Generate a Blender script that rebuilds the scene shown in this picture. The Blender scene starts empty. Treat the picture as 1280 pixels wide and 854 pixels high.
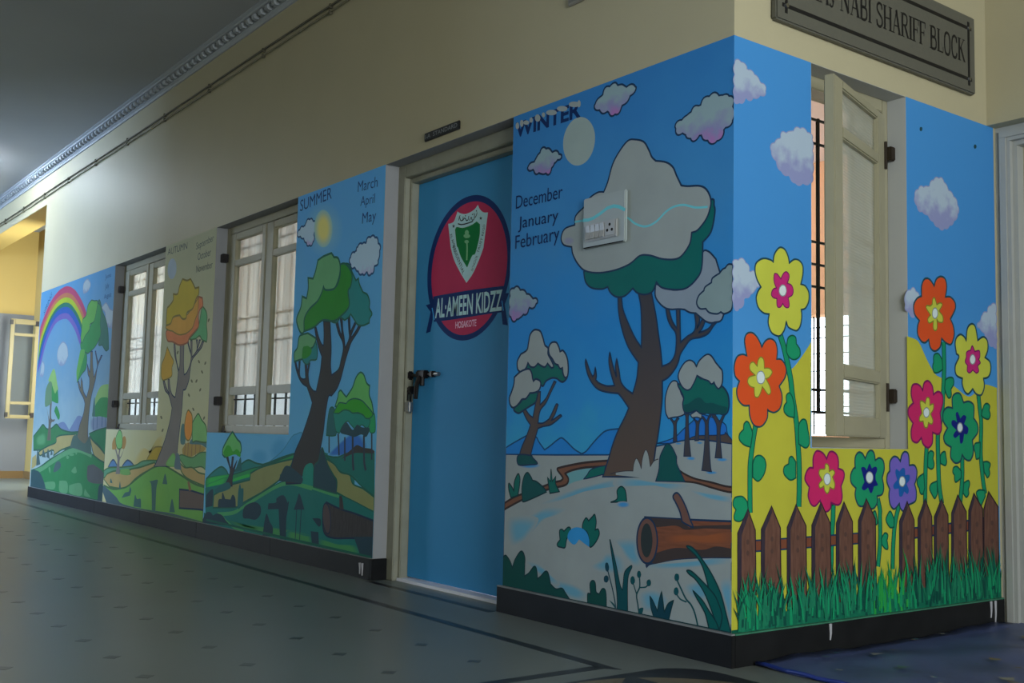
import bpy, bmesh, math, random
from mathutils import Vector, Matrix
from mathutils.geometry import tessellate_polygon
random.seed(7)
SC=bpy.context.scene; COL=SC.collection; PI=math.pi

# ------------------------------------------------------------------ camera
CAM_F,CAM_P,CAM_YPR=(1337.356540697641, (2.38091, -2.69729, 0.72431), (0.9274783928594776, 0.08872674460708958, 0.023200026298988968))
def cam_axes(yaw,pitch,roll):
    cy,sy,cp,sp=math.cos(yaw),math.sin(yaw),math.cos(pitch),math.sin(pitch)
    f=Vector((-sy*cp,cy*cp,sp)); r=Vector((cy,sy,0)); u=r.cross(f)
    c,s=math.cos(roll),math.sin(roll)
    return r*c+u*s, u*c-r*s, f
r,u,f=cam_axes(*CAM_YPR)
cam=bpy.data.cameras.new('camera'); co=bpy.data.objects.new('camera',cam); COL.objects.link(co)
m=Matrix((r,u,-f)).transposed().to_4x4(); m.translation=Vector(CAM_P); co.matrix_world=m
cam.sensor_fit='HORIZONTAL'; cam.sensor_width=36; cam.lens=CAM_F/1280*36; cam.clip_start=.05
SC.camera=co
# ------------------------------------------------------------------ world, light, exposure
SC.view_settings.view_transform='Standard'; SC.view_settings.look='None'; SC.view_settings.gamma=1
SC.view_settings.use_curve_mapping=False; SC.cycles.sample_clamp_indirect=3; SC.cycles.caustics_reflective=False; SC.cycles.caustics_refractive=False; SC.view_settings.exposure=0
w=bpy.data.worlds.new('world'); SC.world=w; w.use_nodes=True
nt=w.node_tree; bg=nt.nodes['Background']
tc=nt.nodes.new('ShaderNodeTexCoord'); sx=nt.nodes.new('ShaderNodeSeparateXYZ'); nt.links.new(tc.outputs['Generated'],sx.inputs[0])
rp=nt.nodes.new('ShaderNodeValToRGB'); rp.color_ramp.elements[0].position=.46; rp.color_ramp.elements[0].color=(.16,.16,.14,1); rp.color_ramp.elements[1].position=.52; rp.color_ramp.elements[1].color=(.74,.88,1,1)
mr=nt.nodes.new('ShaderNodeMapRange'); mr.inputs['From Min'].default_value=-1; nt.links.new(sx.outputs[2],mr.inputs['Value']); nt.links.new(mr.outputs[0],rp.inputs[0]); nt.links.new(rp.outputs[0],bg.inputs[0])
w.node_tree.nodes['Background'].inputs[1].default_value=11.0
def area(name,loc,target,sx,sy,power,col=(1,1,1),spread=180):
    l=bpy.data.lights.new(name,'AREA'); l.shape='RECTANGLE'; l.size=sx; l.size_y=sy; l.energy=power; l.color=col; l.spread=math.radians(spread)
    o=bpy.data.objects.new(name,l); COL.objects.link(o); o.location=loc
    o.rotation_euler=(Vector(target)-Vector(loc)).to_track_quat('-Z','Y').to_euler(); return o
area('assumed_side_light',(5.35,-2.0,1.6),(0,-2.0,1.6),3.0,2.4,295,(0.94, 1, 1.03))  # unseen area lamp, assumed as daylight from the right side
area('added_far_end_light',(-11.5,-7.6,2.0),(-10.0,0,1.6),1.5,2.6,900,(0.62, 0.9, 1.4))  # free-floating area lamp added outdoors to throw a shaft onto the far end
area('added_classroom_back_light',(-5.2,4.15,1.6),(-5.0,0,1.4),2.4,1.5,8,(1,.95,1))  # unseen area lamp added to light the curtains from behind
area('added_classroom_side_light',(-7.85,2.6,1.7),(-2,1.2,1.5),1.9,1.3,240,(.85,1,1.1))  # unseen area lamp added to brighten the classroom walls and curtains
pl=bpy.data.lights.new('classroom_ceiling_fill','POINT'); pl.energy=80; pl.shadow_soft_size=.06; pl.color=(1,.95,.92); po=bpy.data.objects.new('classroom_ceiling_fill',pl); COL.objects.link(po); po.location=(-4.6,3.2,2.5)  # unseen fill light added to brighten the classroom ceiling
area('assumed_niche_light',(-10.6,.84,1.7),(-13.5,-.3,1.7),.9,1.2,230,(.86,.96,.9))  # unseen area lamp assumed in the niche, away from its window

# ------------------------------------------------------------------ helpers
def lin(c):
    c=c/255; return c/12.92 if c<=.04045 else ((c+.055)/1.055)**2.4
def rgb(px,E=1.0,top=.92):
    E=E if isinstance(E,(tuple,list)) else (E,)*3; v=[lin(c)/x/1.7 for c,x in zip(px,E)]; k=max(v); s=top/k if k>top else 1
    return tuple(x*s for x in v)
MATS={}
def mat(name,col,rough=.55,spec=.3,metal=0,var=.0,scale=8,bump=0,bscale=40,stretch=None):
    if name in MATS: return MATS[name]
    m=bpy.data.materials.new(name); m.use_nodes=True; nt=m.node_tree; b=nt.nodes['Principled BSDF']
    b.inputs['Roughness'].default_value=rough; b.inputs['Specular IOR Level'].default_value=spec; b.inputs['Metallic'].default_value=metal
    b.inputs['Base Color'].default_value=(*col,1)
    if var or bump:
        g=nt.nodes.new('ShaderNodeNewGeometry'); src=g.outputs['Position']
        if stretch:
            mp=nt.nodes.new('ShaderNodeMapping'); mp.inputs['Scale'].default_value=stretch; nt.links.new(src,mp.inputs['Vector']); src=mp.outputs['Vector']
    if var:
        n=nt.nodes.new('ShaderNodeTexNoise'); n.inputs['Scale'].default_value=scale; n.inputs['Detail'].default_value=3; nt.links.new(src,n.inputs['Vector'])
        mr=nt.nodes.new('ShaderNodeMapRange'); mr.inputs['From Min'].default_value=.2; mr.inputs['From Max'].default_value=.8
        mr.inputs['To Min'].default_value=1-var; mr.inputs['To Max'].default_value=1+var; nt.links.new(n.outputs['Fac'],mr.inputs['Value'])
        x=nt.nodes.new('ShaderNodeMix'); x.data_type='RGBA'; x.blend_type='MULTIPLY'; x.inputs[0].default_value=1; x.inputs[6].default_value=(*col,1)
        nt.links.new(mr.outputs[0],x.inputs[7]); nt.links.new(x.outputs[2],b.inputs['Base Color'])
    if bump:
        n2=nt.nodes.new('ShaderNodeTexNoise'); n2.inputs['Scale'].default_value=bscale; n2.inputs['Detail'].default_value=4; nt.links.new(src,n2.inputs['Vector'])
        bp=nt.nodes.new('ShaderNodeBump'); bp.inputs['Strength'].default_value=bump; bp.inputs['Distance'].default_value=.003
        nt.links.new(n2.outputs['Fac'],bp.inputs['Height']); nt.links.new(bp.outputs[0],b.inputs['Normal'])
    MATS[name]=m; return m
def ramp_mat(name,stops,rough=.6,spec=.1,var=.06,scale=5,axis=2):
    """paint whose pigment changes with the height on the wall; stops = [(z, colour), ...]"""
    if name in MATS: return MATS[name]
    m=mat(name,stops[0][1],rough,spec); nt=m.node_tree; b=nt.nodes['Principled BSDF']
    g=nt.nodes.new('ShaderNodeNewGeometry'); s=nt.nodes.new('ShaderNodeSeparateXYZ'); nt.links.new(g.outputs['Position'],s.inputs[0])
    n=nt.nodes.new('ShaderNodeTexNoise'); n.inputs['Scale'].default_value=scale; n.inputs['Detail'].default_value=4; nt.links.new(g.outputs['Position'],n.inputs['Vector'])
    a=nt.nodes.new('ShaderNodeMath'); a.operation='MULTIPLY_ADD'; nt.links.new(n.outputs['Fac'],a.inputs[0]); a.inputs[1].default_value=var*6; a.inputs[2].default_value=-var*3
    ad=nt.nodes.new('ShaderNodeMath'); ad.operation='ADD'; nt.links.new(s.outputs[axis],ad.inputs[0]); nt.links.new(a.outputs[0],ad.inputs[1])
    z0,z1=stops[0][0],stops[-1][0]
    mr=nt.nodes.new('ShaderNodeMapRange'); mr.inputs['From Min'].default_value=z0; mr.inputs['From Max'].default_value=z1; nt.links.new(ad.outputs[0],mr.inputs['Value'])
    cr=nt.nodes.new('ShaderNodeValToRGB'); e=cr.color_ramp.elements
    while len(e)<len(stops): e.new(.5)
    for k,(z,c) in enumerate(stops): e[k].position=(z-z0)/(z1-z0); e[k].color=(*c,1)
    nt.links.new(mr.outputs[0],cr.inputs[0]); nt.links.new(cr.outputs[0],b.inputs['Base Color']); return m
def soft_mat(name,col,base,k=1.0):
    """sprayed paint that fades into the paint around it towards its rim (vertex attribute 'cover')"""
    if name in MATS: return MATS[name]
    m=mat(name,col,.6,.1) if base[0]=='c' else ramp_mat(name,base[1],.6,.1,base[2]); nt=m.node_tree; b=nt.nodes['Principled BSDF']
    a=nt.nodes.new('ShaderNodeAttribute'); a.attribute_name='cover'; x=nt.nodes.new('ShaderNodeMix'); x.data_type='RGBA'
    mu=nt.nodes.new('ShaderNodeMath'); mu.operation='MULTIPLY'; mu.inputs[1].default_value=k; nt.links.new(a.outputs['Fac'],mu.inputs[0]); nt.links.new(mu.outputs[0],x.inputs[0])
    if base[0]=='c': x.inputs[6].default_value=(*base[1],1)
    else: nt.links.new(b.inputs['Base Color'].links[0].from_socket,x.inputs[6])
    x.inputs[7].default_value=(*col,1); nt.links.new(x.outputs[2],b.inputs['Base Color']); return m
def cloud_mat(name,c0,c1,c2):
    """white cloud paint, violet and pink towards the underside (vertex attribute 'cover' = height in the cloud)"""
    if name in MATS: return MATS[name]
    m=mat(name,c0,.6,.1); nt=m.node_tree; b=nt.nodes['Principled BSDF']; g=nt.nodes.new('ShaderNodeNewGeometry')
    a=nt.nodes.new('ShaderNodeAttribute'); a.attribute_name='cover'; n=nt.nodes.new('ShaderNodeTexNoise'); n.inputs['Scale'].default_value=22; n.inputs['Detail'].default_value=4; nt.links.new(g.outputs['Position'],n.inputs['Vector'])
    ad=nt.nodes.new('ShaderNodeMath'); ad.operation='MULTIPLY_ADD'; ad.inputs[1].default_value=.9; ad.inputs[2].default_value=-.45; nt.links.new(n.outputs['Fac'],ad.inputs[0])
    s=nt.nodes.new('ShaderNodeMath'); s.operation='ADD'; nt.links.new(a.outputs['Fac'],s.inputs[0]); nt.links.new(ad.outputs[0],s.inputs[1])
    r=nt.nodes.new('ShaderNodeValToRGB'); e=r.color_ramp.elements; e.new(.5); nt.links.new(s.outputs[0],r.inputs[0])
    for k,(p,c) in enumerate(((.02,c2),(.26,c1),(.6,c0))): e[k].position=p; e[k].color=(*c,1)
    nt.links.new(r.outputs[0],b.inputs['Base Color']); return m
def put(name,me,parent=None,loc=(0,0,0)):
    o=bpy.data.objects.new(name,me); COL.objects.link(o); o.location=loc
    if parent is not None: o.parent=parent
    return o
def tag(o,label=None,cat=None,group=None,kind=None):
    if label: o['label']=label
    if cat: o['category']=cat
    if group: o['group']=group
    if kind: o['kind']=kind
    return o
def thing(name,label,cat,loc=(0,0,0),group=None,kind=None):
    o=bpy.data.objects.new(name,None); COL.objects.link(o); o.location=loc; o.empty_display_size=.1
    return tag(o,label,cat,group,kind)
class MB:
    """collects boxes, tubes and prisms into one mesh"""
    def __init__(s): s.v=[];s.f=[];s.m=[];s.mats=[]
    def mi(s,m):
        if m not in s.mats: s.mats.append(m)
        return s.mats.index(m)
    def add(s,V,F,m):
        n=len(s.v); s.v+=[tuple(x) for x in V]; k=s.mi(m)
        for q in F: s.f.append([n+i for i in q]); s.m.append(k)
        return s
    def box(s,a,b,m,bev=0):
        x0,y0,z0=[min(p,q) for p,q in zip(a,b)]; x1,y1,z1=[max(p,q) for p,q in zip(a,b)]
        if bev<=0:
            V=[(x0,y0,z0),(x1,y0,z0),(x1,y1,z0),(x0,y1,z0),(x0,y0,z1),(x1,y0,z1),(x1,y1,z1),(x0,y1,z1)]
            return s.add(V,[(0,3,2,1),(4,5,6,7),(0,1,5,4),(1,2,6,5),(2,3,7,6),(3,0,4,7)],m)
        bm=bmesh.new(); bmesh.ops.create_cube(bm,size=1)
        for v in bm.verts: v.co=Vector(((x0+x1)/2+v.co.x*(x1-x0),(y0+y1)/2+v.co.y*(y1-y0),(z0+z1)/2+v.co.z*(z1-z0)))
        bmesh.ops.bevel(bm,geom=bm.edges[:],offset=bev,segments=2,affect='EDGES')
        bm.verts.index_update(); s.add([v.co[:] for v in bm.verts],[[v.index for v in q.verts] for q in bm.faces],m); bm.free(); return s
    def tube(s,P,rad,m,n=10,caps=True):
        P=[Vector(p) for p in P]; rs=rad if isinstance(rad,(list,tuple)) else [rad]*len(P); V=[];F=[]
        t0=(P[1]-P[0]).normalized(); a=t0.orthogonal().normalized()
        for i,p in enumerate(P):
            t=(P[min(i+1,len(P)-1)]-P[max(i-1,0)]).normalized(); a=(a-t*a.dot(t)).normalized(); b=t.cross(a)
            for k in range(n): V.append(p+(a*math.cos(2*PI*k/n)+b*math.sin(2*PI*k/n))*rs[i])
        for i in range(len(P)-1):
            for k in range(n): F.append((i*n+k,i*n+(k+1)%n,(i+1)*n+(k+1)%n,(i+1)*n+k))
        if caps: F.append(list(range(n))[::-1]); F.append([(len(P)-1)*n+k for k in range(n)])
        return s.add(V,F,m)
    def prism(s,prof,axis,a,b,m):
        """profile of 2-D points swept straight along an axis"""
        V=[];n=len(prof)
        for t in (a,b):
            for p,q in prof: V.append((t,p,q) if axis==0 else (p,t,q) if axis==1 else (p,q,t))
        F=[(i,(i+1)%n,n+(i+1)%n,n+i) for i in range(n)]+[list(range(n))[::-1],[n+i for i in range(n)]]
        return s.add(V,F,m)
    def build(s,name,parent=None,loc=(0,0,0),smooth=False):
        me=bpy.data.meshes.new(name); me.from_pydata([(x-loc[0],y-loc[1],z-loc[2]) for x,y,z in s.v] if parent is None else s.v,[],s.f)
        for m in s.mats: me.materials.append(m)
        me.polygons.foreach_set('material_index',s.m); me.update()
        bm=bmesh.new(); bm.from_mesh(me); bmesh.ops.recalc_face_normals(bm,faces=bm.faces[:]); bm.to_mesh(me); bm.free()
        if smooth: me.polygons.foreach_set('use_smooth',[True]*len(me.polygons))
        return put(name,me,parent,loc if parent is None else (0,0,0))
def rel(o,parent):
    """parent a mesh that was built in world coordinates under a thing standing elsewhere"""
    o.parent=parent
    q=parent; off=Vector((0,0,0))
    while q is not None: off+=q.location; q=q.parent
    o.location=o.location-off; return o
def grid_wall(name,us,zs,holes,to3,thick,m,kind='structure'):
    """one solid wall with rectangular openings; to3(u,d,z) places it (d = depth behind the face)"""
    us=sorted(set(us)|{h[k] for h in holes for k in (0,1)}); zs=sorted(set(zs)|{h[k] for h in holes for k in (2,3)})
    def solid(i,j):
        if not(0<=i<len(us)-1 and 0<=j<len(zs)-1): return False
        x=(us[i]+us[i+1])/2; z=(zs[j]+zs[j+1])/2
        return not any(h[0]<x<h[1] and h[2]<z<h[3] for h in holes)
    V={};F=[];L=[]
    def v(i,j,d):
        k=(i,j,d)
        if k not in V: V[k]=len(L); L.append(to3(us[i],thick*d,zs[j]))
        return V[k]
    for i in range(len(us)-1):
        for j in range(len(zs)-1):
            if not solid(i,j): continue
            for d in (0,1): F.append([v(i,j,d),v(i+1,j,d),v(i+1,j+1,d),v(i,j+1,d)])
            if not solid(i-1,j): F.append([v(i,j,0),v(i,j,1),v(i,j+1,1),v(i,j+1,0)])
            if not solid(i+1,j): F.append([v(i+1,j,0),v(i+1,j,1),v(i+1,j+1,1),v(i+1,j+1,0)])
            if not solid(i,j-1): F.append([v(i,j,0),v(i,j,1),v(i+1,j,1),v(i+1,j,0)])
            if not solid(i,j+1): F.append([v(i,j+1,0),v(i,j+1,1),v(i+1,j+1,1),v(i+1,j+1,0)])
    me=bpy.data.meshes.new(name); me.from_pydata(L,[],F); me.materials.append(m)
    bm=bmesh.new(); bm.from_mesh(me); bmesh.ops.recalc_face_normals(bm,faces=bm.faces[:]); bm.to_mesh(me); bm.free()
    return tag(put(name,me),kind=kind)

# ------------------------------------------------------------------ materials
CREAM=rgb((216,206,170)); 
M_cream=mat('cream_wall_paint',CREAM,.5,.3,var=.03,scale=3,bump=.15,bscale=60)
M_reveal_shaded=mat('white_reveal_paint_shaded',rgb((180,182,184)),.6,.15,var=.04,scale=6,bump=.2,bscale=50)  # white paint darkened to put the shade of the left-wall reveals into its colour
M_ceil=mat('ceiling_paint',rgb((200,202,202)),.7,.2,var=.04,scale=1.5)
M_corn=mat('cornice_plaster',rgb((196,202,206)),.6,.25)
M_wood=mat('beige_window_enamel',rgb((186,180,150)),.4,.4,var=.06,scale=10)
M_wood2=mat('beige_door_enamel',rgb((178,178,158)),.4,.4,var=.12,scale=14,bump=.3,bscale=30)
M_tan=mat('golden_window_enamel',rgb((158,138,84)),.4,.4)
M_stone=mat('black_skirting_stone',rgb((34,35,36)),.5,.1,var=.25,scale=9)
M_yel=mat('yellow_wall_paint',rgb((222,188,112)),.6,.2,var=.04,scale=2)
M_dado=mat('white_dado_paint',rgb((150,150,154)),.6,.25,var=.04,scale=2)
M_brn=mat('brown_skirting_stone',rgb((150,116,70)),.4,.35)
M_peach=mat('peach_classroom_paint',rgb((232,186,150),.5),.7,.2,var=.03,scale=2)
M_black=mat('black_iron',rgb((22,20,20)),.45,.4)
M_bolt=mat('dark_bolt_iron',rgb((30,24,24)),.4,.5,metal=.5)
M_steel=mat('bright_steel',rgb((190,190,190)),.22,.5,metal=1)
M_hinge=mat('old_brown_hinge_iron',rgb((62,52,40)),.5,.4,metal=.4,var=.2,scale=40)
M_sky=mat('sky_blue_door_enamel',rgb((44,90,122),(.29,.2,.185),.92),.55,.1,var=.05,scale=2)
M_plas=mat('white_switch_plastic',rgb((200,202,200)),.35,.4)
M_dk=mat('dark_gap',rgb((38,38,36)),.7,.1)
M_cable=mat('grey_cable_jacket',rgb((150,144,116)),.5,.2); M_cable2=mat('dark_cable_jacket',rgb((110,106,88)),.5,.2)

# ------------------------------------------------------------------ setting
ZC=3.43; TH=.27
L3=lambda a,d,z:(a,d,z)
grid_wall('wall_left',[-13.5,0],[0,ZC],[(-13.5,-9.375,0,3.03),(-6.865,-5.61,.709,2.1),(-4.6,-3.345,.706,2.1),(-2.33,-1.242,0,2.1)],L3,TH,M_cream)
grid_wall('wall_right',[.27,1.93],[0,ZC],[(.412,1.005,.71,2.1)],lambda a,d,z:(-d,a,z),TH,M_cream)
grid_wall('wall_far',[-5.0,.87],[0,ZC],[],lambda a,d,z:(-13.5-d,a,z),.2,M_yel)
grid_wall('wall_niche',[-13.5,-9.0],[0,ZC],[(-13.1,-12.3,.8,2.2)],lambda a,d,z:(a,.87+d,z),.2,M_yel)
grid_wall('wall_end',[0.0,5.2],[0,ZC],[(0,1.05,0,2.1)],lambda a,d,z:(a,1.605+d,z),TH,M_cream)
grid_wall('wall_veranda',[-13.5,5.2],[0,ZC],[(-7.4,-4.2,.8,2.4),(-12.6,-9.7,.3,2.9)],lambda a,d,z:(a,-4.65-d,z),.2,M_cream)  # both openings are unseen, added only to let light in
grid_wall('wall_side',[-4.85,1.9],[0,ZC],[(-3.6,-.4,.3,2.9)],lambda a,d,z:(5.1+d,a,z),.2,M_cream)  # unseen opening, assumed for the side light
grid_wall('wall_sky_block',[-15,-12.8,-9,10],[0,6.5],[],lambda a,d,z:(a,-9.5-d,z),.3,mat('sky_block_plaster',rgb((150,146,134)),.8,.1))  # unseen outside wall added to keep sky light off the veranda openings
grid_wall('wall_sky_block_side',[-9.5,3],[0,6.5],[],lambda a,d,z:(9+d,a,z),.3,MATS['sky_block_plaster'])  # second added wall out of view, blocks the sky on the side
b=MB(); b.box((-16,-9.5,-.1),(9,-4.9,-.0),mat('courtyard_paving',rgb((120,118,108)),.8,.1)); b.box((5.3,-4.9,-.1),(9,3,0),MATS['courtyard_paving']); tag(b.build('ground'),kind='structure')
b=MB(); b.box((-13.7,-4.9,ZC),(5.3,1.95,ZC+.12),M_ceil); tag(b.build('ceiling'),kind='structure')
# classroom behind the windows
grid_wall('wall_classroom_back',[-7.6,-.27],[0,2.85],[(-3.3,-1.95,.785,1.69),(-6.5,-3.9,.8,2.4)],lambda a,d,z:(a,3.9+d,z),.2,M_peach)  # second opening is unseen, added for the area lamp behind it
grid_wall('wall_classroom_side',[TH,3.9],[0,2.85],[(1.2,3.2,1.0,2.4)],lambda a,d,z:(-7.6-d,a,z),.2,M_peach)  # unseen opening added for the area lamp outside it
grid_wall('wall_classroom_right',[1.93,3.9],[0,2.85],[],lambda a,d,z:(-d,a,z),.2,M_peach)
b=MB(); b.box((-7.6,TH,2.85),(-.0,3.9,2.95),mat('classroom_ceiling',rgb((238,226,222),.5),.8,.1)); tag(b.build('ceiling_classroom'),kind='structure')
# floor
def floor_mat():
    m=mat('grey_terrazzo',rgb((130,137,132)),.3,.3,var=.1,scale=1.1); nt=m.node_tree; b=nt.nodes['Principled BSDF']
    g=nt.nodes.new('ShaderNodeNewGeometry')
    b.inputs['Roughness'].default_value=.34; return m
b=MB(); b.box((-13.7,-4.9,-.1),(5.3,4.0,0),floor_mat()); FLOOR=tag(b.build('floor'),kind='structure')
M_inlay=mat('charcoal_terrazzo_inlay',rgb((48,52,58)),.32,.25,var=.2,scale=20); M_tanin=mat('tan_terrazzo_inlay',rgb((128,116,92)),.32,.4,var=.15,scale=20)
def inlay(name,poly,m,h=.0006):
    n=len(poly); b=MB(); b.add([(x,y,-.004) for x,y in poly]+[(x,y,h) for x,y in poly],[[n+i for i in range(n)]]+[(i,(i+1)%n,n+(i+1)%n,n+i) for i in range(n)],m); return b.build(name,FLOOR)
inlay('border_strip',[(-9.3,-.30),(-.205,-.375),(-.16,-.33),(-9.3,-.255)],M_inlay)
inlay('border_strip',[(-.245,-.37),(-.2,-.372),(-.2,-4.2),(-.245,-4.2)],M_inlay)
inlay('threshold_strip',[(-2.3,-.055),(-1.26,-.06),(-1.26,-.02),(-2.3,-.015)],M_inlay)
o=None
n=0
for j in range(11):
    for i in range(27):
        x=-.5-.318*i; y=-.66-.318*j; s=.028
        if o is None: o=inlay('diamond_inlay',[(-s,0),(0,-s),(s,0),(0,s)],mat('grey_terrazzo_diamond',rgb((86,92,92)),.34,.3,var=.15,scale=3)); me=o.data; o.location=(x,y,0)
        else: q=put('diamond_inlay',me,FLOOR,(x,y,0))
def arc(cx,cy,r,a0,a1,n=16): return [(cx+r*math.cos(math.radians(a0+(a1-a0)*i/n)),cy+r*math.sin(math.radians(a0+(a1-a0)*i/n))) for i in range(n+1)]
def rsq(cx,cy,h,rad,n=8):
    o=[]
    for k,(sx,sy) in enumerate(((1,1),(-1,1),(-1,-1),(1,-1))): o+=arc(cx+sx*(h-rad),cy+sy*(h-rad),rad,90*k,90*k+90,n)
    return o
inlay('medallion_panel',rsq(.36,-.565,.47,.16),M_inlay,.0011)
inlay('medallion_disc',arc(.36,-.565,.45,0,352.5,47),M_tanin,.0017)
for k in range(8):
    a=math.radians(45*k+22); c_,s_=math.cos(a),math.sin(a)
    for (u0,v0,lu,lv,h_) in ((.36,.0,.10,.05,.0022),(.30,.11,.08,.035,.0022),(.2,.0,.07,.04,.0022)):
        q=[]
        for i in range(14):
            p_=2*PI*i/14; u_=u0+lu*math.cos(p_); v_=v0+lv*math.sin(p_)*(1.2-.5*math.cos(p_)); q.append((.36+c_*u_-s_*v_,-.565+s_*u_+c_*v_))
        inlay('medallion_leaf',q,M_inlay,h_)
# cornice
b=MB(); pr=[(0,ZC-.095),(-.012,ZC-.095),(-.016,ZC-.08),(-.03,ZC-.072),(-.024,ZC-.066),(-.024,ZC-.028),(-.064,ZC-.024),(-.066,ZC-.012),(-.085,ZC-.006),(-.085,ZC),(0,ZC)]
b.prism(pr,0,-13.5,5.1,M_corn); CORN=tag(b.build('trim_1'),kind='structure')
dme=None
nd=0
for i in range(110):
    x=-1.6-.1*i
    if dme is None:
        d=MB(); d.box((-.027,-.062,ZC-.064),(.027,-.022,ZC-.029),M_corn,.006); q=d.build('dentil',CORN); dme=q.data; q.location=(x,0,0)
    else: q=put('dentil',dme,CORN,(x,0,0))

# skirting
def skirting(name,runs,h,t,to3):
    root=thing(name,None,None,kind='structure'); 
    for a,bb in runs:
        n=max(1,round((bb-a)/1.2)); e=(bb-a)/n
        for k in range(n):
            b=MB(); b.box(to3(a+e*k+.0004,0,.0),to3(a+e*(k+1)-.0004,t,h),M_stone,.0015); b.build('skirting_slab',root)
    return root
SK=.1045
skirting('baseboard_left',[(-9.385,-2.33)],SK,.012,lambda a,d,z:(a,-d,z))
root=skirting('baseboard_front',[(-1.262,.0165)],SK,.0165,lambda a,d,z:(a,-d,z))
root2=skirting('baseboard_right',[(0.0,1.655)],SK-.001,.0165,lambda a,d,z:(d,a,z))
b=MB(); b.box((-2.33,-.012,0),(-2.315,.075,SK),M_stone,.002); tag(b.build('baseboard_return'),kind='structure')
b=MB(); b.box((-13.5,.85,0),(-9.4,.87,.1),M_brn); b.box((-13.5,-4.6,0),(-13.48,.87,.1),M_brn); tag(b.build('baseboard_niche'),kind='structure')
b=MB(); b.box((-13.48,.004,3.0265),(-9.378,.27,3.0295),M_yel); tag(b.build('trim_6'),kind='structure')
b=MB(); b.box((-13.497,-4.6,.1),(-13.494,.868,2.25),M_dado); tag(b.build('trim_2'),kind='structure')
b=MB()
for nm,p,q in (('trim_3',(-1.26,-.0175,SK-.001),(.016,-.001,SK+.0035)),('trim_4',(.0,.002,SK-.002),(.0172,1.652,SK+.003)),('trim_5',(-9.38,-.013,SK-.001),(-2.33,-.001,SK+.002))):
    b=MB(); b.box(p,q,mat('dried_paint_line_%s'%nm,rgb((150,152,152) if nm!='trim_4' else (70,140,110)),.6,.2,var=.35,scale=9)); tag(b.build(nm),kind='structure')

# ------------------------------------------------------------------ window and door joinery
def glass(name,tint=(1,1,1),g=.12,rough=.05,thru=1.0):
    if name in MATS: return MATS[name]
    m=bpy.data.materials.new(name); m.use_nodes=True; nt=m.node_tree; nt.nodes.remove(nt.nodes['Principled BSDF']); o=nt.nodes['Material Output']
    t=nt.nodes.new('ShaderNodeBsdfTransparent'); t.inputs[0].default_value=(*tint,1); gl=nt.nodes.new('ShaderNodeBsdfGlossy'); gl.inputs['Roughness'].default_value=rough
    mx=nt.nodes.new('ShaderNodeMixShader'); lw=nt.nodes.new('ShaderNodeLayerWeight'); lw.inputs[0].default_value=.5; pw=nt.nodes.new('ShaderNodeMath'); pw.operation='POWER'; pw.inputs[1].default_value=5; fr=nt.nodes.new('ShaderNodeMath'); fr.operation='MULTIPLY_ADD'; fr.inputs[1].default_value=.6; fr.inputs[2].default_value=.03
    nt.links.new(lw.outputs['Facing'],pw.inputs[0]); nt.links.new(pw.outputs[0],fr.inputs[0]); nt.links.new(fr.outputs[0],mx.inputs[0]); nt.links.new(t.outputs[0],mx.inputs[1]); nt.links.new(gl.outputs[0],mx.inputs[2]); nt.links.new(mx.outputs[0],o.inputs[0]); MATS[name]=m; return m
M_glass=glass('window_glass',(.93,.95,.94))
def reeded():
    m=bpy.data.materials.new('reeded_glass'); m.use_nodes=True; nt=m.node_tree; b=nt.nodes['Principled BSDF']
    b.inputs['Base Color'].default_value=(.42,.41,.31,1); b.inputs['Roughness'].default_value=.18
    t=nt.nodes.new('ShaderNodeBsdfTranslucent'); t.inputs[0].default_value=(.8,.82,.78,1); tr=nt.nodes.new('ShaderNodeBsdfTransparent'); tr.inputs[0].default_value=(.86,.88,.85,1)
    g=nt.nodes.new('ShaderNodeNewGeometry'); wv=nt.nodes.new('ShaderNodeTexWave'); wv.bands_direction='Z'; wv.inputs['Scale'].default_value=28; wv.inputs['Distortion'].default_value=.6
    nt.links.new(g.outputs['Position'],wv.inputs['Vector']); bp=nt.nodes.new('ShaderNodeBump'); bp.inputs['Strength'].default_value=.5; bp.inputs['Distance'].default_value=.004
    nt.links.new(wv.outputs['Fac'],bp.inputs['Height']); nt.links.new(bp.outputs[0],b.inputs['Normal'])
    a=nt.nodes.new('ShaderNodeMixShader'); a.inputs[0].default_value=.45; nt.links.new(b.outputs[0],a.inputs[1]); nt.links.new(t.outputs[0],a.inputs[2])
    c=nt.nodes.new('ShaderNodeMixShader'); c.inputs[0].default_value=.45; nt.links.new(a.outputs[0],c.inputs[1]); nt.links.new(tr.outputs[0],c.inputs[2])
    nt.links.new(c.outputs[0],nt.nodes['Material Output'].inputs[0]); return m
M_reed=reeded()
def sash(parent,w,z0,z1,st,m,gm,xf=None,hingeside=-1,zs=(.825,.957,1.008,1.82,1.865,2.0),th=.036):
    """casement leaf in its own frame: local x 0..w, y 0..th (0 = corridor face), world z; stiles st=(left,right)"""
    l,rr=st; b=MB()
    b.box((0,0,z0),(l,th,z1),m,.004); b.box((w-rr,0,z0),(w,th,z1),m,.004)
    for a,c in ((z0,zs[0]),(zs[1],zs[2]),(zs[3],zs[4]),(zs[5],z1)): b.box((l-.002,.001,a),(w-rr+.002,th-.001,c),m,.005)
    o=b.build('sash',parent)
    for a,c in ((zs[0],zs[1]),(zs[2],zs[3]),(zs[4],zs[5])):
        g=MB(); g.box((l-.004,th*.5-.002,a-.004),(w-rr+.004,th*.5+.002,c+.004),gm); g.build('pane',o)
    if xf: o.location,o.rotation_euler=xf
    return o
def hinge_block(parent,p,q,m=None):
    b=MB(); b.box(p,q,m or M_bolt,.004); return b.build('hinge_block',parent)
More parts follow.
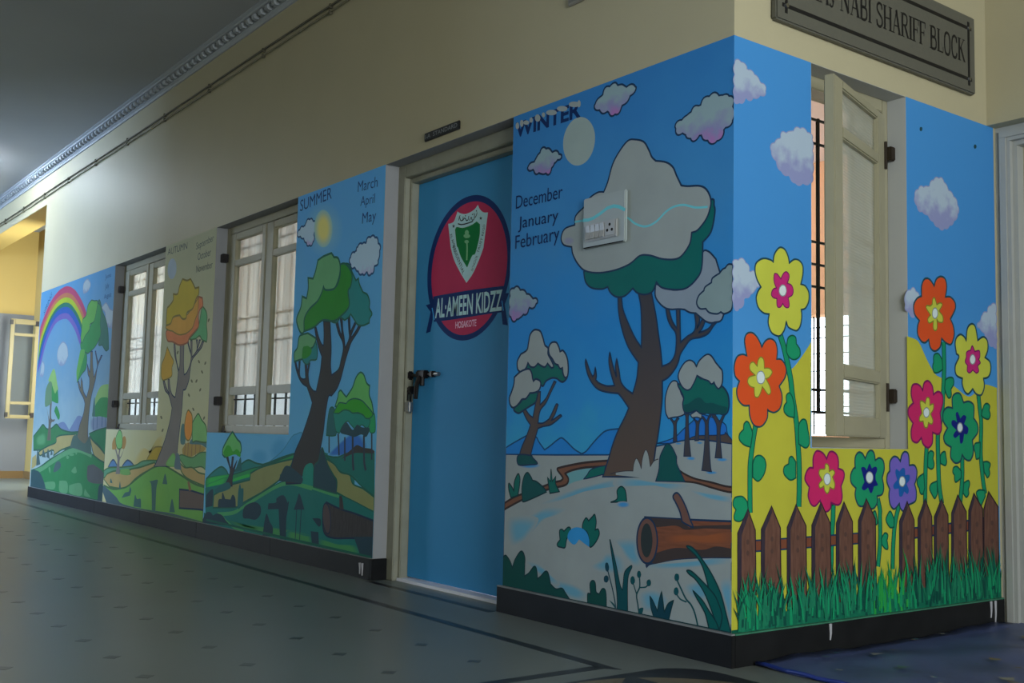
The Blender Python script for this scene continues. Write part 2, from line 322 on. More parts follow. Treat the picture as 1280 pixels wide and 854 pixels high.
def wall_window(name,x0,x1,z0,z1):
    root=thing(name,None,None,(x0,0,z0),kind='structure'); d=.078
    def R(o): o.location=Vector(o.location)-Vector(root.location); return o
    b=MB(); fw=.048
    b.box((x0,d,z0),(x0+fw,d+.07,z1),M_wood,.003); b.box((x1-fw,d,z0),(x1,d+.07,z1),M_wood,.003); b.box((x0+fw,d,z0),(x1-fw,d+.07,z0+.05),M_wood,.003); b.box((x0+fw,d,z1-.05),(x1-fw,d+.07,z1),M_wood,.003)
    R(b.build('frame',root))
    mid=(x0+x1)/2; wz=(z0+.052,z1-.053); dz=z0-.706
    zs=tuple(z+dz for z in (.825,.957,1.008,1.82,1.865,1.998))
    for k,(a,c,s) in enumerate(((x0+fw+.003,mid+.012,(.105,.055)),(mid+.016,x1-fw-.003,(.1,.09)))):
        s_=sash(root,c-a,wz[0],wz[1],s,M_wood,M_glass,((a-x0,d-.002+.006*k,-z0),(0,0,0)),zs=zs)
    for z in (.918,1.888): R(hinge_block(root,(x0+.0,d-.045,z-.028+dz),(x0+.05,d-.004,z+.03+dz)))
    # reveal lining
    b=MB(); e=.0015
    b.box((x0-.0005,0.0004,z0),(x0+e,d,z1),M_reveal_shaded); b.box((x1-e,.0004,z0),(x1+.0005,d,z1),M_reveal_shaded); b.box((x0,.0004,z1-e),(x1,d,z1+.0005),M_reveal_shaded); b.box((x0,.0004,z0-.0005),(x1,d,z0+e),M_reveal_shaded)
    R(b.build('reveal',root))
    for px in (x0+.10,x1-.11): 
        b=MB(); b.tube([(px,d-.004,z0+.045),(px,d-.012,z0+.012),(px+.03,d-.03,z0+.006),(px+.11,d-.04,z0+.008)],.006,M_bolt,8); R(b.build('stay_hook',root))
    return root
wall_window('window_1',-6.865,-5.61,.709,2.1)
wall_window('window_2',-4.6,-3.345,.706,2.1)
def grille(name,label,u0,u1,z0,z1,to3,nv,hs,r=.006,cs=None):
    root=thing(name,label,'window grille',to3((u0+u1)/2,0,z0))
    for uu in (cs or [u0+(u1-u0)*(k+.5)/nv for k in range(nv)]):
        b=MB(); b.box(to3(uu-r,-r,z0),to3(uu+r,r,z1),M_black); rel(b.build('vertical_bar'),root)
    for z in hs:
        b=MB(); b.box(to3(u0,-r*.7,z-r*.8),to3(u1,r*.7,z+r*.8),M_black); rel(b.build('cross_bar'),root)
    return root
HS=(.80,.86,.94,1.30,1.38,1.47,1.86,1.93,2.05)
grille('window_grille','black iron security bars behind the window beside the rainbow mural',-6.86,-5.615,.715,2.09,lambda a,d,z:(a,.158+d,z),8,(.80,.93,1.30,1.38,1.47,1.95))
grille('window_grille','black iron security bars behind the window beside the summer mural',-4.595,-3.35,.712,2.09,lambda a,d,z:(a,.158+d,z),8,(.80,.93,1.30,1.38,1.47,1.95))
def curtain_mat(name,col,t):
    m=bpy.data.materials.new(name); m.use_nodes=True; nt=m.node_tree; b=nt.nodes['Principled BSDF']; b.inputs['Base Color'].default_value=(*col,1); b.inputs['Roughness'].default_value=.8
    tr=nt.nodes.new('ShaderNodeBsdfTranslucent'); tr.inputs[0].default_value=(*col,1); mx=nt.nodes.new('ShaderNodeMixShader'); mx.inputs[0].default_value=t
    nt.links.new(b.outputs[0],mx.inputs[1]); nt.links.new(tr.outputs[0],mx.inputs[2]); nt.links.new(mx.outputs[0],nt.nodes['Material Output'].inputs[0]); return m
M_cur=curtain_mat('white_curtain_cloth',rgb((222,220,212)),.66); M_bright_sheet=curtain_mat('white_bright_sheet',rgb((225,235,240)),.75)  # second cloth is paler, for the sheet that brightens the lower panes
def curtain(x0,x1,z0,z1,y,label):
    n=90; V=[];F=[]
    for i in range(n+1):
        x=x0+(x1-x0)*i/n; yy=y+.005*math.sin(i*.9)+.003*math.sin(i*.37+1)
        V+=[(x,yy,z0),(x,yy,(z0+z1)/2),(x,y+.005*math.sin(i*.9),z1)]
    for i in range(n):
        for k in (0,1): F.append((3*i+k,3*i+3+k,3*i+4+k,3*i+1+k))
    b=MB(); b.add(V,F,M_cur); o=b.build('curtain',None,((x0+x1)/2,y,z0),True); tag(o,label,'curtain')
    r_=MB(); r_.tube([(x0-.004,y,z1+.012),(x1+.004,y,z1+.012)],.007,M_black,8); rel(r_.build('curtain_rod'),o)
    b=MB(); b.add([(x0,y+.046,z0-.275),(x1,y+.046,z0-.275),(x1,y+.046,z0+.03),(x0,y+.046,z0+.03)],[(0,1,2,3)],M_bright_sheet); rel(b.build('lower_bright_sheet'),o)  # pale sheet added so that the lower panes look bright
curtain(-6.86,-5.615,.985,2.07,.134,'white curtain behind the window beside the rainbow mural')
curtain(-4.595,-3.35,.985,2.07,.134,'white curtain behind the window beside the summer mural')

# window with the open leaf, right wall
W3=thing('window_3',None,None,(0,.412,.71),kind='structure')
y0,y1,z0,z1=.412,1.005,.71,2.1; xf=-.082
b=MB(); fw=.036
for p,q in (((xf,y0,z0),(xf-.07,y0+fw,z1)),((xf,y1-fw,z0),(xf-.07,y1,z1)),((xf,y0+fw,z0),(xf-.07,y1-fw,z0+.04)),((xf,y0+fw,z1-.05),(xf-.07,y1-fw,z1))): b.box(p,q,M_wood,.003)
rel(b.build('frame'),W3)
b=MB(); e=.0015
for p,q in (((-.0004,y0-.0005,z0),(xf,y0+e,z1)),((-.0004,y1-e,z0),(xf,y1+.0005,z1)),((-.0004,y0,z1-e),(xf,y1,z1+.0005)),((-.0004,y0,z0-.0005),(xf,y1,z0+e))): b.box(p,q,mat('white_reveal_paint_lit',rgb((214,216,214)),.6,.15))  # lighter copy of the white reveal paint, without the painted shade
rel(b.build('reveal'),W3)
hx,hy=-.075,.975; fx,fy=.10,.415; wl=math.hypot(fx-hx,fy-hy); ang=math.atan2(fy-hy,fx-hx)
s3=sash(W3,wl,.752,2.036,(.085,.085),M_wood,M_reed,((hx,hy-.412,-.71),(0,0,ang)),th=-.04)
for z in (.915,1.876):
    b=MB(); b.box((-.082,.97,z-.028),(-.045,1.003,z+.028),M_hinge,.004); b.tube([(-.07,.972,z-.06),(-.07,.972,z+.05)],.007,M_hinge,8); rel(b.build('hinge_block'),W3)
grille('window_grille','black iron security bars behind the open casement above the fence mural',.4125,1.0045,.84,1.987,lambda a,d,z:(-.18+d,a,z),5,(.845,.93,1.324,1.411,1.498,1.885,1.98),.0055,(.428,.558,.688,.818,.948))
g=grille('window_grille','thin black bars across the bright far classroom window',-3.3,-1.95,.79,1.685,lambda a,d,z:(a,3.98+d,z),8,(.86,.95,1.0,1.12,1.27,1.40,1.52,1.6),.005)

# door in the left wall
D=thing('door_1',None,None,(-1.79,0,0),kind='structure'); yf=.078
b=MB(); fw=.085
def dprof(x0,x1,s): return
b.box((-2.33,yf,0),(-2.265,.30,2.1),M_wood2,.004); b.box((-1.31,yf,0),(-1.242,.30,2.1),M_wood2,.004); b.box((-2.265,yf,2.03),(-1.31,.30,2.1),M_wood2,.004)
b.box((-2.265,yf+.03,0),(-2.245,.30,2.03),M_wood2,.004); b.box((-1.33,yf+.03,0),(-1.31,.30,2.03),M_wood2,.004); b.box((-2.245,yf+.03,2.005),(-1.33,.30,2.03),M_wood2,.004)
rel(b.build('frame'),D)
b=MB(); b.box((-2.3305,.0004,SK),(-2.3285,yf,2.1),M_reveal_shaded); b.box((-1.2435,.0004,SK),(-1.2415,yf,2.1),M_reveal_shaded); b.box((-2.33,.0004,2.0985),(-1.242,yf,2.1005),M_reveal_shaded); rel(b.build('reveal'),D)
b=MB(); b.box((-2.243,.15,.02),(-1.332,.186,2.004),M_sky,.002); LEAF=rel(b.build('door_leaf'),D)
b=MB(); b.box((-2.26,.10,0),(-1.31,.2,.014),mat('pale_bluish_sill',rgb((232,234,246),.55),.5,.2)); rel(b.build('threshold'),D)  # bluish-white strip along the foot of the door
# tower bolt
b=MB(); zb=1.02; yb=.136
b.tube([(-2.285,yb,zb),(-2.02,yb,zb)],.0085,M_bolt,10); b.box((-2.275,.149,zb-.022),(-2.235,.118,zb+.022),M_bolt,.006); b.box((-2.17,.15,zb-.018),(-2.09,.116,zb+.022),M_bolt,.006); b.tube([(-2.03,yb,zb),(-1.985,yb,zb)],.011,M_steel,10); b.box((-2.05,.15,zb-.014),(-2.025,.12,zb+.016),M_bolt,.004)
BOLT=rel(b.build('tower_bolt'),D)
b=MB(); b.tube([(-2.13,.118,zb-.01),(-2.14,.108,zb-.05),(-2.15,.11,zb-.12)],[.014,.012,.011],M_bolt,10); rel(b.build('bolt_handle'),BOLT)
b=MB(); b.tube([(-2.118,.126,zb-.015),(-2.112,.122,zb-.055)],.012,M_bolt,8); rel(b.build('hasp'),BOLT)
P=thing('padlock','small steel padlock hanging under the bolt of the blue door','padlock',(-2.232,.125,.84))
b=MB(); b.tube([(-2.248,.122,.885),(-2.248,.122,.93),(-2.243,.122,.945),(-2.232,.122,.952),(-2.221,.122,.945),(-2.216,.122,.93),(-2.216,.122,.885)],.0055,M_bolt,8); rel(b.build('shackle',None,(0,0,0),True),P)
b=MB(); b.box((-2.26,.108,.83),(-2.205,.136,.892),M_steel,.008); rel(b.build('lock_body'),P)
b=MB(); b.box((-2.252,.118,.925),(-2.212,.15,.965),M_bolt,.006); rel(b.build('staple'),P)

# door frame at the end of the right wall
D2=thing('door_2',None,None,(.55,1.66,0),kind='structure')
b=MB(); M_wd=mat('white_door_enamel',rgb((204,206,200)),.45,.35,var=.05,scale=9)
for (x0,x1,d0) in ((.0,.022,1.672),(.022,.05,1.660),(.05,.066,1.668),(.066,.086,1.69)):
    b.box((x0+.0005,d0,0),(x1,1.80,2.0995-x1),M_wd); b.box((x0+.0005,d0,2.1-x1),(1.05,1.80,2.0995-x0),M_wd)
b.box((.97,1.66,0),(1.05,1.80,2.1),M_wd,.003)
rel(b.build('frame'),D2)
b=MB(); b.box((.085,1.74,.01),(.97,1.78,2.016),mat('cream_door_enamel',rgb((196,192,166)),.45,.35)); L2=rel(b.build('door_leaf'),D2)
for z0_,z1_ in ((.15,.95),(1.1,1.9)):
    b=MB(); b.box((.2,1.732,z0_),(.86,1.741,z1_),M_wd,.004); rel(b.build('panel'),L2)
# niche window leaf, far left
W4=thing('window_4',None,None,(-13.1,.87,.8),kind='structure')
b=MB()
for p,q in (((-13.1,.88,.8),(-13.06,.95,2.2)),((-12.34,.88,.8),(-12.3,.95,2.2)),((-13.06,.88,.8),(-12.34,.95,.84)),((-13.06,.88,2.16),(-12.34,.95,2.2))): b.box(p,q,M_tan)
rel(b.build('frame'),W4)
s4=sash(W4,.36,.812,2.15,(.05,.05),M_tan,M_glass,((.0,-.02,-.8),(0,0,-PI/2)),zs=(.86,1.0,1.04,1.92,1.96,2.08),th=.035)
for z in (.86,2.1): 
    b=MB(); b.box((-13.12,.80,z-.035),(-13.06,.845,z+.035),M_bolt,.004); rel(b.build('hinge_block'),W4)
    b=MB(); b.box((-13.11,.485,z-.03),(-13.06,.52,z+.035),M_bolt,.004); rel(b.build('corner_plate'),W4)

# ------------------------------------------------------------------ painted murals
PAINT={
'winter':[
('moon', None, 'f', 'w_moon', '-1418,3744 -1452,3668 -1516,3618 -1600,3604 -1684,3628 -1756,3688 -1798,3770 -1802,3860 -1766,3936 -1698,3986 -1614,3998 -1528,3970 -1460,3910 -1420,3830', 0),
('cloud#1', None, 'f', 'w_cloud', '-1424,4066 -1354,4102 -1294,4160 -1190,4168! -1086,4118! -972,4098 -962,4066 -1026,4012 -1112,3960 -1156,3920 -1214,3918 -1260,3954! -1336,3972 -1414,4022', (77, 'ink')),
('cloud#2', None, 'f', 'w_cloud', '-550,3666 -538,3700 -490,3726 -430,3734! -374,3780 -316,3784! -270,3822 -204,3838 -150,3828 -96,3798! -50,3798 -18,3772 -4,3734 -2,3608 -76,3570! -94,3532 -148,3488 -220,3500 -268,3534 -290,3568! -334,3552 -380,3546 -424,3578 -440,3606! -518,3624', (66, 'ink')),
('cloud#3', None, 'f', 'w_cloud', '-2274,3720 -2198,3748 -2146,3772! -2094,3830 -2028,3836 -1960,3794! -1870,3766 -1824,3724 -1854,3698 -1918,3686! -1942,3640 -1994,3604 -2074,3630! -2140,3634 -2182,3668! -2252,3692', (86, 'ink')),
('cloud#4', None, 'f', 'w_cloud', '-2484,2642 -2464,2690 -2396,2710 -2310,2676! -2242,2644 -2186,2606! -2118,2582 -2098,2548 -2142,2518 -2210,2508! -2248,2468 -2330,2450! -2384,2420 -2436,2432 -2482,2486', (86, 'ink')),
('mountain_range', None, 'f', 'w_mount', '-2484,1356! -2372,1400 -2238,1448 -2172,1466 -2078,1450 -2038,1410 -1964,1350! -1896,1382 -1808,1430 -1754,1448 -1698,1424 -1598,1364 -1508,1330! -1456,1352 -1388,1408 -1298,1476 -1222,1512 -1078,1526! -1074,1334! -2484,1296!', (63, 'w_line')),
('mountain_range', 'far_hill', 'f', 'w_mount2', '-694,1424! -534,1466 -440,1528 -358,1580 -278,1630 -76,1572 -44,1506 -10,1442!', (44, 'w_line')),
('snow_field', None, 'f', 'w_snow', '-2484,1300! -1818,1312! -1212,1330! -706,1404! -606,1420! -438,1450 -322,1460 -164,1450 0,1436! 0,212! -2484,212! -2484,1084!', (56, 'w_line')),
('brown_hill', None, 'f', 'w_trunk', '-386,1458 -322,1482 -186,1488 -76,1494 -60,1510! 0,1458 0,1436 -164,1452 -276,1460', (37, 'ink')),
('snow_field', 'frozen_pond', 's', 'w_ice', '-1702,1168 -1618,1196 -1454,1228 -1238,1248 -1338,1192 -1462,1140 -1592,1108 -1700,1072 -1772,1056 -1664,1116', (0.8, 'w_snow')),
('path#1', None, 'f', 'w_path', '-2484,894! -2370,944 -2262,978 -1974,1058 -1860,1092 -1756,1112! -1728,1132 -1750,1158 -1800,1200 -1764,1216 -1620,1242 -1454,1266 -1204,1288! -1216,1248 -1454,1228 -1618,1200 -1702,1172! -1662,1136 -1670,1100 -1712,1078 -1810,1058 -1972,1022 -2220,944 -2484,842!', (87, 'w_path2')),
('path#2', None, 'f', 'w_path', '-478,1244! -410,1216 -318,1192 -182,1176 -68,1158 0,1154! 0,1122 -66,1124 -182,1142 -318,1166 -430,1170!', (68, 'w_path2')),
('snow_field', 'blue_shading', 's', 'w_blue', '-2008,916 -1686,1030 -1450,1088 -1114,1156 -1018,1154 -1016,1118 -1222,1088 -1566,1022 -1806,946', (0.35, 'w_snow')),
('snow_field', 'blue_shading', 's', 'w_blue', '-2214,774 -2058,850 -1906,900 -1682,906 -1754,856 -1952,794 -2144,666 -2426,642', (0.35, 'w_snow')),
('snow_field', 'blue_shading', 's', 'w_blue', '-1118,1156 -958,1170 -802,1160 -622,1150 -372,1150 -486,1110 -602,1116 -720,1124 -1116,1102', (0.35, 'w_snow')),
('snow_field', 'blue_shading', 's', 'w_blue', '-372,1112 -226,1104 -6,1090 -6,1054 -136,1056 -262,1074', (0.35, 'w_snow')),
('snow_field', 'blue_shading', 's', 'w_blue', '-1108,716 -908,738 -870,642 -832,570 -894,542 -998,594 -1064,660', (0.35, 'w_snow')),
('snow_field', 'blue_shading', 's', 'w_blue', '-842,560 -536,608 -258,658 -4,706 -4,664 -312,602 -690,550', (0.35, 'w_snow')),
('snow_field', 'blue_shading', 's', 'w_blue', '-420,466 -292,516 -166,504 -132,450 -254,388 -364,400', (0.35, 'w_snow')),
('snow_field', 'blue_shading', 's', 'w_blue', '-1378,496 -1276,550 -1212,608 -1102,612 -1016,578 -1014,486 -1208,464 -1320,466', (0.35, 'w_snow')),
('snow_field', 'blue_shading', 's', 'w_blue', '-1862,334 -1594,336 -1406,284 -1474,224 -1662,236', (0.35, 'w_snow')),
('snow_field', 'blue_shading', 's', 'w_blue', '-858,356 -708,404 -572,366 -608,292 -806,244', (0.35, 'w_snow')),
('snow_field', 'blue_shading', 's', 'w_blue', '-98,532 -2,550 0,276 -44,372', (0.35, 'w_snow')),
('snow_field', 'blue_shading', 's', 'w_blue', '-2418,776 -2030,806 -2142,660 -2246,586 -2396,564', (0.35, 'w_snow')),
('snow_field', 'blue_shading', 's', 'w_blue', '-2174,442 -2018,442 -1838,368 -1738,318 -1836,306', (0.35, 'w_snow')),
('snow_field', 'blue_shading', 's', 'w_blue2', '-2006,1222 -2020,1212 -2058,1202 -2116,1196 -2180,1192 -2240,1196 -2282,1202 -2298,1212 -2282,1224 -2242,1234 -2182,1240 -2118,1242 -2060,1240 -2020,1232', (0.4, 'w_snow')),
('snow_field', 'blue_shading', 's', 'w_blue2', '-322,1330 -326,1324 -338,1318 -356,1316 -378,1316 -396,1318 -410,1322 -414,1328 -410,1334 -396,1338 -378,1342 -358,1342 -338,1340 -326,1336', (0.4, 'w_snow')),
('snow_field', 'blue_shading', 's', 'w_blue2', '-32,1330 -38,1324 -52,1320 -74,1316 -98,1316 -120,1318 -136,1322 -140,1328 -136,1334 -120,1338 -98,1342 -74,1342 -52,1340 -38,1336', (0.4, 'w_snow')),
('snow_field', 'blue_shading', 's', 'w_blue2', '-122,1242 -126,1238 -142,1232 -166,1230 -192,1228 -214,1230 -232,1234 -238,1238 -232,1244 -216,1248 -192,1252 -166,1252 -142,1250 -128,1248', (0.4, 'w_snow')),
('snow_field', 'blue_shading', 's', 'w_blue2', '-452,1428 -456,1424 -466,1422 -478,1420 -494,1420 -506,1420 -516,1424 -520,1426 -516,1430 -508,1434 -494,1434 -478,1436 -466,1434 -456,1432', (0.4, 'w_snow')),
('snow_field', 'blue_shading', 's', 'w_blue2', '-256,1436 -260,1434 -268,1430 -280,1428 -294,1428 -308,1430 -316,1432 -320,1436 -316,1438 -308,1442 -294,1444 -280,1444 -268,1442 -260,1440', (0.4, 'w_snow')),
('snowy_tree#1', None, 'f', 'w_trunk', '-2090,1816! -2094,1726 -2124,1608! -2178,1634 -2246,1696! -2270,1684 -2216,1604 -2154,1548! -2198,1466 -2268,1358 -2294,1290! -2146,1296! -2116,1378 -2078,1466 -2054,1520! -1990,1536 -1900,1548 -1826,1580 -1758,1620! -1778,1628 -1852,1596 -1888,1584! -1840,1636 -1804,1708! -1830,1712 -1878,1644 -1914,1596! -1990,1564 -2056,1564! -2032,1662 -1958,1726 -1896,1812 -1836,1890! -1860,1898! -1910,1828 -1958,1764 -2034,1710! -2032,1816!', (65, 'ink')),
('snowy_tree#1', 'foliage', 'f', 'w_teal2', '-2206,2066! -2072,2060! -1948,2054! -1840,2050 -1764,1996 -1750,1952 -1698,1926 -1754,1888 -1824,1918! -1886,1924 -1962,1902 -2000,1862 -2040,1880! -2068,1912 -2134,1906 -2176,1982 -2284,1986! -2230,2008', (82, 'ink')),
('snowy_tree#1', 'foliage', 'f', 'w_teal2', '-2170,1810! -2262,1762 -2302,1730 -2370,1692 -2382,1668 -2320,1644 -2266,1662! -2180,1696 -2100,1728 -2076,1768 -2064,1816!', (84, 'ink')),
('snowy_tree#1', 'snow_cap', 'f', 'w_snow', '-2348,2022 -2350,2080 -2304,2136! -2224,2166 -2204,2224 -2186,2288 -2142,2324 -2094,2326 -2048,2308 -2014,2254 -1986,2194 -1946,2168 -1944,2120 -1910,2078 -1878,2036 -1870,2012 -1896,2004! -1922,2022 -1948,2042! -1980,2016 -2026,2026 -2072,2048! -2118,2020 -2170,2026 -2206,2058! -2232,2016 -2284,1986 -2326,1996', (83, 'ink')),
('snowy_tree#1', 'snow_cap', 'f', 'w_snow', '-1938,2152 -1928,2188 -1896,2210 -1844,2208 -1812,2174 -1792,2132! -1756,2138 -1716,2100 -1694,2052! -1686,1988 -1694,1934 -1724,1922 -1748,1952 -1758,2000! -1788,1996 -1814,2026! -1852,2038 -1886,2076 -1924,2110', (80, 'ink')),
('snowy_tree#1', 'snow_cap', 'f', 'w_snow', '-2386,1946! -2312,1986 -2244,2004 -2184,2006 -2152,1972 -2140,1932 -2126,1906! -2094,1922 -2040,1904 -2030,1870 -2052,1830 -2104,1812 -2170,1808! -2222,1764 -2276,1758 -2310,1730 -2356,1700 -2404,1692 -2440,1722 -2450,1774 -2418,1830 -2392,1888', (85, 'ink')),
('snowy_tree#1', 'bush', 'f', 'w_teal3', '-2308,1298 -2146,1300 -2112,1280 -2052,1238 -2136,1226 -2304,1220', (62, 'ink')),
('grove#1', 'trunk', 'f', 'w_trunk2', '-566,1596 -542,1570 -532,1536 -536,1438! -500,1440! -506,1562 -482,1600! -500,1606 -518,1584! -536,1584! -554,1600', (39, 'ink')),
('grove#1', 'trunk', 'f', 'w_trunk2', '-430,1630 -418,1606 -424,1468 -434,1342! -368,1344! -386,1468 -394,1606 -388,1630', (38, 'ink')),
('grove#1', 'trunk', 'f', 'w_trunk2', '-348,1600 -322,1562 -332,1450! -298,1452! -294,1562 -272,1606 -306,1580!', (38, 'ink')),
('grove#1', 'trunk', 'f', 'w_trunk2', '-266,1606 -238,1564 -242,1438 -252,1336 -266,1252! -178,1246! -188,1288 -202,1438 -208,1580 -182,1626 -200,1626 -226,1584! -256,1614', (37, 'ink')),
('grove#1', 'trunk', 'f', 'w_trunk2', '-182,1630 -142,1572 -132,1522 -136,1422 -148,1340! -88,1340! -104,1472 -98,1556 -66,1622 -80,1626 -110,1580! -154,1630', (37, 'ink')),
('grove#1', 'snow_cap', 'f', 'w_snow', '-618,1710 -612,1764 -588,1824 -552,1860 -516,1862 -492,1840 -466,1778 -436,1726 -430,1630! -464,1618! -494,1612! -524,1610! -554,1606! -584,1600! -610,1640', (52, 'ink')),
('grove#1', 'snow_cap', 'f', 'w_snow', '-376,1626! -324,1652 -302,1664 -272,1648 -272,1600! -312,1610! -358,1606!', (44, 'ink')),
('grove#1', 'foliage', 'f', 'w_teal2', '-498,1840 -408,1808 -362,1828 -316,1894! -280,1872 -252,1876 -202,1850 -162,1836 -118,1810 -84,1812 -40,1762 -28,1696 -40,1646 -66,1624! -110,1634! -166,1630! -222,1638! -278,1634 -324,1656 -382,1640 -430,1648 -448,1700 -442,1752', (63, 'ink')),
('grove#1', 'foliage', 'f', 'w_teal3', '-430,1652 -440,1692 -394,1704 -326,1738 -280,1740 -234,1706 -178,1706 -110,1688 -42,1672 -66,1630! -166,1634 -278,1640 -324,1660 -382,1646', 0),
('grove#1', 'snow_cap', 'f', 'w_snow', '-492,1884 -480,1934 -434,1986 -386,2002 -346,1986 -322,1956! -294,1996 -236,2032 -192,2026 -146,1974! -112,1942 -88,1912 -88,1838 -116,1800 -142,1814 -162,1844! -184,1832 -212,1854 -258,1868 -316,1894! -338,1852 -372,1806! -408,1796 -456,1822', (57, 'ink')),
('big_snowy_tree', None, 'f', 'w_bark', '-1122,2518! -1112,2396 -1072,2262 -1002,2126 -894,2008! -900,1938 -912,1876 -936,1812 -950,1782! -1024,1820 -1078,1872 -1100,1956 -1126,2044! -1138,1984 -1126,1920! -1130,1912! -1162,1978 -1184,2036 -1204,2096! -1212,2036 -1196,1960 -1146,1846! -1228,1844 -1314,1866 -1358,1894! -1352,1928 -1366,1988! -1376,1938 -1394,1920! -1424,1958 -1478,2056! -1480,2018 -1452,1940 -1400,1872 -1328,1822 -1228,1798 -1104,1786! -1062,1752 -988,1678! -1032,1606 -1098,1514 -1150,1420 -1202,1298 -1262,1166! -1010,1176! -752,1188! -722,1304 -706,1394 -688,1464 -664,1606 -648,1738 -648,1866! -590,1890 -528,1944 -494,1994 -476,2046 -434,2096 -376,2146 -284,2156 -216,2178 -160,2234 -82,2292! -138,2314! -170,2252 -216,2208 -304,2186! -272,2216 -244,2266 -210,2324! -248,2328! -268,2284 -296,2244 -318,2220! -296,2278 -310,2326! -344,2330! -330,2246 -348,2196 -412,2166 -474,2130! -478,2204 -484,2370! -516,2372! -510,2228! -558,2288 -590,2372! -618,2378! -602,2310 -570,2254 -520,2198 -514,2118 -530,2040 -578,1990 -652,1970! -666,2074 -692,2200 -720,2336 -768,2508! -904,2522! -874,2412 -864,2256 -864,2114! -938,2196 -1020,2322 -1070,2420 -1084,2514!', (69, 'ink')),
('big_snowy_tree', 'far_crown', 'f', 'w_snow2', '-724,2568! -728,2482 -684,2424 -620,2382 -558,2368! -498,2366 -438,2358! -390,2334 -332,2324! -284,2290 -228,2256 -160,2248 -82,2288 -74,2566 -116,2588! -152,2680! -216,2738 -270,2742 -288,2624 -334,2558 -428,2508 -548,2506 -648,2538', (65, 'ink')),
('big_snowy_tree', 'far_crown', 'f', 'w_snow3', '-324,2402 -304,2444 -258,2474! -246,2498 -190,2522! -180,2552 -118,2578! -90,2602 -68,2608! -40,2630 0,2624! 0,2356! -16,2316 -72,2300 -104,2314! -138,2304 -206,2318 -240,2348! -286,2350 -314,2370', (63, 'ink')),
('big_snowy_tree', 'foliage', 'f', 'w_crown', '-1518,2742! -1494,2660 -1422,2606 -1306,2586 -1238,2596! -1202,2546 -1136,2510 -1048,2510 -962,2558! -910,2518 -826,2500 -754,2518 -718,2580! -662,2534 -544,2508 -428,2506 -334,2556 -280,2632 -272,2812! -198,2872 -164,2992 -170,3048 -210,3096 -530,2976 -938,2886 -1380,2788', (70, 'ink')),
('big_snowy_tree', 'snow_cap', 'f', 'w_snow', '-1670,2958! -1770,2988 -1804,3048 -1762,3116 -1638,3130! -1628,3202 -1532,3254! -1462,3318 -1370,3346 -1300,3338! -1256,3408 -1202,3538 -1126,3624 -1038,3684 -962,3678 -866,3640 -812,3568 -780,3510 -738,3472! -636,3442 -566,3394 -526,3322 -480,3244! -418,3228 -304,3210 -238,3170 -200,3094 -210,3026 -246,2962 -320,2902 -376,2892! -394,2814 -470,2740 -546,2724 -666,2742 -788,2782 -892,2792 -998,2744 -1150,2716 -1332,2714 -1496,2746 -1592,2814 -1656,2900', (72, 'ink')),
('big_snowy_tree', 'blue_wave', 'l', 'w_wave', '-1638,3154 -1506,3146 -1340,3114 -1228,3140 -1138,3142 -1026,3094 -940,3036 -834,3002 -730,3020 -630,3078 -552,3102 -454,3100 -340,3064 -228,3050', (80, 0, 'ink')),
('big_snowy_tree', 'snow_tint', 's', 'w_lilac', '-1634,3002 -1642,2988 -1662,2978 -1690,2974 -1724,2978 -1754,2990 -1776,3004 -1784,3022 -1776,3036 -1756,3046 -1726,3048 -1692,3044 -1662,3034 -1642,3018', (0.4, 'w_snow')),
('big_snowy_tree', 'bush', 'f', 'w_teal2', '-1480,1138! -1440,1172 -1406,1208 -1338,1232 -1232,1250! -1248,1186! -1382,1156', (44, 'ink')),
('big_snowy_tree', 'snow_tuft', 'f', 'w_snow', '-1118,1204! -1012,1218 -934,1220! -928,1272 -902,1314 -870,1282 -850,1242! -840,1312 -810,1376 -780,1348 -758,1260! -722,1300 -684,1312 -670,1274 -700,1164! -854,1176 -1118,1186!', 0),
('big_snowy_tree', 'snow_tuft', 'l', 'w_trunk2', '-1184,1188 -1118,1204 -1022,1218 -936,1222! -928,1272 -902,1314 -870,1282 -850,1242! -840,1312 -810,1376 -780,1348 -758,1260! -722,1300 -678,1316', (35, 0, 'ink')),
('cone_bush', None, 'f', 'w_teal4', '-702,1160! -672,1240 -664,1324 -634,1380 -600,1422 -566,1418 -532,1384 -500,1336! -498,1288 -468,1240 -420,1168!', (46, 'ink')),
('bush#1', None, 'f', 'w_teal2', '-1172,982! -1100,1012 -1102,1072 -1058,1104 -1014,1076 -998,998!', (53, 'w_inkg')),
('bush#2', None, 'f', 'w_teal2', '-1772,604 -1782,622 -1748,656! -1756,724 -1726,738 -1702,726! -1654,760 -1624,754 -1640,712 -1670,662 -1686,604 -1734,600', (58, 'w_inkg')),
('bush#3', None, 'f', 'w_teal2', '-1482,762 -1478,808 -1444,848 -1414,828! -1374,860 -1346,880 -1328,828 -1338,766! -1304,774 -1292,734 -1336,670 -1392,634 -1408,694 -1430,744', (55, 'w_inkg')),
('bush#4', None, 'f', 'w_dark', '-2484,448! -2448,466 -2390,426 -2354,374! -2322,442 -2258,512 -2218,516 -2190,472 -2190,416 -2190,326! -2132,358 -2068,416 -2036,400 -2020,324! -1976,352 -1926,392 -1888,386 -1854,304! -1786,274 -1712,288 -1664,252 -1614,212! -2484,212!', (61, 'w_inkg')),
('bush#5', None, 'f', 'w_dark', '-1410,212! -1412,284 -1378,288! -1386,362 -1358,390 -1328,376 -1316,312 -1282,300! -1250,342 -1216,338 -1204,282 -1202,212!', (54, 'w_inkg')),
('bush#6', None, 'f', 'w_teal2', '-2396,942! -2428,1006 -2430,1060 -2386,1032 -2358,1000! -2354,1076 -2308,1144 -2280,1112 -2284,1046 -2302,968!', (64, 'w_inkg')),
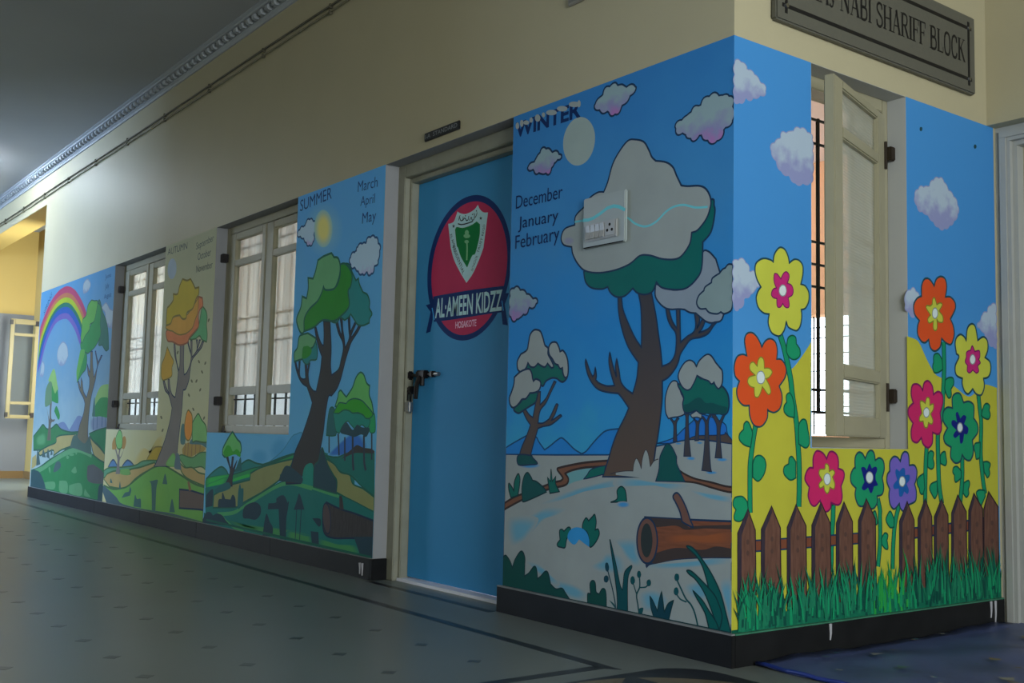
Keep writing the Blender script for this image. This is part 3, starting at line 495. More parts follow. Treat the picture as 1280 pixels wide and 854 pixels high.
('bush#7', None, 'f', 'w_teal3', '-2240,940! -2250,1032 -2226,1122 -2180,1160 -2132,1126 -2112,1100! -2052,1090 -1960,1046 -1930,1016! -2206,924', (62, 'w_inkg')),
('bush#8', None, 'f', 'w_teal2', '-1884,1008! -1898,1050 -1918,1132! -1880,1102! -1876,1200! -1858,1104! -1816,1144! -1814,1086 -1766,1028!', (59, 'w_inkg')),
('bush#9', None, 'f', 'w_navy', '-706,212! -736,276 -748,354! -718,326 -672,262! -658,334 -634,402! -620,340 -606,264! -570,326 -518,356! -542,288 -564,212!', (49, 'w_inkg')),
('snow_field', 'blue_shading', 's', 'w_blue2', '-960,978 -966,968 -988,958 -1018,952 -1052,950 -1082,952 -1104,960 -1112,968 -1104,980 -1084,990 -1052,996 -1018,998 -988,996 -966,988', (0.4, 'w_snow')),
('snow_field', 'blue_arc', 'f', 'w_blue2', '-1636,734 -1570,766 -1488,766 -1430,736 -1404,686 -1402,634! -1462,656 -1520,680! -1566,638 -1614,644 -1658,682', 0),
('fallen_log', None, 'f', 'w_log', '-808,900! -408,914 0,932! 0,700! -222,678 -498,638 -742,580 -792,580', (70, 'ink')),
('fallen_log', 'bark_shade', 'f', 'w_logd', '-766,898! -454,908 -406,884 -378,862 -314,878 0,910! 0,880! -224,868 -406,844 -502,864 -716,840', 0),
('fallen_log', 'bark_shade', 'f', 'w_logd', '-692,660! -500,714 -258,724 -134,758 0,756! 0,700! -222,678 -498,638 -722,584', 0),
('fallen_log', 'bark_light', 's', 'w_logl', '-596,786 -406,816 -224,826 0,864 0,794 -222,766 -406,762 -576,740', (0.5, 'w_log')),
('fallen_log', 'branch_stub', 'f', 'w_log2', '-532,1058 -514,1084 -484,1086 -446,1050 -398,978 -370,916! -342,868 -406,882 -444,896! -464,960 -504,1020', (64, 'ink')),
('fallen_log', 'cut_end', 'f', 'w_log2', '-680,746 -690,676 -716,618 -756,584 -802,580 -844,606 -874,658 -886,728 -878,798 -850,856 -808,892 -762,894 -720,866 -692,814', (74, 'ink')),
('fallen_log', 'hollow', 'f', 'w_hollow', '-728,744 -734,692 -750,650 -772,624 -798,622 -822,642 -840,682 -846,734 -842,786 -826,828 -802,854 -776,856 -752,834 -736,794', 0),
('reed#1', None, 'l', 'w_navy', '-1198,500 -1176,446 -1140,362 -1112,280 -1100,224', (58, 0, 'ink')),
('reed#1', 'seed_head', 'f', 'w_navy', '-1178,512 -1178,496 -1182,484 -1190,476 -1200,474 -1210,480 -1218,490 -1222,504 -1222,518 -1218,532 -1210,538 -1200,540 -1190,536 -1184,526', 0),
('reed#1', 'seed_head', 'f', 'w_navy', '-1180,422 -1182,412 -1190,402 -1200,394 -1212,394 -1224,396 -1232,406 -1234,416 -1232,428 -1224,438 -1214,444 -1202,446 -1190,442 -1182,434', 0),
('leaf_clump#1', None, 'f', 'w_navyg', '-1086,212! -1090,340 -1174,708 -1104,540 -1058,402 -1030,360! -1022,420 -1008,494 -950,542 -934,536 -970,468 -978,368 -972,212!', (42, 'w_inkg')),
('leaf_clump#1', 'small_leaf', 'f', 'w_navyg', '-1172,272! -1116,250 -1094,212!', 0),
('reed#2', None, 'l', 'w_navyg', '-854,212 -866,272 -882,346 -852,406 -856,482', (64, 0, 'ink')),
('reed#2', 'twig', 'l', 'w_navyg', '-882,352 -900,386 -922,432', (51, 0, 'ink')),
('reed#2', 'twig', 'l', 'w_navyg', '-850,402 -788,414 -760,446', (50, 0, 'ink')),
('reed#2', 'seed_head', 'f', 'w_navyg', '-900,446 -902,432 -910,422 -918,414 -930,414 -938,418 -946,428 -948,440 -946,454 -940,464 -930,472 -920,472 -910,468 -904,458', 0),
('reed#2', 'seed_head', 'f', 'w_navyg', '-838,496 -840,484 -846,474 -854,468 -864,468 -872,472 -878,480 -880,490 -878,502 -872,512 -864,518 -856,518 -846,514 -842,506', 0),
('reed#2', 'seed_head', 'f', 'w_navyg', '-738,448 -740,438 -746,428 -754,424 -764,422 -772,426 -778,432 -782,442 -780,454 -774,462 -764,468 -754,470 -746,466 -740,458', 0),
('reed#2', 'leaf', 'f', 'w_navyg', '-862,212! -856,252 -812,264 -826,212!', 0),
('reed#3', None, 'l', 'w_navyg', '-488,498 -448,442 -402,382 -354,348 -318,294 -290,212', (71, 0, 'ink')),
('reed#3', 'twig', 'l', 'w_navyg', '-496,410 -456,374 -396,362', (56, 0, 'ink')),
('reed#3', 'seed_head', 'f', 'w_navyg', '-466,518 -468,506 -474,496 -484,490 -494,490 -504,494 -510,502 -512,512 -510,524 -504,534 -494,540 -484,540 -474,538 -468,528', 0),
('reed#3', 'seed_head', 'f', 'w_navyg', '-470,424 -472,412 -480,400 -488,394 -498,394 -508,398 -514,406 -516,418 -514,430 -508,440 -498,446 -488,448 -480,444 -474,434', 0),
('leaf_clump#2', None, 'f', 'w_grass', '-400,732 -350,732 -286,688 -176,580 -96,466 -52,356 0,212! -120,212! -130,242 -166,340 -194,468 -248,606 -312,678', (55, 'w_inkg')),
('leaf_clump#2', 'leaf', 'f', 'w_grass', '-394,572 -348,570 -256,518 -166,458 -122,412 -78,314 -104,214! -220,424 -310,518 -376,552', (55, 'w_inkg')),
('leaf_clump#2', 'leaf', 'f', 'w_grass', '-338,446! -254,394 -192,332 -130,270 -104,224! -190,212! -228,314 -300,396', (55, 'w_inkg')),
('bottom_edge', None, 'l', 'w_inkg', '-2476,212 -2,216', (87, 0, 'ink')),
('season_lettering', None, 't', 'w_navyt', 'WINTER', (-1.227, 2.006, -0.796, 2.001, 0.0641, 'heavy')),
('season_lettering', 'snow_drift', 'f', 'w_snow', '-2402,4102 -2406,4086 -2418,4078 -2434,4082 -2446,4094 -2452,4114 -2448,4130 -2436,4138 -2420,4136 -2408,4122', 0),
('season_lettering', 'snow_drift', 'f', 'w_snow', '-2342,4112 -2346,4096 -2356,4086 -2372,4090 -2384,4104 -2390,4122 -2386,4140 -2374,4148 -2358,4144 -2346,4130', 0),
('season_lettering', 'snow_drift', 'f', 'w_snow', '-2262,4100 -2270,4090 -2290,4088 -2314,4094 -2334,4104 -2342,4118 -2334,4128 -2314,4130 -2290,4124 -2270,4114', 0),
('season_lettering', 'snow_drift', 'f', 'w_snow', '-2212,4110 -2216,4098 -2226,4092 -2242,4096 -2254,4106 -2258,4120 -2254,4134 -2242,4138 -2228,4136 -2216,4124', 0),
('season_lettering', 'snow_drift', 'f', 'w_snow', '-2110,4104 -2116,4088 -2134,4080 -2158,4086 -2176,4102 -2184,4122 -2178,4138 -2160,4146 -2136,4140 -2118,4124', 0),
('season_lettering', 'snow_drift', 'f', 'w_snow', '-2046,4116 -2050,4106 -2060,4100 -2074,4104 -2086,4114 -2092,4128 -2088,4138 -2076,4144 -2062,4140 -2050,4130', 0),
('season_lettering', 'snow_drift', 'f', 'w_snow', '-1892,4100 -1904,4090 -1940,4090 -1984,4100 -2020,4116 -2034,4134 -2020,4144 -1984,4144 -1940,4134 -1906,4118', 0),
('season_lettering', 'snow_drift', 'f', 'w_snow', '-1758,4102 -1770,4090 -1802,4090 -1844,4100 -1878,4116 -1892,4134 -1878,4144 -1846,4144 -1804,4134 -1770,4118', 0),
('season_lettering', 'snow_drift', 'f', 'w_snow', '-1606,4100 -1618,4090 -1652,4090 -1692,4100 -1728,4116 -1740,4132 -1728,4144 -1694,4144 -1652,4134 -1618,4116', 0),
('season_lettering', 'snow_drift', 'f', 'w_snow', '-1592,4102 -1596,4086 -1606,4078 -1618,4080 -1630,4094 -1634,4112 -1630,4128 -1620,4136 -1608,4134 -1596,4120', 0),
('month_lettering#December', None, 't', 'w_navyt', 'December', (-1.21, 1.691, -0.899, 1.687, 0.056, '')),
('month_lettering#January', None, 't', 'w_navyt', 'January', (-1.19, 1.603, -0.923, 1.597, 0.05, '')),
('month_lettering#February', None, 't', 'w_navyt', 'February', (-1.207, 1.518, -0.913, 1.518, 0.057, '')),
],
'garden':[
('yellow_hill', None, 'f', 'g_yellow', '0,1802! 56,1812 188,1824 402,1866 598,1956 712,2050 822,2166! 810,1418! 1996,1422! 1994,2294! 2092,2282 2164,2252 2270,2124 2378,2022 2488,1990 2678,1926 2794,1878 2892,1866 3014,1930 3116,1974 3306,1954! 3294,212! 0,212!', 0),
('cloud#1', None, 'f', 'g_cloud', '0,4006! 18,4026 66,4034 128,4006 134,3990! 204,3980 256,3940! 320,3910 320,3858 230,3814! 168,3784 118,3782! 68,3738 12,3734 0,3744!', (34, 'g_lilac')),
('cloud#2', None, 'f', 'g_cloud', '380,3464 398,3520 476,3570! 502,3618 596,3640! 662,3684 744,3692 842,3656! 840,3342 744,3292 648,3276 582,3318! 490,3336 436,3398!', (36, 'g_lilac')),
('cloud#3', None, 'f', 'g_cloud', '2116,3418 2196,3502 2308,3520! 2390,3598 2506,3624 2598,3552! 2716,3478 2748,3374 2650,3268 2508,3202 2394,3232! 2282,3294 2170,3316', (44, 'g_lilac')),
('cloud#4', None, 'f', 'g_cloud', '0,2612! 0,2642 38,2662 84,2672 128,2656 154,2626 160,2598! 210,2598 256,2526 256,2500 210,2474! 170,2430 120,2418! 100,2368 60,2328 30,2324 0,2358!', (33, 'g_lilac')),
('cloud#5', None, 'f', 'g_cloud', '1976,2622! 2044,2664 2098,2678 2146,2646 2166,2618 2124,2534 2108,2460 2074,2450 1974,2512!', (42, 'g_lilac')),
('cloud#6', None, 'f', 'g_cloud', '3312,2670! 3236,2658 3188,2622 3162,2586! 3092,2564 3074,2512! 3026,2482 3018,2448 3102,2412 3194,2318 3282,2294 3312,2296!', (46, 'g_lilac')),
('nail_hole#825', None, 'f', 'g_ink', '2238,3982 2232,3968 2218,3960 2204,3962 2198,3974 2204,3988 2218,3996 2234,3994', 0),
('nail_hole#1047', None, 'f', 'g_ink', '3044,3986 3036,3972 3020,3964 3004,3966 2998,3978 3004,3992 3020,4002 3038,3998', 0),
('flower#1', 'stem', 'l', 'g_stem', '482,2190 520,2112 558,2008 596,1884 612,1788 634,1696 660,1576 674,1444 686,1314 688,1156 686,1086 682,1012', (199, 45, 'g_inkg')),
('flower#1', 'leaf', 'f', 'g_leaf', '552,2126! 568,2176 612,2196 650,2184 656,2140! 694,2106 694,2058 644,2030 590,2036 550,2076', (56, 'g_inkg')),
('flower#1', 'leaf', 'f', 'g_leaf', '634,1626! 568,1634 526,1662 526,1702 552,1728! 548,1772 580,1794 612,1768 638,1700!', (55, 'g_inkg')),
('flower#1', 'leaf', 'f', 'g_leaf', '682,1444! 682,1568 720,1614 764,1606 782,1544! 798,1488 792,1438 754,1418', (56, 'g_inkg')),
('flower#1', 'leaf', 'f', 'g_leaf', '650,1320! 612,1356 580,1346 574,1306! 526,1284 526,1236 590,1196 650,1210!', (55, 'g_inkg')),
('flower#1', None, 'f', 'g_fyel', '220,2598 226,2654 272,2690 324,2704 382,2700 408,2690! 418,2740 456,2786 492,2802 536,2788 568,2744 580,2702! 634,2734 690,2732 728,2698 728,2634 706,2566! 756,2558 794,2518 794,2454 756,2400 710,2386! 716,2334 700,2270 662,2234 612,2238 568,2252 548,2288! 526,2226 482,2184 440,2182 388,2202 356,2262 366,2324! 304,2328 252,2362 232,2422 252,2472 280,2502! 242,2546', (66, 'g_ink')),
('flower#1', 'inner_petals', 'f', 'g_mag', '418,2604 450,2610 488,2580! 520,2624 552,2636 580,2610 558,2558! 602,2548 622,2516 612,2480 568,2458! 580,2406 564,2386 530,2390 510,2410! 482,2382 450,2386 446,2438! 408,2442 388,2464 408,2500 442,2512! 418,2550', (45, 'g_mag2')),
('flower#1', 'flower_center', 'f', 'g_white', '548,2504 544,2488 534,2472 518,2464 500,2462 486,2468 474,2480 470,2496 474,2514 486,2528 500,2538 518,2540 534,2534 544,2522', (35, 'g_grey')),
('flower#2', 'stem', 'l', 'g_stem', '228,1554 206,1464 188,1370 176,1280 176,1094 178,982', (171, 42, 'g_inkg')),
('flower#2', 'leaf', 'f', 'g_leaf', '180,1416! 116,1430 70,1462 70,1500 110,1532! 114,1568 144,1586 174,1562 200,1510!', (52, 'g_inkg')),
('flower#2', 'leaf', 'f', 'g_leaf', '202,1304! 226,1350 276,1362 322,1338 338,1298! 318,1238 258,1190 202,1218!', (53, 'g_inkg')),
('flower#2', 'leaf', 'f', 'g_leaf', '148,1056! 108,1088 58,1092 20,1078 10,1038 38,1006! 20,966 30,938 80,930 128,958 158,1010!', (51, 'g_inkg')),
('flower#2', None, 'f', 'g_orange', '116,2114 132,2166 182,2184 232,2164 274,2120 290,2092! 326,2136 378,2156 430,2138 452,2084 446,2020! 494,2020 536,1984 548,1936 526,1888 472,1836! 500,1782 500,1728 474,1678 420,1654 368,1662 352,1672! 348,1614 306,1566 256,1552 204,1570 170,1628 164,1692! 104,1692 54,1730 40,1790 66,1850! 24,1882 14,1948 42,2010 92,2030 140,2024!', (63, 'g_ink')),
('flower#2', 'inner_petals', 'f', 'g_fyel', '244,1960! 254,2002 280,2024 310,2006 316,1950! 368,1952 398,1928 368,1892 332,1880! 368,1838 384,1792 358,1774 316,1808 296,1824! 280,1786 254,1752 220,1758 214,1814! 174,1822 148,1848 164,1882 224,1898! 172,1930 172,1970 202,1986 224,1974', (43, 'g_olive')),
('flower#2', 'flower_center', 'f', 'g_white', '322,1888 318,1868 306,1852 290,1844 270,1844 254,1850 244,1864 240,1882 242,1902 254,1918 270,1926 288,1928 306,1920 316,1906', (33, 'g_grey')),
('flower#3', 'stem', 'l', 'g_stem', '1066,1030 1068,1024 1062,904 1046,786 1042,624 1030,548', (180, 47, 'g_inkg')),
('flower#3', None, 'f', 'g_pink', '840,1280! 840,1348 868,1392 908,1398 958,1378 992,1342! 1022,1390 1068,1394 1114,1366 1130,1316 1124,1276! 1184,1258 1194,1214 1158,1150! 1170,1078 1152,1030 1112,1016 1042,1034! 1030,990 980,970 934,992 918,1052! 862,1014 816,1028 784,1084 798,1146! 750,1196 762,1244 796,1278', (68, 'g_mag2')),
('flower#3', 'inner_petals', 'f', 'g_fyel', '970,1272 974,1300 992,1308 1014,1294 1020,1254! 1060,1266 1084,1244 1058,1216! 1084,1166 1072,1130 1028,1144! 1014,1110 992,1100 968,1124 960,1152! 918,1138 906,1166 942,1194! 906,1236 918,1268', (47, 'g_olive')),
('flower#3', 'flower_center', 'f', 'g_white', '1036,1202 1032,1184 1020,1170 1006,1162 988,1162 974,1170 964,1184 960,1202 964,1218 974,1232 990,1240 1006,1240 1022,1232 1032,1218', (36, 'g_grey')),
('flower#4', 'stem', 'l', 'g_stem', '1600,1054 1628,968 1626,924 1626,746 1598,556', (163, 50, 'g_inkg')),
('flower#4', 'leaf', 'f', 'g_leaf', '1570,960 1530,942 1534,902! 1554,868 1594,872', (61, 'g_inkg')),
('flower#4', 'leaf', 'f', 'g_leaf', '1642,760! 1684,798 1724,782 1712,744! 1724,684 1690,682 1646,716!', (62, 'g_inkg')),
('flower#4', None, 'f', 'g_green', '1326,1280! 1326,1352 1364,1392 1412,1386 1448,1348! 1486,1398 1530,1408 1560,1384 1572,1336! 1622,1354 1672,1332 1684,1272 1656,1206! 1676,1138 1656,1086 1592,1072! 1594,1028 1556,986 1506,986 1458,1036! 1420,1002 1360,1012 1324,1076 1334,1134! 1278,1172 1272,1228 1302,1272', (72, 'g_ink')),
('flower#4', 'inner_petals', 'f', 'g_navy', '1398,1280 1436,1286 1466,1262! 1484,1294 1504,1312 1528,1276! 1572,1290 1596,1272 1574,1228! 1576,1192 1602,1154 1554,1144! 1532,1104 1508,1096 1480,1136! 1434,1116 1404,1134 1436,1178! 1410,1244', 0),
('flower#4', 'flower_center', 'f', 'g_white', '1542,1210 1538,1192 1526,1178 1508,1170 1488,1170 1472,1178 1460,1192 1456,1210 1460,1228 1472,1242 1490,1250 1508,1250 1526,1242 1538,1228', (38, 'g_grey')),
('flower#5', 'stem', 'l', 'g_stem', '1874,1002 1862,982 1814,856 1790,692 1780,528', (167, 51, 'g_inkg')),
('flower#5', 'leaf', 'f', 'g_leaf', '1806,896! 1760,956 1718,928 1702,888 1750,838 1802,838!', (62, 'g_inkg')),
('flower#5', None, 'f', 'g_purple', '1754,1258! 1756,1324 1802,1364 1854,1360 1892,1330! 1912,1378 1952,1404 1998,1384 2010,1300! 2078,1300 2110,1258 2102,1196 2078,1158! 2100,1096 2086,1028 2002,1002! 1972,954 1926,952 1886,978 1874,1012! 1808,972 1758,1004 1740,1070 1750,1122! 1716,1176 1722,1228', (76, 'g_ink')),
('flower#5', 'inner_petals', 'f', 'g_blue', '1826,1242 1838,1272 1878,1254! 1918,1280 1950,1272 1954,1226! 2010,1226 2008,1188 1970,1160! 2000,1112 1980,1082 1938,1102! 1914,1068 1874,1068 1866,1126! 1810,1122 1798,1152 1848,1190!', 0),
('flower#5', 'flower_center', 'f', 'g_white', '1952,1178 1948,1162 1936,1148 1922,1140 1904,1142 1888,1148 1878,1162 1876,1178 1880,1194 1890,1208 1906,1214 1922,1214 1938,1208 1948,1194', (40, 'g_grey')),
('flower#6', 'stem', 'l', 'g_stem', '2506,2286 2508,2110 2502,1996 2486,1852 2464,1706 2410,1556 2406,1390 2416,1154 2452,998', (203, 55, 'g_inkg')),
('flower#6', 'leaf', 'f', 'g_leaf', '2480,2140! 2438,2182 2396,2186 2360,2164 2358,2112! 2344,2076 2364,2034 2420,2036 2486,2064!', (68, 'g_inkg')),
('flower#6', 'leaf', 'f', 'g_leaf', '2520,1982! 2578,2004 2636,2000 2642,1954 2602,1912! 2604,1856 2568,1838 2538,1862 2510,1908!', (69, 'g_inkg')),
('flower#6', 'leaf', 'f', 'g_leaf', '2434,1372! 2464,1402 2506,1408 2516,1372! 2526,1328 2504,1300 2440,1316!', (68, 'g_inkg')),
('flower#6', 'leaf', 'f', 'g_leaf', '2388,1178! 2304,1156 2282,1116 2310,1078! 2350,1042 2388,1076!', (67, 'g_inkg')),
('flower#6', None, 'f', 'g_orange', '2200,2628! 2202,2708 2238,2764 2288,2778 2336,2762 2378,2726! 2408,2782 2474,2814 2538,2800 2560,2738 2538,2654! 2608,2660 2674,2626 2680,2568 2608,2480! 2648,2426 2660,2354 2614,2276 2542,2280 2476,2312! 2454,2242 2382,2204 2318,2224 2292,2290! 2242,2262 2188,2270 2140,2322 2142,2386 2166,2430! 2102,2476 2090,2546 2136,2602', (81, 'g_ink')),
('flower#6', 'inner_petals', 'f', 'g_fyel', '2348,2578! 2356,2620 2384,2630 2412,2580! 2462,2598 2490,2584 2442,2530! 2496,2494 2494,2446 2436,2442 2412,2460! 2414,2392 2386,2368 2358,2386 2362,2444! 2302,2422 2282,2452 2322,2488! 2262,2538 2276,2560 2318,2560', (56, 'g_olive')),
('flower#6', 'flower_center', 'f', 'g_white', '2424,2512 2420,2492 2408,2478 2394,2468 2376,2466 2360,2472 2350,2486 2348,2504 2352,2522 2362,2538 2378,2548 2394,2550 2410,2542 2420,2530', (43, 'g_grey')),
('flower#7', 'stem', 'l', 'g_stem', '3010,1890 3030,1766 3048,1644 3034,1396 3062,1182 3094,1068', (198, 59, 'g_inkg')),
('flower#7', 'leaf', 'f', 'g_leaf', '3060,1742! 3100,1802 3148,1816 3186,1796 3174,1762! 3192,1722 3160,1686 3096,1694 3054,1712!', (73, 'g_inkg')),
('flower#7', 'leaf', 'f', 'g_leaf', '3068,1330! 3132,1334 3180,1314 3158,1272! 3168,1232 3128,1202 3084,1248!', (73, 'g_inkg')),
('flower#7', 'leaf', 'f', 'g_leaf', '3086,1096! 3002,1102 2956,1078 2978,1036! 3014,970 3046,994 3094,1050!', (71, 'g_inkg')),
('flower#7', 'leaf', 'f', 'g_leaf', '3028,1490! 2952,1482 2928,1448! 2950,1396 2964,1354 3018,1364!', (72, 'g_inkg')),
('flower#7', None, 'f', 'g_fyel', '2688,2202! 2672,2282 2690,2332 2750,2366 2808,2350 2838,2322! 2856,2420 2918,2466 2980,2446 3014,2336! 3102,2372 3164,2342 3168,2266 3124,2200! 3198,2168 3212,2100 3170,2040 3094,2022! 3104,1952 3056,1884 2978,1888 2926,1928! 2856,1884 2798,1906 2768,1962 2772,2006! 2682,2030 2668,2102 2726,2180', (86, 'g_ink')),
('flower#7', 'inner_petals', 'f', 'g_mag', '2836,2220 2866,2238 2900,2244! 2928,2284 2966,2240! 3036,2250 3042,2200 3020,2178! 3048,2150 3008,2122 3022,2082 2984,2062 2930,2084! 2884,2058 2846,2072 2852,2118! 2818,2144 2834,2186', (59, 'g_mag2')),
('flower#7', 'flower_center', 'f', 'g_white', '2972,2174 2966,2156 2954,2142 2938,2134 2920,2132 2904,2138 2892,2152 2888,2170 2894,2186 2906,2202 2922,2210 2940,2212 2956,2204 2968,2192', (45, 'g_grey')),
('flower#9', 'stem', 'l', 'g_stem', '2754,1378 2748,1192 2714,1000', (196, 57, 'g_inkg')),
('flower#9', 'leaf', 'f', 'g_leaf', '2736,1256! 2678,1292 2626,1284 2612,1248 2636,1224! 2638,1184 2660,1168 2734,1200!', (69, 'g_inkg')),
('flower#9', 'leaf', 'f', 'g_leaf', '2770,1160! 2838,1180 2860,1152 2838,1110! 2842,1070 2804,1046 2758,1080!', (70, 'g_inkg')),
('flower#9', None, 'f', 'g_green', '2620,1760! 2618,1840 2664,1878 2736,1878 2784,1810! 2870,1822 2938,1788 2932,1688! 2988,1640 2992,1574 2908,1508! 2920,1410 2872,1344 2798,1352 2754,1388! 2724,1336 2650,1320 2584,1366 2592,1446! 2508,1478 2488,1532 2544,1598! 2484,1652 2486,1724 2544,1762', (83, 'g_ink')),
('flower#9', 'inner_petals', 'f', 'g_navy', '2606,1656 2644,1664 2684,1646! 2666,1714 2696,1730 2732,1678! 2778,1708 2822,1694 2788,1636! 2850,1604 2832,1556 2786,1556! 2764,1490 2726,1480 2716,1548! 2654,1520 2626,1544 2674,1584! 2606,1622', 0),
('flower#9', 'flower_center', 'f', 'g_white', '2764,1606 2760,1590 2748,1578 2734,1570 2716,1570 2700,1576 2690,1588 2688,1604 2692,1622 2702,1634 2718,1642 2736,1642 2750,1636 2760,1622', (44, 'g_grey')),
('flower#8', 'stem', 'l', 'g_stem', '2248,1444 2230,1296 2218,1002', (181, 54, 'g_inkg')),
('flower#8', 'leaf', 'f', 'g_leaf', '2264,1390! 2302,1414 2344,1398 2332,1354! 2348,1312 2334,1280 2300,1272 2258,1288!', (67, 'g_inkg')),
('flower#8', 'leaf', 'f', 'g_leaf', '2202,1238! 2126,1204 2112,1158 2138,1126! 2152,1088 2186,1080 2214,1126!', (65, 'g_inkg')),
('flower#8', None, 'f', 'g_pink', '2072,1780! 2044,1840 2058,1912 2112,1930 2166,1916 2200,1882! 2222,1942 2278,1962 2334,1924 2350,1858! 2418,1884 2474,1858 2480,1796 2440,1714! 2454,1644 2454,1580 2410,1546 2332,1558! 2324,1474 2268,1438 2200,1464 2174,1514! 2118,1476 2050,1494 2038,1562 2064,1624! 2006,1678 2008,1738', (79, 'g_mag2')),
('flower#8', 'inner_petals', 'f', 'g_fyel', '2164,1776 2172,1800 2206,1796 2234,1782! 2254,1826 2290,1824 2296,1770! 2344,1782 2344,1742 2304,1702! 2336,1656 2320,1624 2274,1634! 2258,1598 2222,1598 2202,1644! 2154,1642 2156,1674 2188,1706!', (54, 'g_olive')),
('flower#8', 'flower_center', 'f', 'g_white', '2288,1714 2284,1696 2272,1684 2256,1676 2238,1674 2222,1682 2212,1694 2208,1710 2212,1728 2224,1740 2240,1748 2258,1750 2274,1742 2286,1730', (42, 'g_grey')),
('fence', 'rail', 'f', 'g_rail', '202,800! 786,802! 1358,808! 1358,734! 784,730! 202,728!', (55, 'ink')),
('fence', 'rail', 'f', 'g_rail', '2046,822! 2554,842! 3100,874! 3098,788! 2552,766! 2044,746!', (68, 'ink')),
('fence', 'picket#0', 'f', 'g_wood', '56,854! 156,1008! 230,866! 242,324! 60,338!', (51, 'g_inkb')),
('fence', 'picket#0', 'f', 'g_woodd', '56,854! 156,1008! 162,968! 94,840! 96,334! 60,338!', 0),
('fence', 'picket#0', 'f', 'g_woodk', '170,792 166,782 160,776 150,776 142,784 140,794 142,804 150,810 158,810 166,802', 0),
('fence', 'picket#0', 'f', 'g_woodk', '170,720 166,710 160,704 150,704 144,712 140,722 144,732 150,738 160,736 166,730', 0),
('fence', 'picket#1', 'f', 'g_wood', '290,870! 394,1022! 486,874! 496,318! 292,334!', (53, 'g_inkb')),
('fence', 'picket#1', 'f', 'g_woodd', '290,870! 394,1022! 400,982! 326,858! 328,330! 292,334!', 0),
('fence', 'picket#1', 'f', 'g_woodk', '414,802 412,792 404,786 394,786 386,794 384,804 386,814 394,820 404,820 412,812', 0),
('fence', 'picket#1', 'f', 'g_woodk', '414,722 412,712 404,706 394,706 388,712 384,722 388,732 394,738 404,738 412,732', 0),
('fence', 'picket#2', 'f', 'g_wood', '558,874! 652,1026! 760,880! 768,314! 558,330!', (55, 'g_inkb')),
('fence', 'picket#2', 'f', 'g_woodd', '558,874! 652,1026! 658,986! 594,860! 594,326! 558,330!', 0),
('fence', 'picket#2', 'f', 'g_woodk', '686,802 682,790 674,784 666,786 658,792 654,802 658,814 666,820 674,818 682,812', 0),
('fence', 'picket#2', 'f', 'g_woodk', '686,716 682,704 674,698 666,700 658,706 654,716 658,728 666,734 674,732 682,726', 0),
('fence', 'picket#3', 'f', 'g_wood', '824,882! 926,1038! 1032,888! 1040,308! 822,326!', (56, 'g_inkb')),
('fence', 'picket#3', 'f', 'g_woodd', '824,882! 926,1038! 932,996! 862,868! 860,322! 822,326!', 0),
('fence', 'picket#3', 'f', 'g_woodk', '956,804 954,794 946,786 934,788 926,794 924,806 926,816 936,822 946,822 954,814', 0),
('fence', 'picket#3', 'f', 'g_woodk', '956,712 954,700 944,694 934,694 926,702 924,712 926,724 934,730 944,730 954,722', 0),
('fence', 'picket#4', 'f', 'g_wood', '1100,886! 1190,1036! 1290,894! 1294,306! 1096,320!', (58, 'g_inkb')),
('fence', 'picket#4', 'f', 'g_woodd', '1100,886! 1190,1036! 1196,994! 1136,872! 1134,318! 1096,320!', 0),
('fence', 'picket#4', 'f', 'g_woodk', '1224,804 1220,794 1212,786 1202,788 1192,794 1190,806 1192,816 1202,822 1212,822 1220,816', 0),
('fence', 'picket#4', 'f', 'g_woodk', '1224,706 1220,696 1212,688 1200,690 1192,696 1188,708 1192,718 1200,724 1212,724 1220,718', 0),
('fence', 'picket#5', 'f', 'g_wood', '1360,898! 1458,1054! 1568,904! 1572,300! 1354,316!', (60, 'g_inkb')),
('fence', 'picket#5', 'f', 'g_woodd', '1360,898! 1458,1054! 1464,1010! 1396,884! 1390,314! 1354,316!', 0),
('fence', 'picket#5', 'f', 'g_woodk', '1494,812 1490,800 1482,794 1470,794 1462,800 1458,812 1462,824 1470,830 1482,830 1490,822', 0),
('fence', 'picket#5', 'f', 'g_woodk', '1492,704 1490,694 1480,688 1470,688 1460,696 1458,706 1460,718 1470,724 1480,724 1490,716', 0),
('fence', 'picket#6', 'f', 'g_wood', '1874,878! 1976,1024! 2066,884! 2068,294! 1864,308!', (64, 'g_inkb')),
('fence', 'picket#6', 'f', 'g_woodd', '1874,878! 1976,1024! 1982,978! 1912,864! 1902,306! 1864,308!', 0),
('fence', 'picket#6', 'f', 'g_woodk', '2002,788 1998,776 1988,770 1976,770 1968,778 1964,790 1968,802 1978,808 1990,808 2000,800', 0),
('fence', 'picket#6', 'f', 'g_woodk', '2000,680 1996,668 1988,662 1976,662 1966,670 1962,682 1966,694 1976,700 1988,700 1998,692', 0),
('fence', 'picket#7', 'f', 'g_wood', '2118,892! 2216,1040! 2306,904! 2306,290! 2108,304!', (65, 'g_inkb')),
('fence', 'picket#7', 'f', 'g_woodd', '2118,892! 2216,1040! 2224,994! 2156,878! 2144,302! 2108,304!', 0),
('fence', 'picket#7', 'f', 'g_woodk', '2246,798 2242,786 2232,778 2220,780 2210,786 2206,798 2210,810 2220,818 2232,818 2242,810', 0),
('fence', 'picket#7', 'f', 'g_woodk', '2244,680 2240,670 2230,662 2218,662 2208,670 2204,682 2208,694 2218,702 2230,700 2240,692', 0),
('fence', 'picket#8', 'f', 'g_wood', '2340,898! 2442,1034! 2534,910! 2532,286! 2326,300!', (67, 'g_inkb')),
('fence', 'picket#8', 'f', 'g_woodd', '2340,898! 2442,1034! 2448,988! 2376,884! 2364,298! 2326,300!', 0),
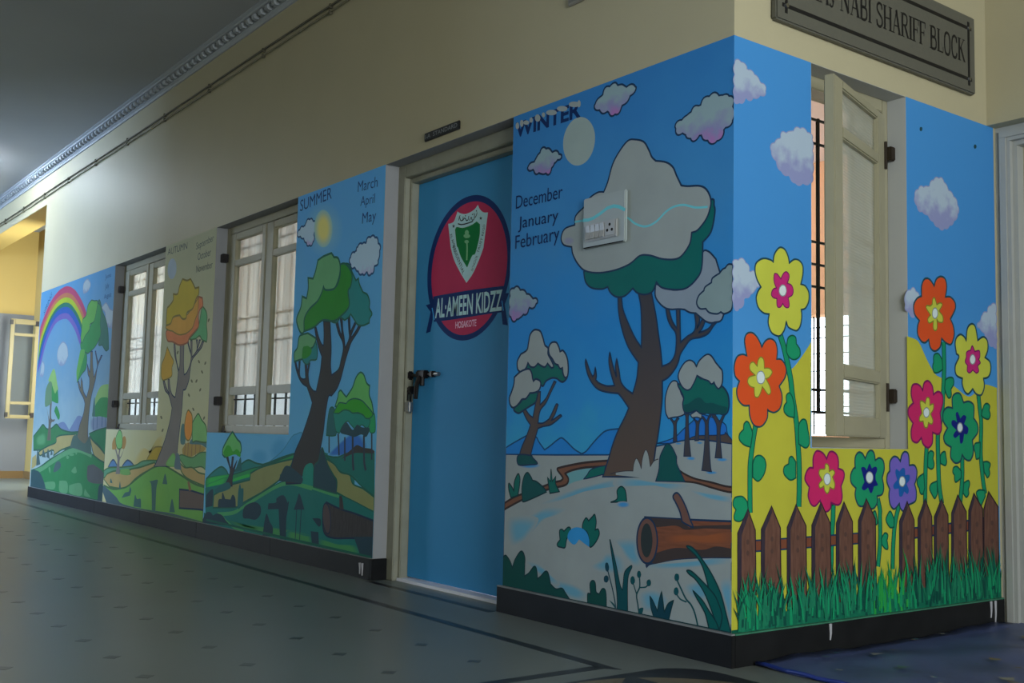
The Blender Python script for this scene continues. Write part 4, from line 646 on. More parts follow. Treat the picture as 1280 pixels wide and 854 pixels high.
('fence', 'picket#8', 'f', 'g_woodk', '2472,798 2466,786 2456,780 2444,780 2434,788 2430,800 2434,812 2444,820 2458,818 2468,812', 0),
('fence', 'picket#8', 'f', 'g_woodk', '2468,678 2464,666 2454,658 2440,658 2430,666 2426,678 2432,690 2442,698 2454,698 2464,690', 0),
('fence', 'picket#9', 'f', 'g_wood', '2586,924! 2678,1064! 2800,928! 2796,282! 2570,298!', (69, 'g_inkb')),
('fence', 'picket#9', 'f', 'g_woodd', '2586,924! 2678,1064! 2686,1018! 2620,910! 2606,294! 2570,298!', 0),
('fence', 'picket#9', 'f', 'g_woodk', '2728,816 2724,804 2712,796 2700,796 2688,804 2684,818 2690,830 2700,836 2714,836 2724,828', 0),
('fence', 'picket#9', 'f', 'g_woodk', '2724,682 2720,670 2708,664 2696,664 2686,672 2682,684 2686,696 2696,704 2710,704 2720,696', 0),
('fence', 'picket#10', 'f', 'g_wood', '2836,938! 2918,1074! 3048,946! 3042,278! 2818,294!', (70, 'g_inkb')),
('fence', 'picket#10', 'f', 'g_woodd', '2836,938! 2918,1074! 2926,1026! 2870,922! 2852,290! 2818,294!', 0),
('fence', 'picket#10', 'f', 'g_woodk', '2978,824 2974,810 2962,804 2948,804 2938,812 2934,824 2938,836 2950,844 2964,844 2974,836', 0),
('fence', 'picket#10', 'f', 'g_woodk', '2974,682 2970,670 2958,662 2944,664 2934,672 2930,684 2934,696 2946,704 2960,704 2970,696', 0),
('fence', 'picket#11', 'f', 'g_wood', '3066,946! 3144,1084! 3288,958! 3280,274! 3048,290!', (72, 'g_inkb')),
('fence', 'picket#11', 'f', 'g_woodk', '3214,828 3208,814 3198,808 3184,808 3172,816 3168,828 3172,842 3184,848 3198,848 3210,840', 0),
('fence', 'picket#11', 'f', 'g_woodk', '3210,680 3204,668 3192,660 3178,660 3168,670 3164,682 3168,694 3180,702 3194,702 3206,694', 0),
('bottom_edge', None, 'l', 'g_inkg', '0,222 696,228 1618,212 3260,212', (128, 0, 'ink')),
],
'summer':[
('sun', 'glow', 's', 's_glow', '-5520,3652 -5556,3518 -5676,3422 -5864,3384 -6082,3410 -6292,3500 -6446,3636 -6512,3792 -6472,3934 -6338,4030 -6138,4064 -5916,4026 -5718,3932 -5578,3798', (0.1, 'ramp')),
('cloud#1', None, 'f', 's_cloud', '-6686,3742 -6646,3794! -6566,3826 -6476,3826! -6444,3880 -6338,3886 -6210,3822 -6146,3778! -6232,3736 -6234,3624 -6310,3572 -6404,3590! -6506,3674 -6620,3718', (99, 's_inkb')),
('sun', None, 's', 's_sun', '-5788,3694 -5802,3604 -5856,3538 -5942,3510 -6044,3522 -6138,3576 -6210,3660 -6240,3760 -6226,3852 -6168,3918 -6080,3946 -5978,3930 -5884,3874 -5816,3790', (0.45, 's_glow')),
('cloud#2', None, 'f', 's_cloud', '-5340,3234 -5366,3304 -5302,3362 -5216,3374! -5210,3416 -5116,3442 -5022,3428! -4998,3472 -4898,3488 -4804,3460 -4756,3402! -4716,3344 -4730,3272 -4750,3184! -4820,3156 -4852,3096 -4924,3084 -4990,3118! -5054,3100 -5150,3128 -5226,3188! -5308,3202', (109, 's_inkb')),
('blue_hills', 'far_hill', 's', 's_hill', '-7196,1142 -7218,1096 -7290,1058 -7398,1034 -7522,1028 -7640,1046 -7724,1080 -7758,1124 -7734,1172 -7658,1212 -7546,1234 -7420,1238 -7306,1220 -7226,1186', (0.4, 'ramp')),
('blue_hills', 'far_hill', 's', 's_hill', '-6720,1212 -6800,1156 -6908,1116 -7024,1104 -7124,1120 -7188,1162 -7202,1222 -7162,1290 -7078,1348 -6968,1386 -6854,1396 -6756,1378 -6696,1336 -6684,1278', (0.4, 'ramp')),
('blue_hills', None, 'f', 's_hill', '-7166,1090! -6840,1222 -6600,1388 -6488,1420 -6332,1426 -6402,1204 -6924,1098', (70, 's_hill2')),
('green_hill#1', None, 'f', 's_teald', '-9150,794! -8922,896 -8662,972 -8484,936 -8360,874 -8146,972! -7936,1054 -7780,1086 -7566,1056 -7360,1046! -7164,1080 -6810,1152 -6480,1204! -6508,1136 -6922,1088 -7408,1020 -7658,946 -8192,870 -9130,634!', (108, 's_inkg')),
('green_hill#2', None, 'f', 's_mid', '-9128,622! -9150,790 -8766,846 -8390,874 -8112,912 -7664,990 -7260,1046 -6502,1196! -6530,1138 -7040,1068 -7556,966 -7710,928 -7726,848 -8290,756! -8626,672', (78, 's_inkg')),
('green_hill#2', 'light_band', 's', 's_bright', '-8298,822 -8054,876 -7682,930 -7726,842 -8276,758', (0.7, 's_mid')),
('green_hill#2', 'light_band', 's', 's_bright', '-9126,796 -8826,844 -8390,884 -8416,850 -8876,762 -9114,716', (0.6, 's_mid')),
('green_hill#2', 'light_band', 's', 's_bright', '-9114,716 -8818,786 -8472,848 -8520,768 -8864,672 -9102,612', (0.6, 's_mid')),
('green_hill#3', None, 'f', 's_ground', '-9172,678! -8322,788! -7394,894 -7210,574 -8396,212 -9096,212!', 0),
('green_hill#4', None, 'f', 's_ground', '-5960,1260! -5688,1220! -5290,1184 -5080,922 -5450,756 -5922,834!', 0),
('path#1', None, 'f', 's_path', '-7710,928! -7408,1010 -6922,1088 -6542,1138! -6614,1048 -6860,938! -6900,876 -7376,708! -7882,562! -8038,498 -8864,432! -8854,598! -8318,756! -7726,848!', (105, 's_inkg')),
('grove#1', 'blue_hill', 's', 's_blueh', '-5706,1200 -5496,1318 -5326,1394 -5176,1450 -5046,1452 -4914,1400 -4832,1286 -5104,1244 -5328,1192 -5486,1198', (0.75, 'ramp')),
('green_slope', None, 'f', 's_grass', '-5746,1200! -5484,1188 -5218,1242 -4920,1254 -4696,1246! -4668,826! -4932,912 -5162,1008 -5394,1040 -5558,1116', (83, 's_inkg')),
('green_slope', 'brown_ridge', 'f', 's_bark', '-5386,1172! -5256,1240 -5146,1288 -5054,1326 -4924,1302 -4744,1292 -4698,1254 -4920,1248 -5104,1240', 0),
('grove#1', 'trunk', 'l', 's_bark2', '-5684,1426 -5668,1230', (138, 0, 'ink')),
('grove#1', 'trunk', 'l', 's_bark2', '-5476,1438 -5438,1208', (162, 0, 'ink')),
('grove#1', 'trunk', 'l', 's_bark2', '-5156,1424 -5132,1162 -5110,1064', (195, 0, 'ink')),
('grove#1', 'trunk', 'l', 's_bark2', '-4918,1426 -4894,1170 -4854,1074', (190, 0, 'ink')),
('grove#1', 'trunk', 'l', 's_bark2', '-4760,1464 -4740,1184', (150, 0, 'ink')),
('grove#1', 'trunk', 'l', 's_bark2', '-5326,1404 -5306,1156', (159, 0, 'ink')),
('grove#1', 'foliage', 'f', 's_dteal', '-5744,1418! -5734,1540 -5696,1692 -5628,1720 -5564,1672 -5508,1486 -5532,1420! -5622,1412', (76, 's_inkg')),
('grove#1', 'foliage', 'f', 's_green3', '-4802,1616 -4724,1650 -4690,1536 -4700,1462 -4792,1460 -4824,1536', (57, 's_inkg')),
('grove#1', 'foliage', 'f', 's_teal2', '-5594,1672 -5368,1700 -5174,1662 -4968,1642 -4810,1588 -4814,1536 -4866,1500 -4978,1534 -5066,1466! -5202,1534 -5282,1570 -5392,1514 -5446,1444! -5526,1466 -5576,1578', (60, 's_inkg')),
('grove#1', 'foliage', 'f', 's_dark2', '-5426,1450 -5374,1524 -5300,1560 -5160,1480 -5070,1534 -4958,1508 -4804,1500 -4868,1412 -4970,1436 -5116,1408 -5250,1424', 0),
('grove#1', 'foliage', 'f', 's_light', '-5568,1728! -5516,1822 -5500,1878 -5452,1898 -5380,1856 -5324,1826! -5284,1854 -5194,1926 -5142,2008 -5090,2056 -5026,2076 -4960,2044 -4900,1964 -4834,1932! -4836,1838 -4776,1758 -4734,1646! -4878,1670 -5066,1716 -5448,1728', (96, 's_inkg')),
('grove#1', 'foliage', 'f', 's_mid2', '-5598,1658! -5528,1728 -5472,1766 -5324,1756! -5260,1790 -5146,1806 -4996,1786 -4882,1732 -4752,1650 -4802,1604 -4892,1602 -4948,1634 -5062,1660! -5174,1656 -5252,1680 -5368,1688 -5482,1652!', (72, 's_inkg')),
('path#2', None, 'f', 's_path', '-5724,1162! -5538,1112 -5394,1034 -5200,1016 -5160,972! -5100,920 -4894,886 -4666,816! -4660,670! -4900,710 -5182,764 -5466,820! -5464,940 -5548,1000 -5678,1098', (84, 's_inkg')),
('grass_mound', None, 'f', 's_ground', '-8736,362! -8194,422 -7956,504 -7622,620 -7132,772 -6850,848 -6552,878 -6260,866 -6042,844 -6314,880 -5988,858 -5414,800 -5086,752 -4660,680! -4668,214! -9148,212! -9176,358! -9130,346', 0),
('grass_mound', 'light_band', 's', 's_lgreen', '-8466,316 -8232,268 -7852,298 -7334,316 -6848,336 -6018,328 -6008,224 -6602,218 -7476,222 -8118,244', (0.55, 's_ground')),
('grass_mound', 'light_band', 's', 's_lgreen', '-6600,324 -6154,312 -6004,306 -6016,212 -6588,212', (0.6, 's_ground')),
('grass_mound', 'light_band', 's', 's_lgreen', '-5836,302 -5412,286 -4998,306 -4900,228 -5330,222 -5808,212', (0.6, 's_ground')),
('grass_mound', 'light_rim', 'l', 's_rim', '-8706,360 -8194,414 -7876,514 -7372,678 -7012,790 -6756,846 -6528,862 -6302,852 -6040,830', (238, 0, 'ink')),
('grass_mound', 'light_rim', 'l', 's_rim', '-6356,860 -5986,834 -5674,804 -5404,782', (181, 0, 'ink')),
('grass_mound', 'light_rim', 'l', 's_rim', '-8558,364 -8406,298 -8116,232 -7842,212', (157, 0, 'ink')),
('grass_mound', 'rim_line', 'l', 's_inkg', '-8034,472 -7878,538 -7374,702 -7014,814 -6782,870 -6552,888 -6306,882', (63, 0, 'ink')),
('grass_mound', 'rim_line', 'l', 's_inkg', '-6654,880 -6314,886 -5988,866 -5414,802 -5086,752 -4674,674', (62, 0, 'ink')),
('big_tree', None, 'f', 's_bark', '-5912,2670! -5888,2524 -5888,2402! -5942,2420 -6024,2512 -6088,2614! -6124,2612! -6078,2506 -6004,2384 -5920,2282! -5940,2138 -5974,2034 -6026,1898! -6102,1910 -6194,1970 -6232,2050 -6240,2120 -6210,2218! -6242,2218! -6262,2130! -6292,2210 -6340,2252! -6318,2142 -6298,2048! -6364,2044 -6434,2066 -6462,2128 -6458,2248! -6490,2248! -6492,2138! -6536,2190 -6572,2262! -6604,2258! -6544,2150 -6466,2058 -6372,1994 -6258,1958! -6160,1842 -6110,1774! -6156,1676 -6262,1510 -6360,1372 -6492,1220 -6578,1050 -6712,894! -6696,846! -6314,874! -6278,964 -5944,1082 -5868,1284 -5820,1446 -5784,1656 -5728,1836 -5658,1844! -5542,1918 -5470,2010 -5412,2128 -5370,2220 -5302,2338 -5250,2410 -5124,2504 -5056,2568! -5106,2572! -5162,2516 -5280,2440! -5246,2502 -5164,2598! -5196,2606! -5286,2514! -5314,2702! -5352,2706! -5320,2534 -5302,2468 -5326,2414 -5390,2348! -5416,2448 -5454,2544 -5480,2678! -5528,2682! -5484,2554 -5478,2484! -5522,2538 -5576,2638! -5624,2640! -5552,2522 -5454,2422 -5428,2336 -5468,2224 -5520,2124 -5676,2068! -5706,2178 -5710,2368 -5760,2660!', (91, 'ink')),
('big_tree', 'foliage', 'f', 's_teal3', '-5570,3260! -5390,3254 -5286,3144 -5202,3054! -5150,3072! -5122,3004 -5040,2914! -4946,2878 -4894,2800 -4896,2736 -4836,2672 -4882,2626 -4888,2582! -5016,2564 -5128,2580 -5210,2642 -5290,2704! -5346,2670 -5422,2648! -5524,2684 -5600,2636 -5726,2680 -5438,2848', (98, 's_inkg')),
('big_tree', 'foliage', 'f', 's_green', '-5570,3260 -5470,3266 -5368,3208 -5292,3116 -5314,3006 -5368,2954 -5336,2792 -5524,2694 -5682,2658 -5934,2686 -6142,2622 -6380,2592! -6404,2730 -6270,2840 -6082,2922 -5982,3002 -5954,3060! -5898,3024 -5712,3010! -5614,3054 -5562,3164', (117, 's_inkg')),
('big_tree', 'foliage', 'f', 's_light2', '-6110,3378! -5994,3404 -5890,3414 -5786,3420! -5720,3366! -5626,3344 -5568,3250 -5580,3146 -5652,3038 -5732,3010 -5898,3022 -5948,3066! -5982,3002 -6080,2912 -6270,2840 -6394,2738 -6392,2594 -6470,2578 -6570,2680 -6590,2764 -6496,2878 -6474,3000! -6358,2968! -6324,3086 -6342,3202! -6212,3180! -6154,3268', (122, 's_inkg')),
('big_tree', 'foliage', 'f', 's_teal3', '-6110,2498! -6046,2386 -6046,2260 -6196,2252 -6258,2210 -6336,2222 -6398,2294 -6208,2376', (94, 's_inkg')),
('big_tree', 'foliage', 'f', 's_light2', '-6610,2254! -6620,2356 -6546,2412 -6510,2532 -6422,2556 -6290,2564! -6132,2510 -6082,2482 -6144,2402 -6230,2386 -6386,2404 -6402,2286 -6486,2268', (110, 's_inkg')),
('big_tree', 'foliage', 'f', 's_green', '-6392,2414! -6276,2418 -6180,2374 -6202,2316 -6330,2276 -6414,2296', 0),
('big_tree', 'bush', 'f', 's_teal2', '-6292,872! -6262,1020 -6180,1090 -6030,1086 -6010,858!', 0),
('big_tree', 'bush', 'f', 's_dark2', '-6008,848! -6006,1068 -5908,1138 -5836,1282 -5746,1190 -5678,1098 -5528,984 -5468,930 -5458,802!', (63, 's_inkg')),
('big_tree', 'bush', 'f', 's_dark2', '-6900,870! -6838,960 -6730,1050 -6566,1040 -6288,944 -6282,876!', 0),
('small_tree', None, 'f', 's_bark', '-8504,1108! -8422,1028 -8354,942 -8386,852 -8542,710! -8260,746! -8260,868 -8202,970 -8144,1070! -8208,1012 -8272,966 -8256,1110! -8308,1108! -8330,976 -8394,1040 -8442,1122!', (81, 'ink')),
('small_tree', 'foliage', 'f', 's_light', '-8624,1134! -8618,1212 -8500,1316 -8408,1384 -8326,1430! -8252,1386 -8162,1334 -8060,1290 -8028,1194 -8110,1136 -8226,1178 -8336,1142 -8424,1162 -8532,1102', (130, 's_inkg')),
('small_tree', 'foliage', 'f', 's_mid2', '-8602,1156! -8492,1250 -8376,1240 -8282,1176 -8174,1212 -8054,1170 -8054,1116 -8222,1144 -8504,1104', 0),
('small_tree', 'bush', 'f', 's_dteal', '-8198,926! -8076,1082 -8024,1106 -7978,944!', 0),
('small_tree', 'bush', 'f', 's_dteal', '-8832,662! -8634,740 -8378,786 -8328,710 -8740,632', 0),
('fallen_log', None, 'f', 's_log', '-5686,702! -5364,652 -5058,628 -4660,584! -4660,392! -5076,374 -5456,340 -5676,358 -5746,450 -5748,600', (96, 'ink')),
('fallen_log', 'cut_end', 'f', 's_log2', '-5572,540 -5564,472 -5576,414 -5604,378 -5644,374 -5688,400 -5726,454 -5752,522 -5758,592 -5748,650 -5718,684 -5678,688 -5634,662 -5596,608', (75, 'ink')),
('fallen_log', 'branch_stub', 'f', 's_log', '-5394,784! -5336,778 -5286,650! -5382,648!', 0),
('fallen_log', 'root', 'f', 's_navy', '-5050,390! -4660,426! -4660,212! -4900,216!', 0),
('plant#1', None, 'f', 's_navy', '-7278,212! -7240,386 -7188,474 -7094,388 -7002,324 -7004,228!', 0),
('plant#2', None, 'f', 's_navy', '-6800,220! -6850,476 -6868,550! -7162,526! -7152,598! -6948,620 -6928,672 -6744,714 -6616,602 -6650,470 -6638,220!', 0),
('plant#3', None, 'f', 's_navy', '-7874,380 -7848,510 -7568,586 -7384,556 -7362,460 -7494,382 -7700,378', 0),
('plant#4', None, 'f', 's_navy', '-6466,568! -6398,674 -6338,756 -6202,590!', 0),
('plant#5', None, 'f', 's_navy', '-5986,228! -6026,366! -5842,372! -5818,224!', 0),
('plant#6', None, 'f', 's_navy', '-6000,508! -5812,516 -5790,452! -5846,432', 0),
('plant#7', None, 'f', 's_navy', '-9200,212! -9200,252 -9098,348 -8948,370 -8852,332! -8706,370 -8528,354 -8406,298 -8230,246!', 0),
('plant#8', None, 'f', 's_navy', '-8700,444! -8684,546 -8584,562! -8564,648 -8468,570! -8296,574! -8234,638 -8146,600 -8114,488!', 0),
('plant#9', None, 'f', 's_dteal', '-8062,476! -8060,692 -8016,792! -7968,730 -7900,722 -7898,518!', 0),
('plant#10', None, 'f', 's_navy', '-9114,588! -8894,670 -8882,454! -9122,416!', 0),
('plant#4', 'stalk', 'l', 's_navy', '-6392,576 -6400,226', (88, 0, 'ink')),
('plant#4', 'stalk', 'l', 's_navy', '-6278,584 -6290,226', (87, 0, 'ink')),
('plant#2', 'stalk', 'l', 's_navy', '-6610,652 -6662,470 -6708,348', (136, 0, 'ink')),
('bottom_edge', None, 'l', 's_inkg', '-9078,260 -4684,220', (136, 0, 'ink')),
('season_lettering', None, 't', 's_navyt', 'SUMMER', (-3.314, 2.009, -2.918, 2.021, 0.0663, '')),
('month_lettering#March', None, 't', 's_navyt', 'March', (-2.621, 2.006, -2.41, 1.998, 0.0561, '')),
('month_lettering#April', None, 't', 's_navyt', 'April', (-2.586, 1.925, -2.433, 1.917, 0.0502, '')),
('month_lettering#May', None, 't', 's_navyt', 'May', (-2.56, 1.826, -2.413, 1.822, 0.0561, '')),
],
'autumn':[
('moon', None, 'f', 'a_moon', '-10716,3796 -10734,3732 -10786,3684 -10862,3664 -10948,3674 -11026,3714 -11078,3774 -11098,3846 -11078,3910 -11024,3958 -10948,3978 -10862,3966 -10786,3926 -10734,3864', 0),
('yellow_hill', None, 's', 'a_yhill', '-12300,844 -11922,1128 -11630,1134 -11442,1044 -11200,1284 -11044,1350 -10826,1336 -11012,964 -11846,852', (0.6, 'ramp')),
('golden_bush', None, 'f', 'a_gold', '-11600,954! -11524,1024 -11290,1152 -11128,1178 -10936,1178! -10984,966', (103, 'a_olive')),
('blue_hill#1', None, 'f', 'a_blue', '-13502,796! -13252,922 -12998,820!', (142, 'a_ink')),
('blue_hill#2', None, 'f', 'a_blue', '-12786,818! -12504,938 -12178,858 -12450,814', (135, 'a_ink')),
('green_hill', None, 'f', 'a_teal', '-13720,726! -13430,784 -12770,818 -12120,870 -11716,952 -10986,974 -10978,920 -12292,796 -13116,734 -13710,606!', (112, 'a_inkg')),
('path#1', None, 'f', 'a_path', '-13548,676! -13084,746 -12372,724 -12352,794 -11846,852 -11230,944! -11190,876 -11686,772 -12084,660 -12402,538 -12742,480 -13372,478! -13706,586!', (134, 'a_inkg')),
('green_hill', 'light_patch', 'f', 'a_green2', '-12828,780! -12416,800 -12384,710 -12814,706', 0),
('grove#1', 'undergrowth', 'f', 'a_gtrunk', '-10108,1166! -9926,1258 -9590,1256 -9262,1212 -9278,1162 -9570,1112 -9800,1054 -10048,1080', 0),
('grove#1', 'trunk', 'l', 'a_brown', '-9998,1256 -9996,1074', (117, 0, 'ink')),
('grove#1', 'trunk', 'l', 'a_brown', '-9876,1260 -9876,1076', (116, 0, 'ink')),
('grove#1', 'trunk', 'l', 'a_brown', '-9732,1262 -9732,1082', (115, 0, 'ink')),
('grove#1', 'trunk', 'l', 'a_brown', '-9592,1264 -9590,1086', (113, 0, 'ink')),
('grove#1', 'trunk', 'l', 'a_brown', '-9428,1268 -9428,1090', (112, 0, 'ink')),
('grove#1', 'foliage', 'f', 'a_dteal', '-10184,1254 -10180,1492 -10058,1502 -9998,1262', 0),
('grove#1', 'foliage', 'f', 'a_dteal', '-9830,1268 -9740,1314 -9594,1290 -9366,1310 -9200,1280 -9200,1206 -9402,1242 -9778,1244', 0),
('grove#1', 'foliage', 'f', 'a_orange2', '-10016,1652! -9952,1712 -9876,1694 -9784,1634 -9748,1460 -9792,1338 -9892,1290 -10010,1344 -10058,1502', (112, 'a_olive')),
('grove#1', 'foliage', 'f', 'a_green3', '-9758,1538! -9662,1608 -9550,1662 -9424,1582 -9254,1498 -9200,1380 -9200,1280 -9594,1290 -9724,1288', (108, 'a_inkg')),
('green_slope', None, 'f', 'a_green4', '-10220,1068! -10098,1088 -9706,1060 -9434,1132 -9200,1146 -9200,1132! -9200,916! -9364,948 -9686,916 -9926,920 -10162,1016', (90, 'a_inkg')),
('path#2', None, 'f', 'a_path', '-10222,996! -9974,916 -9688,926 -9444,868 -9200,854! -9200,698! -9520,730 -9858,774 -10088,852', (109, 'a_inkg')),
('grass_mound', None, 'f', 'a_grass', '-13686,486! -13198,448 -12742,482 -12402,540 -11824,722 -11272,866 -10868,912 -10708,904 -10002,786 -9754,736 -9466,698 -9200,684! -9200,212! -13488,216!', (142, 'a_inkg')),
('grass_mound', 'light_patch', 's', 'a_grass2', '-11936,496 -11378,638 -10668,644 -10616,298 -11038,252 -11600,250', (0.3, 'a_grass')),
('dark_border', None, 'f', 'a_navy', '-13720,372! -13684,476 -13010,338 -12734,254 -12194,230 -11598,232 -11036,242 -10506,252 -10000,244 -9200,228! -13484,212!', 0),
('big_tree', None, 'f', 'a_bark', '-10664,2714! -10610,2528 -10482,2368 -10416,2260! -10434,2112 -10492,1900! -10628,1944 -10722,2046 -10772,2166! -10836,2178! -10802,2048 -10736,1950! -10884,2050 -10980,2150! -11038,2146! -10932,2014 -10760,1936 -10600,1752! -10652,1572 -10800,1324 -10960,1138 -11174,930 -11252,884! -10274,920! -10292,1136 -10248,1438 -10198,1706 -10188,1900 -10178,2002! -10080,2014 -9974,2136 -9944,2276 -9890,2414 -9710,2502 -9554,2572 -9484,2646! -9542,2654! -9626,2576 -9714,2534! -9604,2680! -9652,2682! -9720,2572 -9724,2686! -9764,2690! -9728,2548 -9896,2454! -9924,2698! -9982,2694! -9954,2528! -10042,2634 -10078,2708! -10126,2702! -10008,2562 -9936,2478 -9956,2364 -10064,2252 -10170,2216! -10218,2374 -10240,2654! -10398,2662! -10370,2380 -10394,2286! -10520,2442 -10606,2674!', (97, 'ink')),
('big_tree', 'foliage', 'f', 'a_green5', '-9608,3156! -9458,3074 -9400,2982 -9410,2880 -9364,2740 -9374,2640! -9546,2680 -9648,2740 -9786,2708! -10030,2718 -9822,2802 -9702,2882', (111, 'a_inkg')),
('big_tree', 'foliage', 'f', 'a_red', '-9746,3296! -9612,3266! -9580,3154 -9684,3110 -9732,3026 -9702,2882 -9824,2820 -10032,2740 -10122,2670 -10422,2654 -10716,2718 -10934,2748 -11014,2888 -10772,2920 -9964,2954 -9860,3266', (125, 'a_redd')),
('big_tree', 'foliage', 'f', 'a_orange', '-10734,3102! -10486,3102 -10226,3064 -9968,3168 -9756,3292! -9764,3080 -9846,2982 -9952,2864 -10190,2804! -10470,2808 -10766,2882! -10876,2894 -11022,2932! -11018,2984', (98, 'a_olive')),
('big_tree', 'foliage', 'f', 'a_gold2', '-10430,3616! -10248,3576 -10112,3584! -10018,3522 -9906,3430! -9762,3430! -9762,3328 -9850,3278 -9966,3148 -10182,3106 -10210,3030 -10348,3030 -10480,3092! -10744,3082 -10838,2998 -11028,2980! -11032,3220 -10930,3268 -10782,3338 -10790,3430! -10608,3416 -10546,3520', (139, 'a_olive')),
('big_tree', 'foliage', 'f', 'a_gold3', '-10934,2654! -10768,2526 -10634,2428 -10686,2338 -10670,2228 -10796,2186 -11036,2160! -11132,2224 -11140,2394 -11032,2500', (102, 'a_olive')),
('big_tree', 'bush', 's', 'a_green3', '-10720,962 -10478,1096 -10370,1064 -10324,922 -10660,910', (0.6, 'a_grass')),
('big_tree', 'bush', 'f', 'a_bluek', '-10346,1064! -10302,1110 -10194,1068 -10092,878! -10372,894', 0),
('falling_leaf#0', None, 'f', 'a_leaf', '-10452,2544 -10476,2528 -10506,2524 -10522,2536 -10516,2554 -10490,2570 -10460,2574 -10444,2562', 0),
('falling_leaf#1', None, 'f', 'a_leaf', '-9594,2384 -9584,2364 -9596,2356 -9624,2360 -9652,2378 -9662,2398 -9650,2406 -9622,2400', 0),
('falling_leaf#2', None, 'f', 'a_leaf', '-9358,2344 -9382,2330 -9408,2326 -9422,2336 -9416,2354 -9392,2370 -9366,2372 -9352,2362', 0),
('falling_leaf#3', None, 'f', 'a_leaf', '-9460,2236 -9448,2218 -9460,2208 -9488,2214 -9514,2230 -9526,2248 -9514,2258 -9486,2252', 0),
('falling_leaf#4', None, 'f', 'a_leaf', '-9308,2930 -9332,2914 -9358,2912 -9372,2924 -9366,2942 -9342,2956 -9316,2958 -9302,2946', 0),
('falling_leaf#5', None, 'f', 'a_leaf', '-9832,2122 -9822,2102 -9834,2094 -9862,2098 -9892,2116 -9902,2134 -9890,2144 -9862,2138', 0),
('falling_leaf#6', None, 'f', 'a_leaf', '-9652,2110 -9676,2094 -9704,2090 -9718,2100 -9712,2118 -9688,2134 -9660,2138 -9646,2128', 0),
('falling_leaf#7', None, 'f', 'a_leaf', '-9914,1926 -9904,1908 -9916,1898 -9944,1902 -9974,1920 -9986,1938 -9972,1948 -9944,1944', 0),
('falling_leaf#8', None, 'f', 'a_leaf', '-9496,1984 -9518,1970 -9546,1966 -9560,1976 -9554,1994 -9530,2008 -9504,2012 -9490,2002', 0),
('falling_leaf#9', None, 'f', 'a_leaf', '-9720,1728 -9708,1710 -9720,1700 -9748,1704 -9776,1720 -9788,1740 -9776,1748 -9748,1744', 0),
('falling_leaf#10', None, 'f', 'a_leaf', '-9306,1600 -9330,1584 -9356,1580 -9370,1588 -9364,1606 -9342,1622 -9316,1626 -9300,1618', 0),
('falling_leaf#11', None, 'f', 'a_leaf', '-11000,1616 -10988,1596 -11002,1586 -11034,1590 -11066,1608 -11080,1628 -11066,1638 -11032,1634', 0),
('falling_leaf#12', None, 'f', 'a_leaf', '-10916,1420 -10944,1402 -10974,1398 -10990,1408 -10984,1426 -10956,1444 -10926,1450 -10910,1440', 0),
('small_tree', None, 'f', 'a_bark', '-13182,1098! -13080,1000 -13020,900 -13076,696! -12846,704! -12908,904 -12802,1006 -12710,1120! -12864,986 -12926,1004 -12880,1116! -12960,1114! -12998,1002 -13110,1100!', 0),
('small_tree', 'foliage', 'f', 'a_brown2', '-13334,1094! -13338,1208 -13200,1288 -13112,1116 -13264,1086', 0),
('small_tree', 'foliage', 'f', 'a_brown2', '-12840,1122! -12818,1278 -12696,1310 -12624,1230 -12694,1114', 0),
('small_tree', 'foliage', 'f', 'a_green3', '-13176,1252 -13066,1376 -12972,1408 -12864,1348 -12816,1228 -12856,1122 -13052,1114', (93, 'a_inkg')),
('fallen_log', None, 'f', 'a_log', '-10128,604! -9692,612! -9200,584! -9200,376! -9380,376 -10104,344!', (125, 'ink')),
('fallen_log', 'branch_stub', 'f', 'a_brown', '-9838,724! -9756,732! -9664,616! -9762,604!', 0),
('plant#1', None, 'f', 'a_plant', '-12314,540! -12236,480 -12284,394! -12698,332! -12540,424 -12356,454', 0),
('plant#2', None, 'f', 'a_plant', '-12088,238! -12044,418 -11938,362 -11768,372 -11730,242!', 0),
('plant#3', None, 'f', 'a_plant', '-11234,228! -11314,594 -11422,654! -11242,676 -11162,690! -11038,686 -11086,560 -11078,240!', 0),
('plant#4', None, 'f', 'a_plant', '-10842,644! -10744,798 -10630,650!', 0),
('plant#5', None, 'f', 'a_plant', '-10494,262! -10406,458 -10266,274!', 0),
('plant#6', None, 'f', 'a_plant', '-13350,544! -13314,616 -13214,540!', 0),
('plant#7', None, 'f', 'a_plant', '-12868,466! -12826,588 -12756,472!', 0),
('season_lettering', None, 't', 'a_text', 'AUTUMN', (-5.565, 2.025, -5.156, 2.022, 0.0495, '')),
('month_lettering#September', None, 't', 'a_text', 'September', (-4.973, 1.993, -4.647, 2.014, 0.0484, '')),
('month_lettering#October', None, 't', 'a_text', 'October', (-4.932, 1.911, -4.686, 1.918, 0.0504, '')),
('month_lettering#November', None, 't', 'a_text', 'November', (-4.95, 1.825, -4.646, 1.826, 0.0505, '')),
],
'spring':[
('rainbow', 'red_band', 'f', 'p_red', '-18660,2852! -18660,3238 -18654,3464 -18346,3704 -17956,3932 -17474,4084 -17040,4140 -16660,4128 -16220,4024 -15828,3846 -15548,3682 -15316,3498 -15192,3352! -15274,3270! -15392,3400 -15624,3582 -15908,3746 -16290,3914 -16698,4004 -17066,4012 -17478,3956 -17914,3810 -18268,3602 -18558,3374 -18660,3140 -18660,2788!', 0),
('rainbow', 'orange_band', 'f', 'p_orange', '-18660,2788! -18660,3140 -18558,3374 -18268,3602 -17914,3810 -17478,3956 -17066,4012 -16698,4004 -16290,3914 -15908,3746 -15624,3582 -15392,3400 -15274,3270! -15334,3212! -15446,3330 -15680,3514 -15962,3676 -16340,3838 -16720,3916 -17084,3924 -17480,3868 -17888,3724 -18216,3534 -18494,3310 -18650,3072 -18660,2742!', 0),
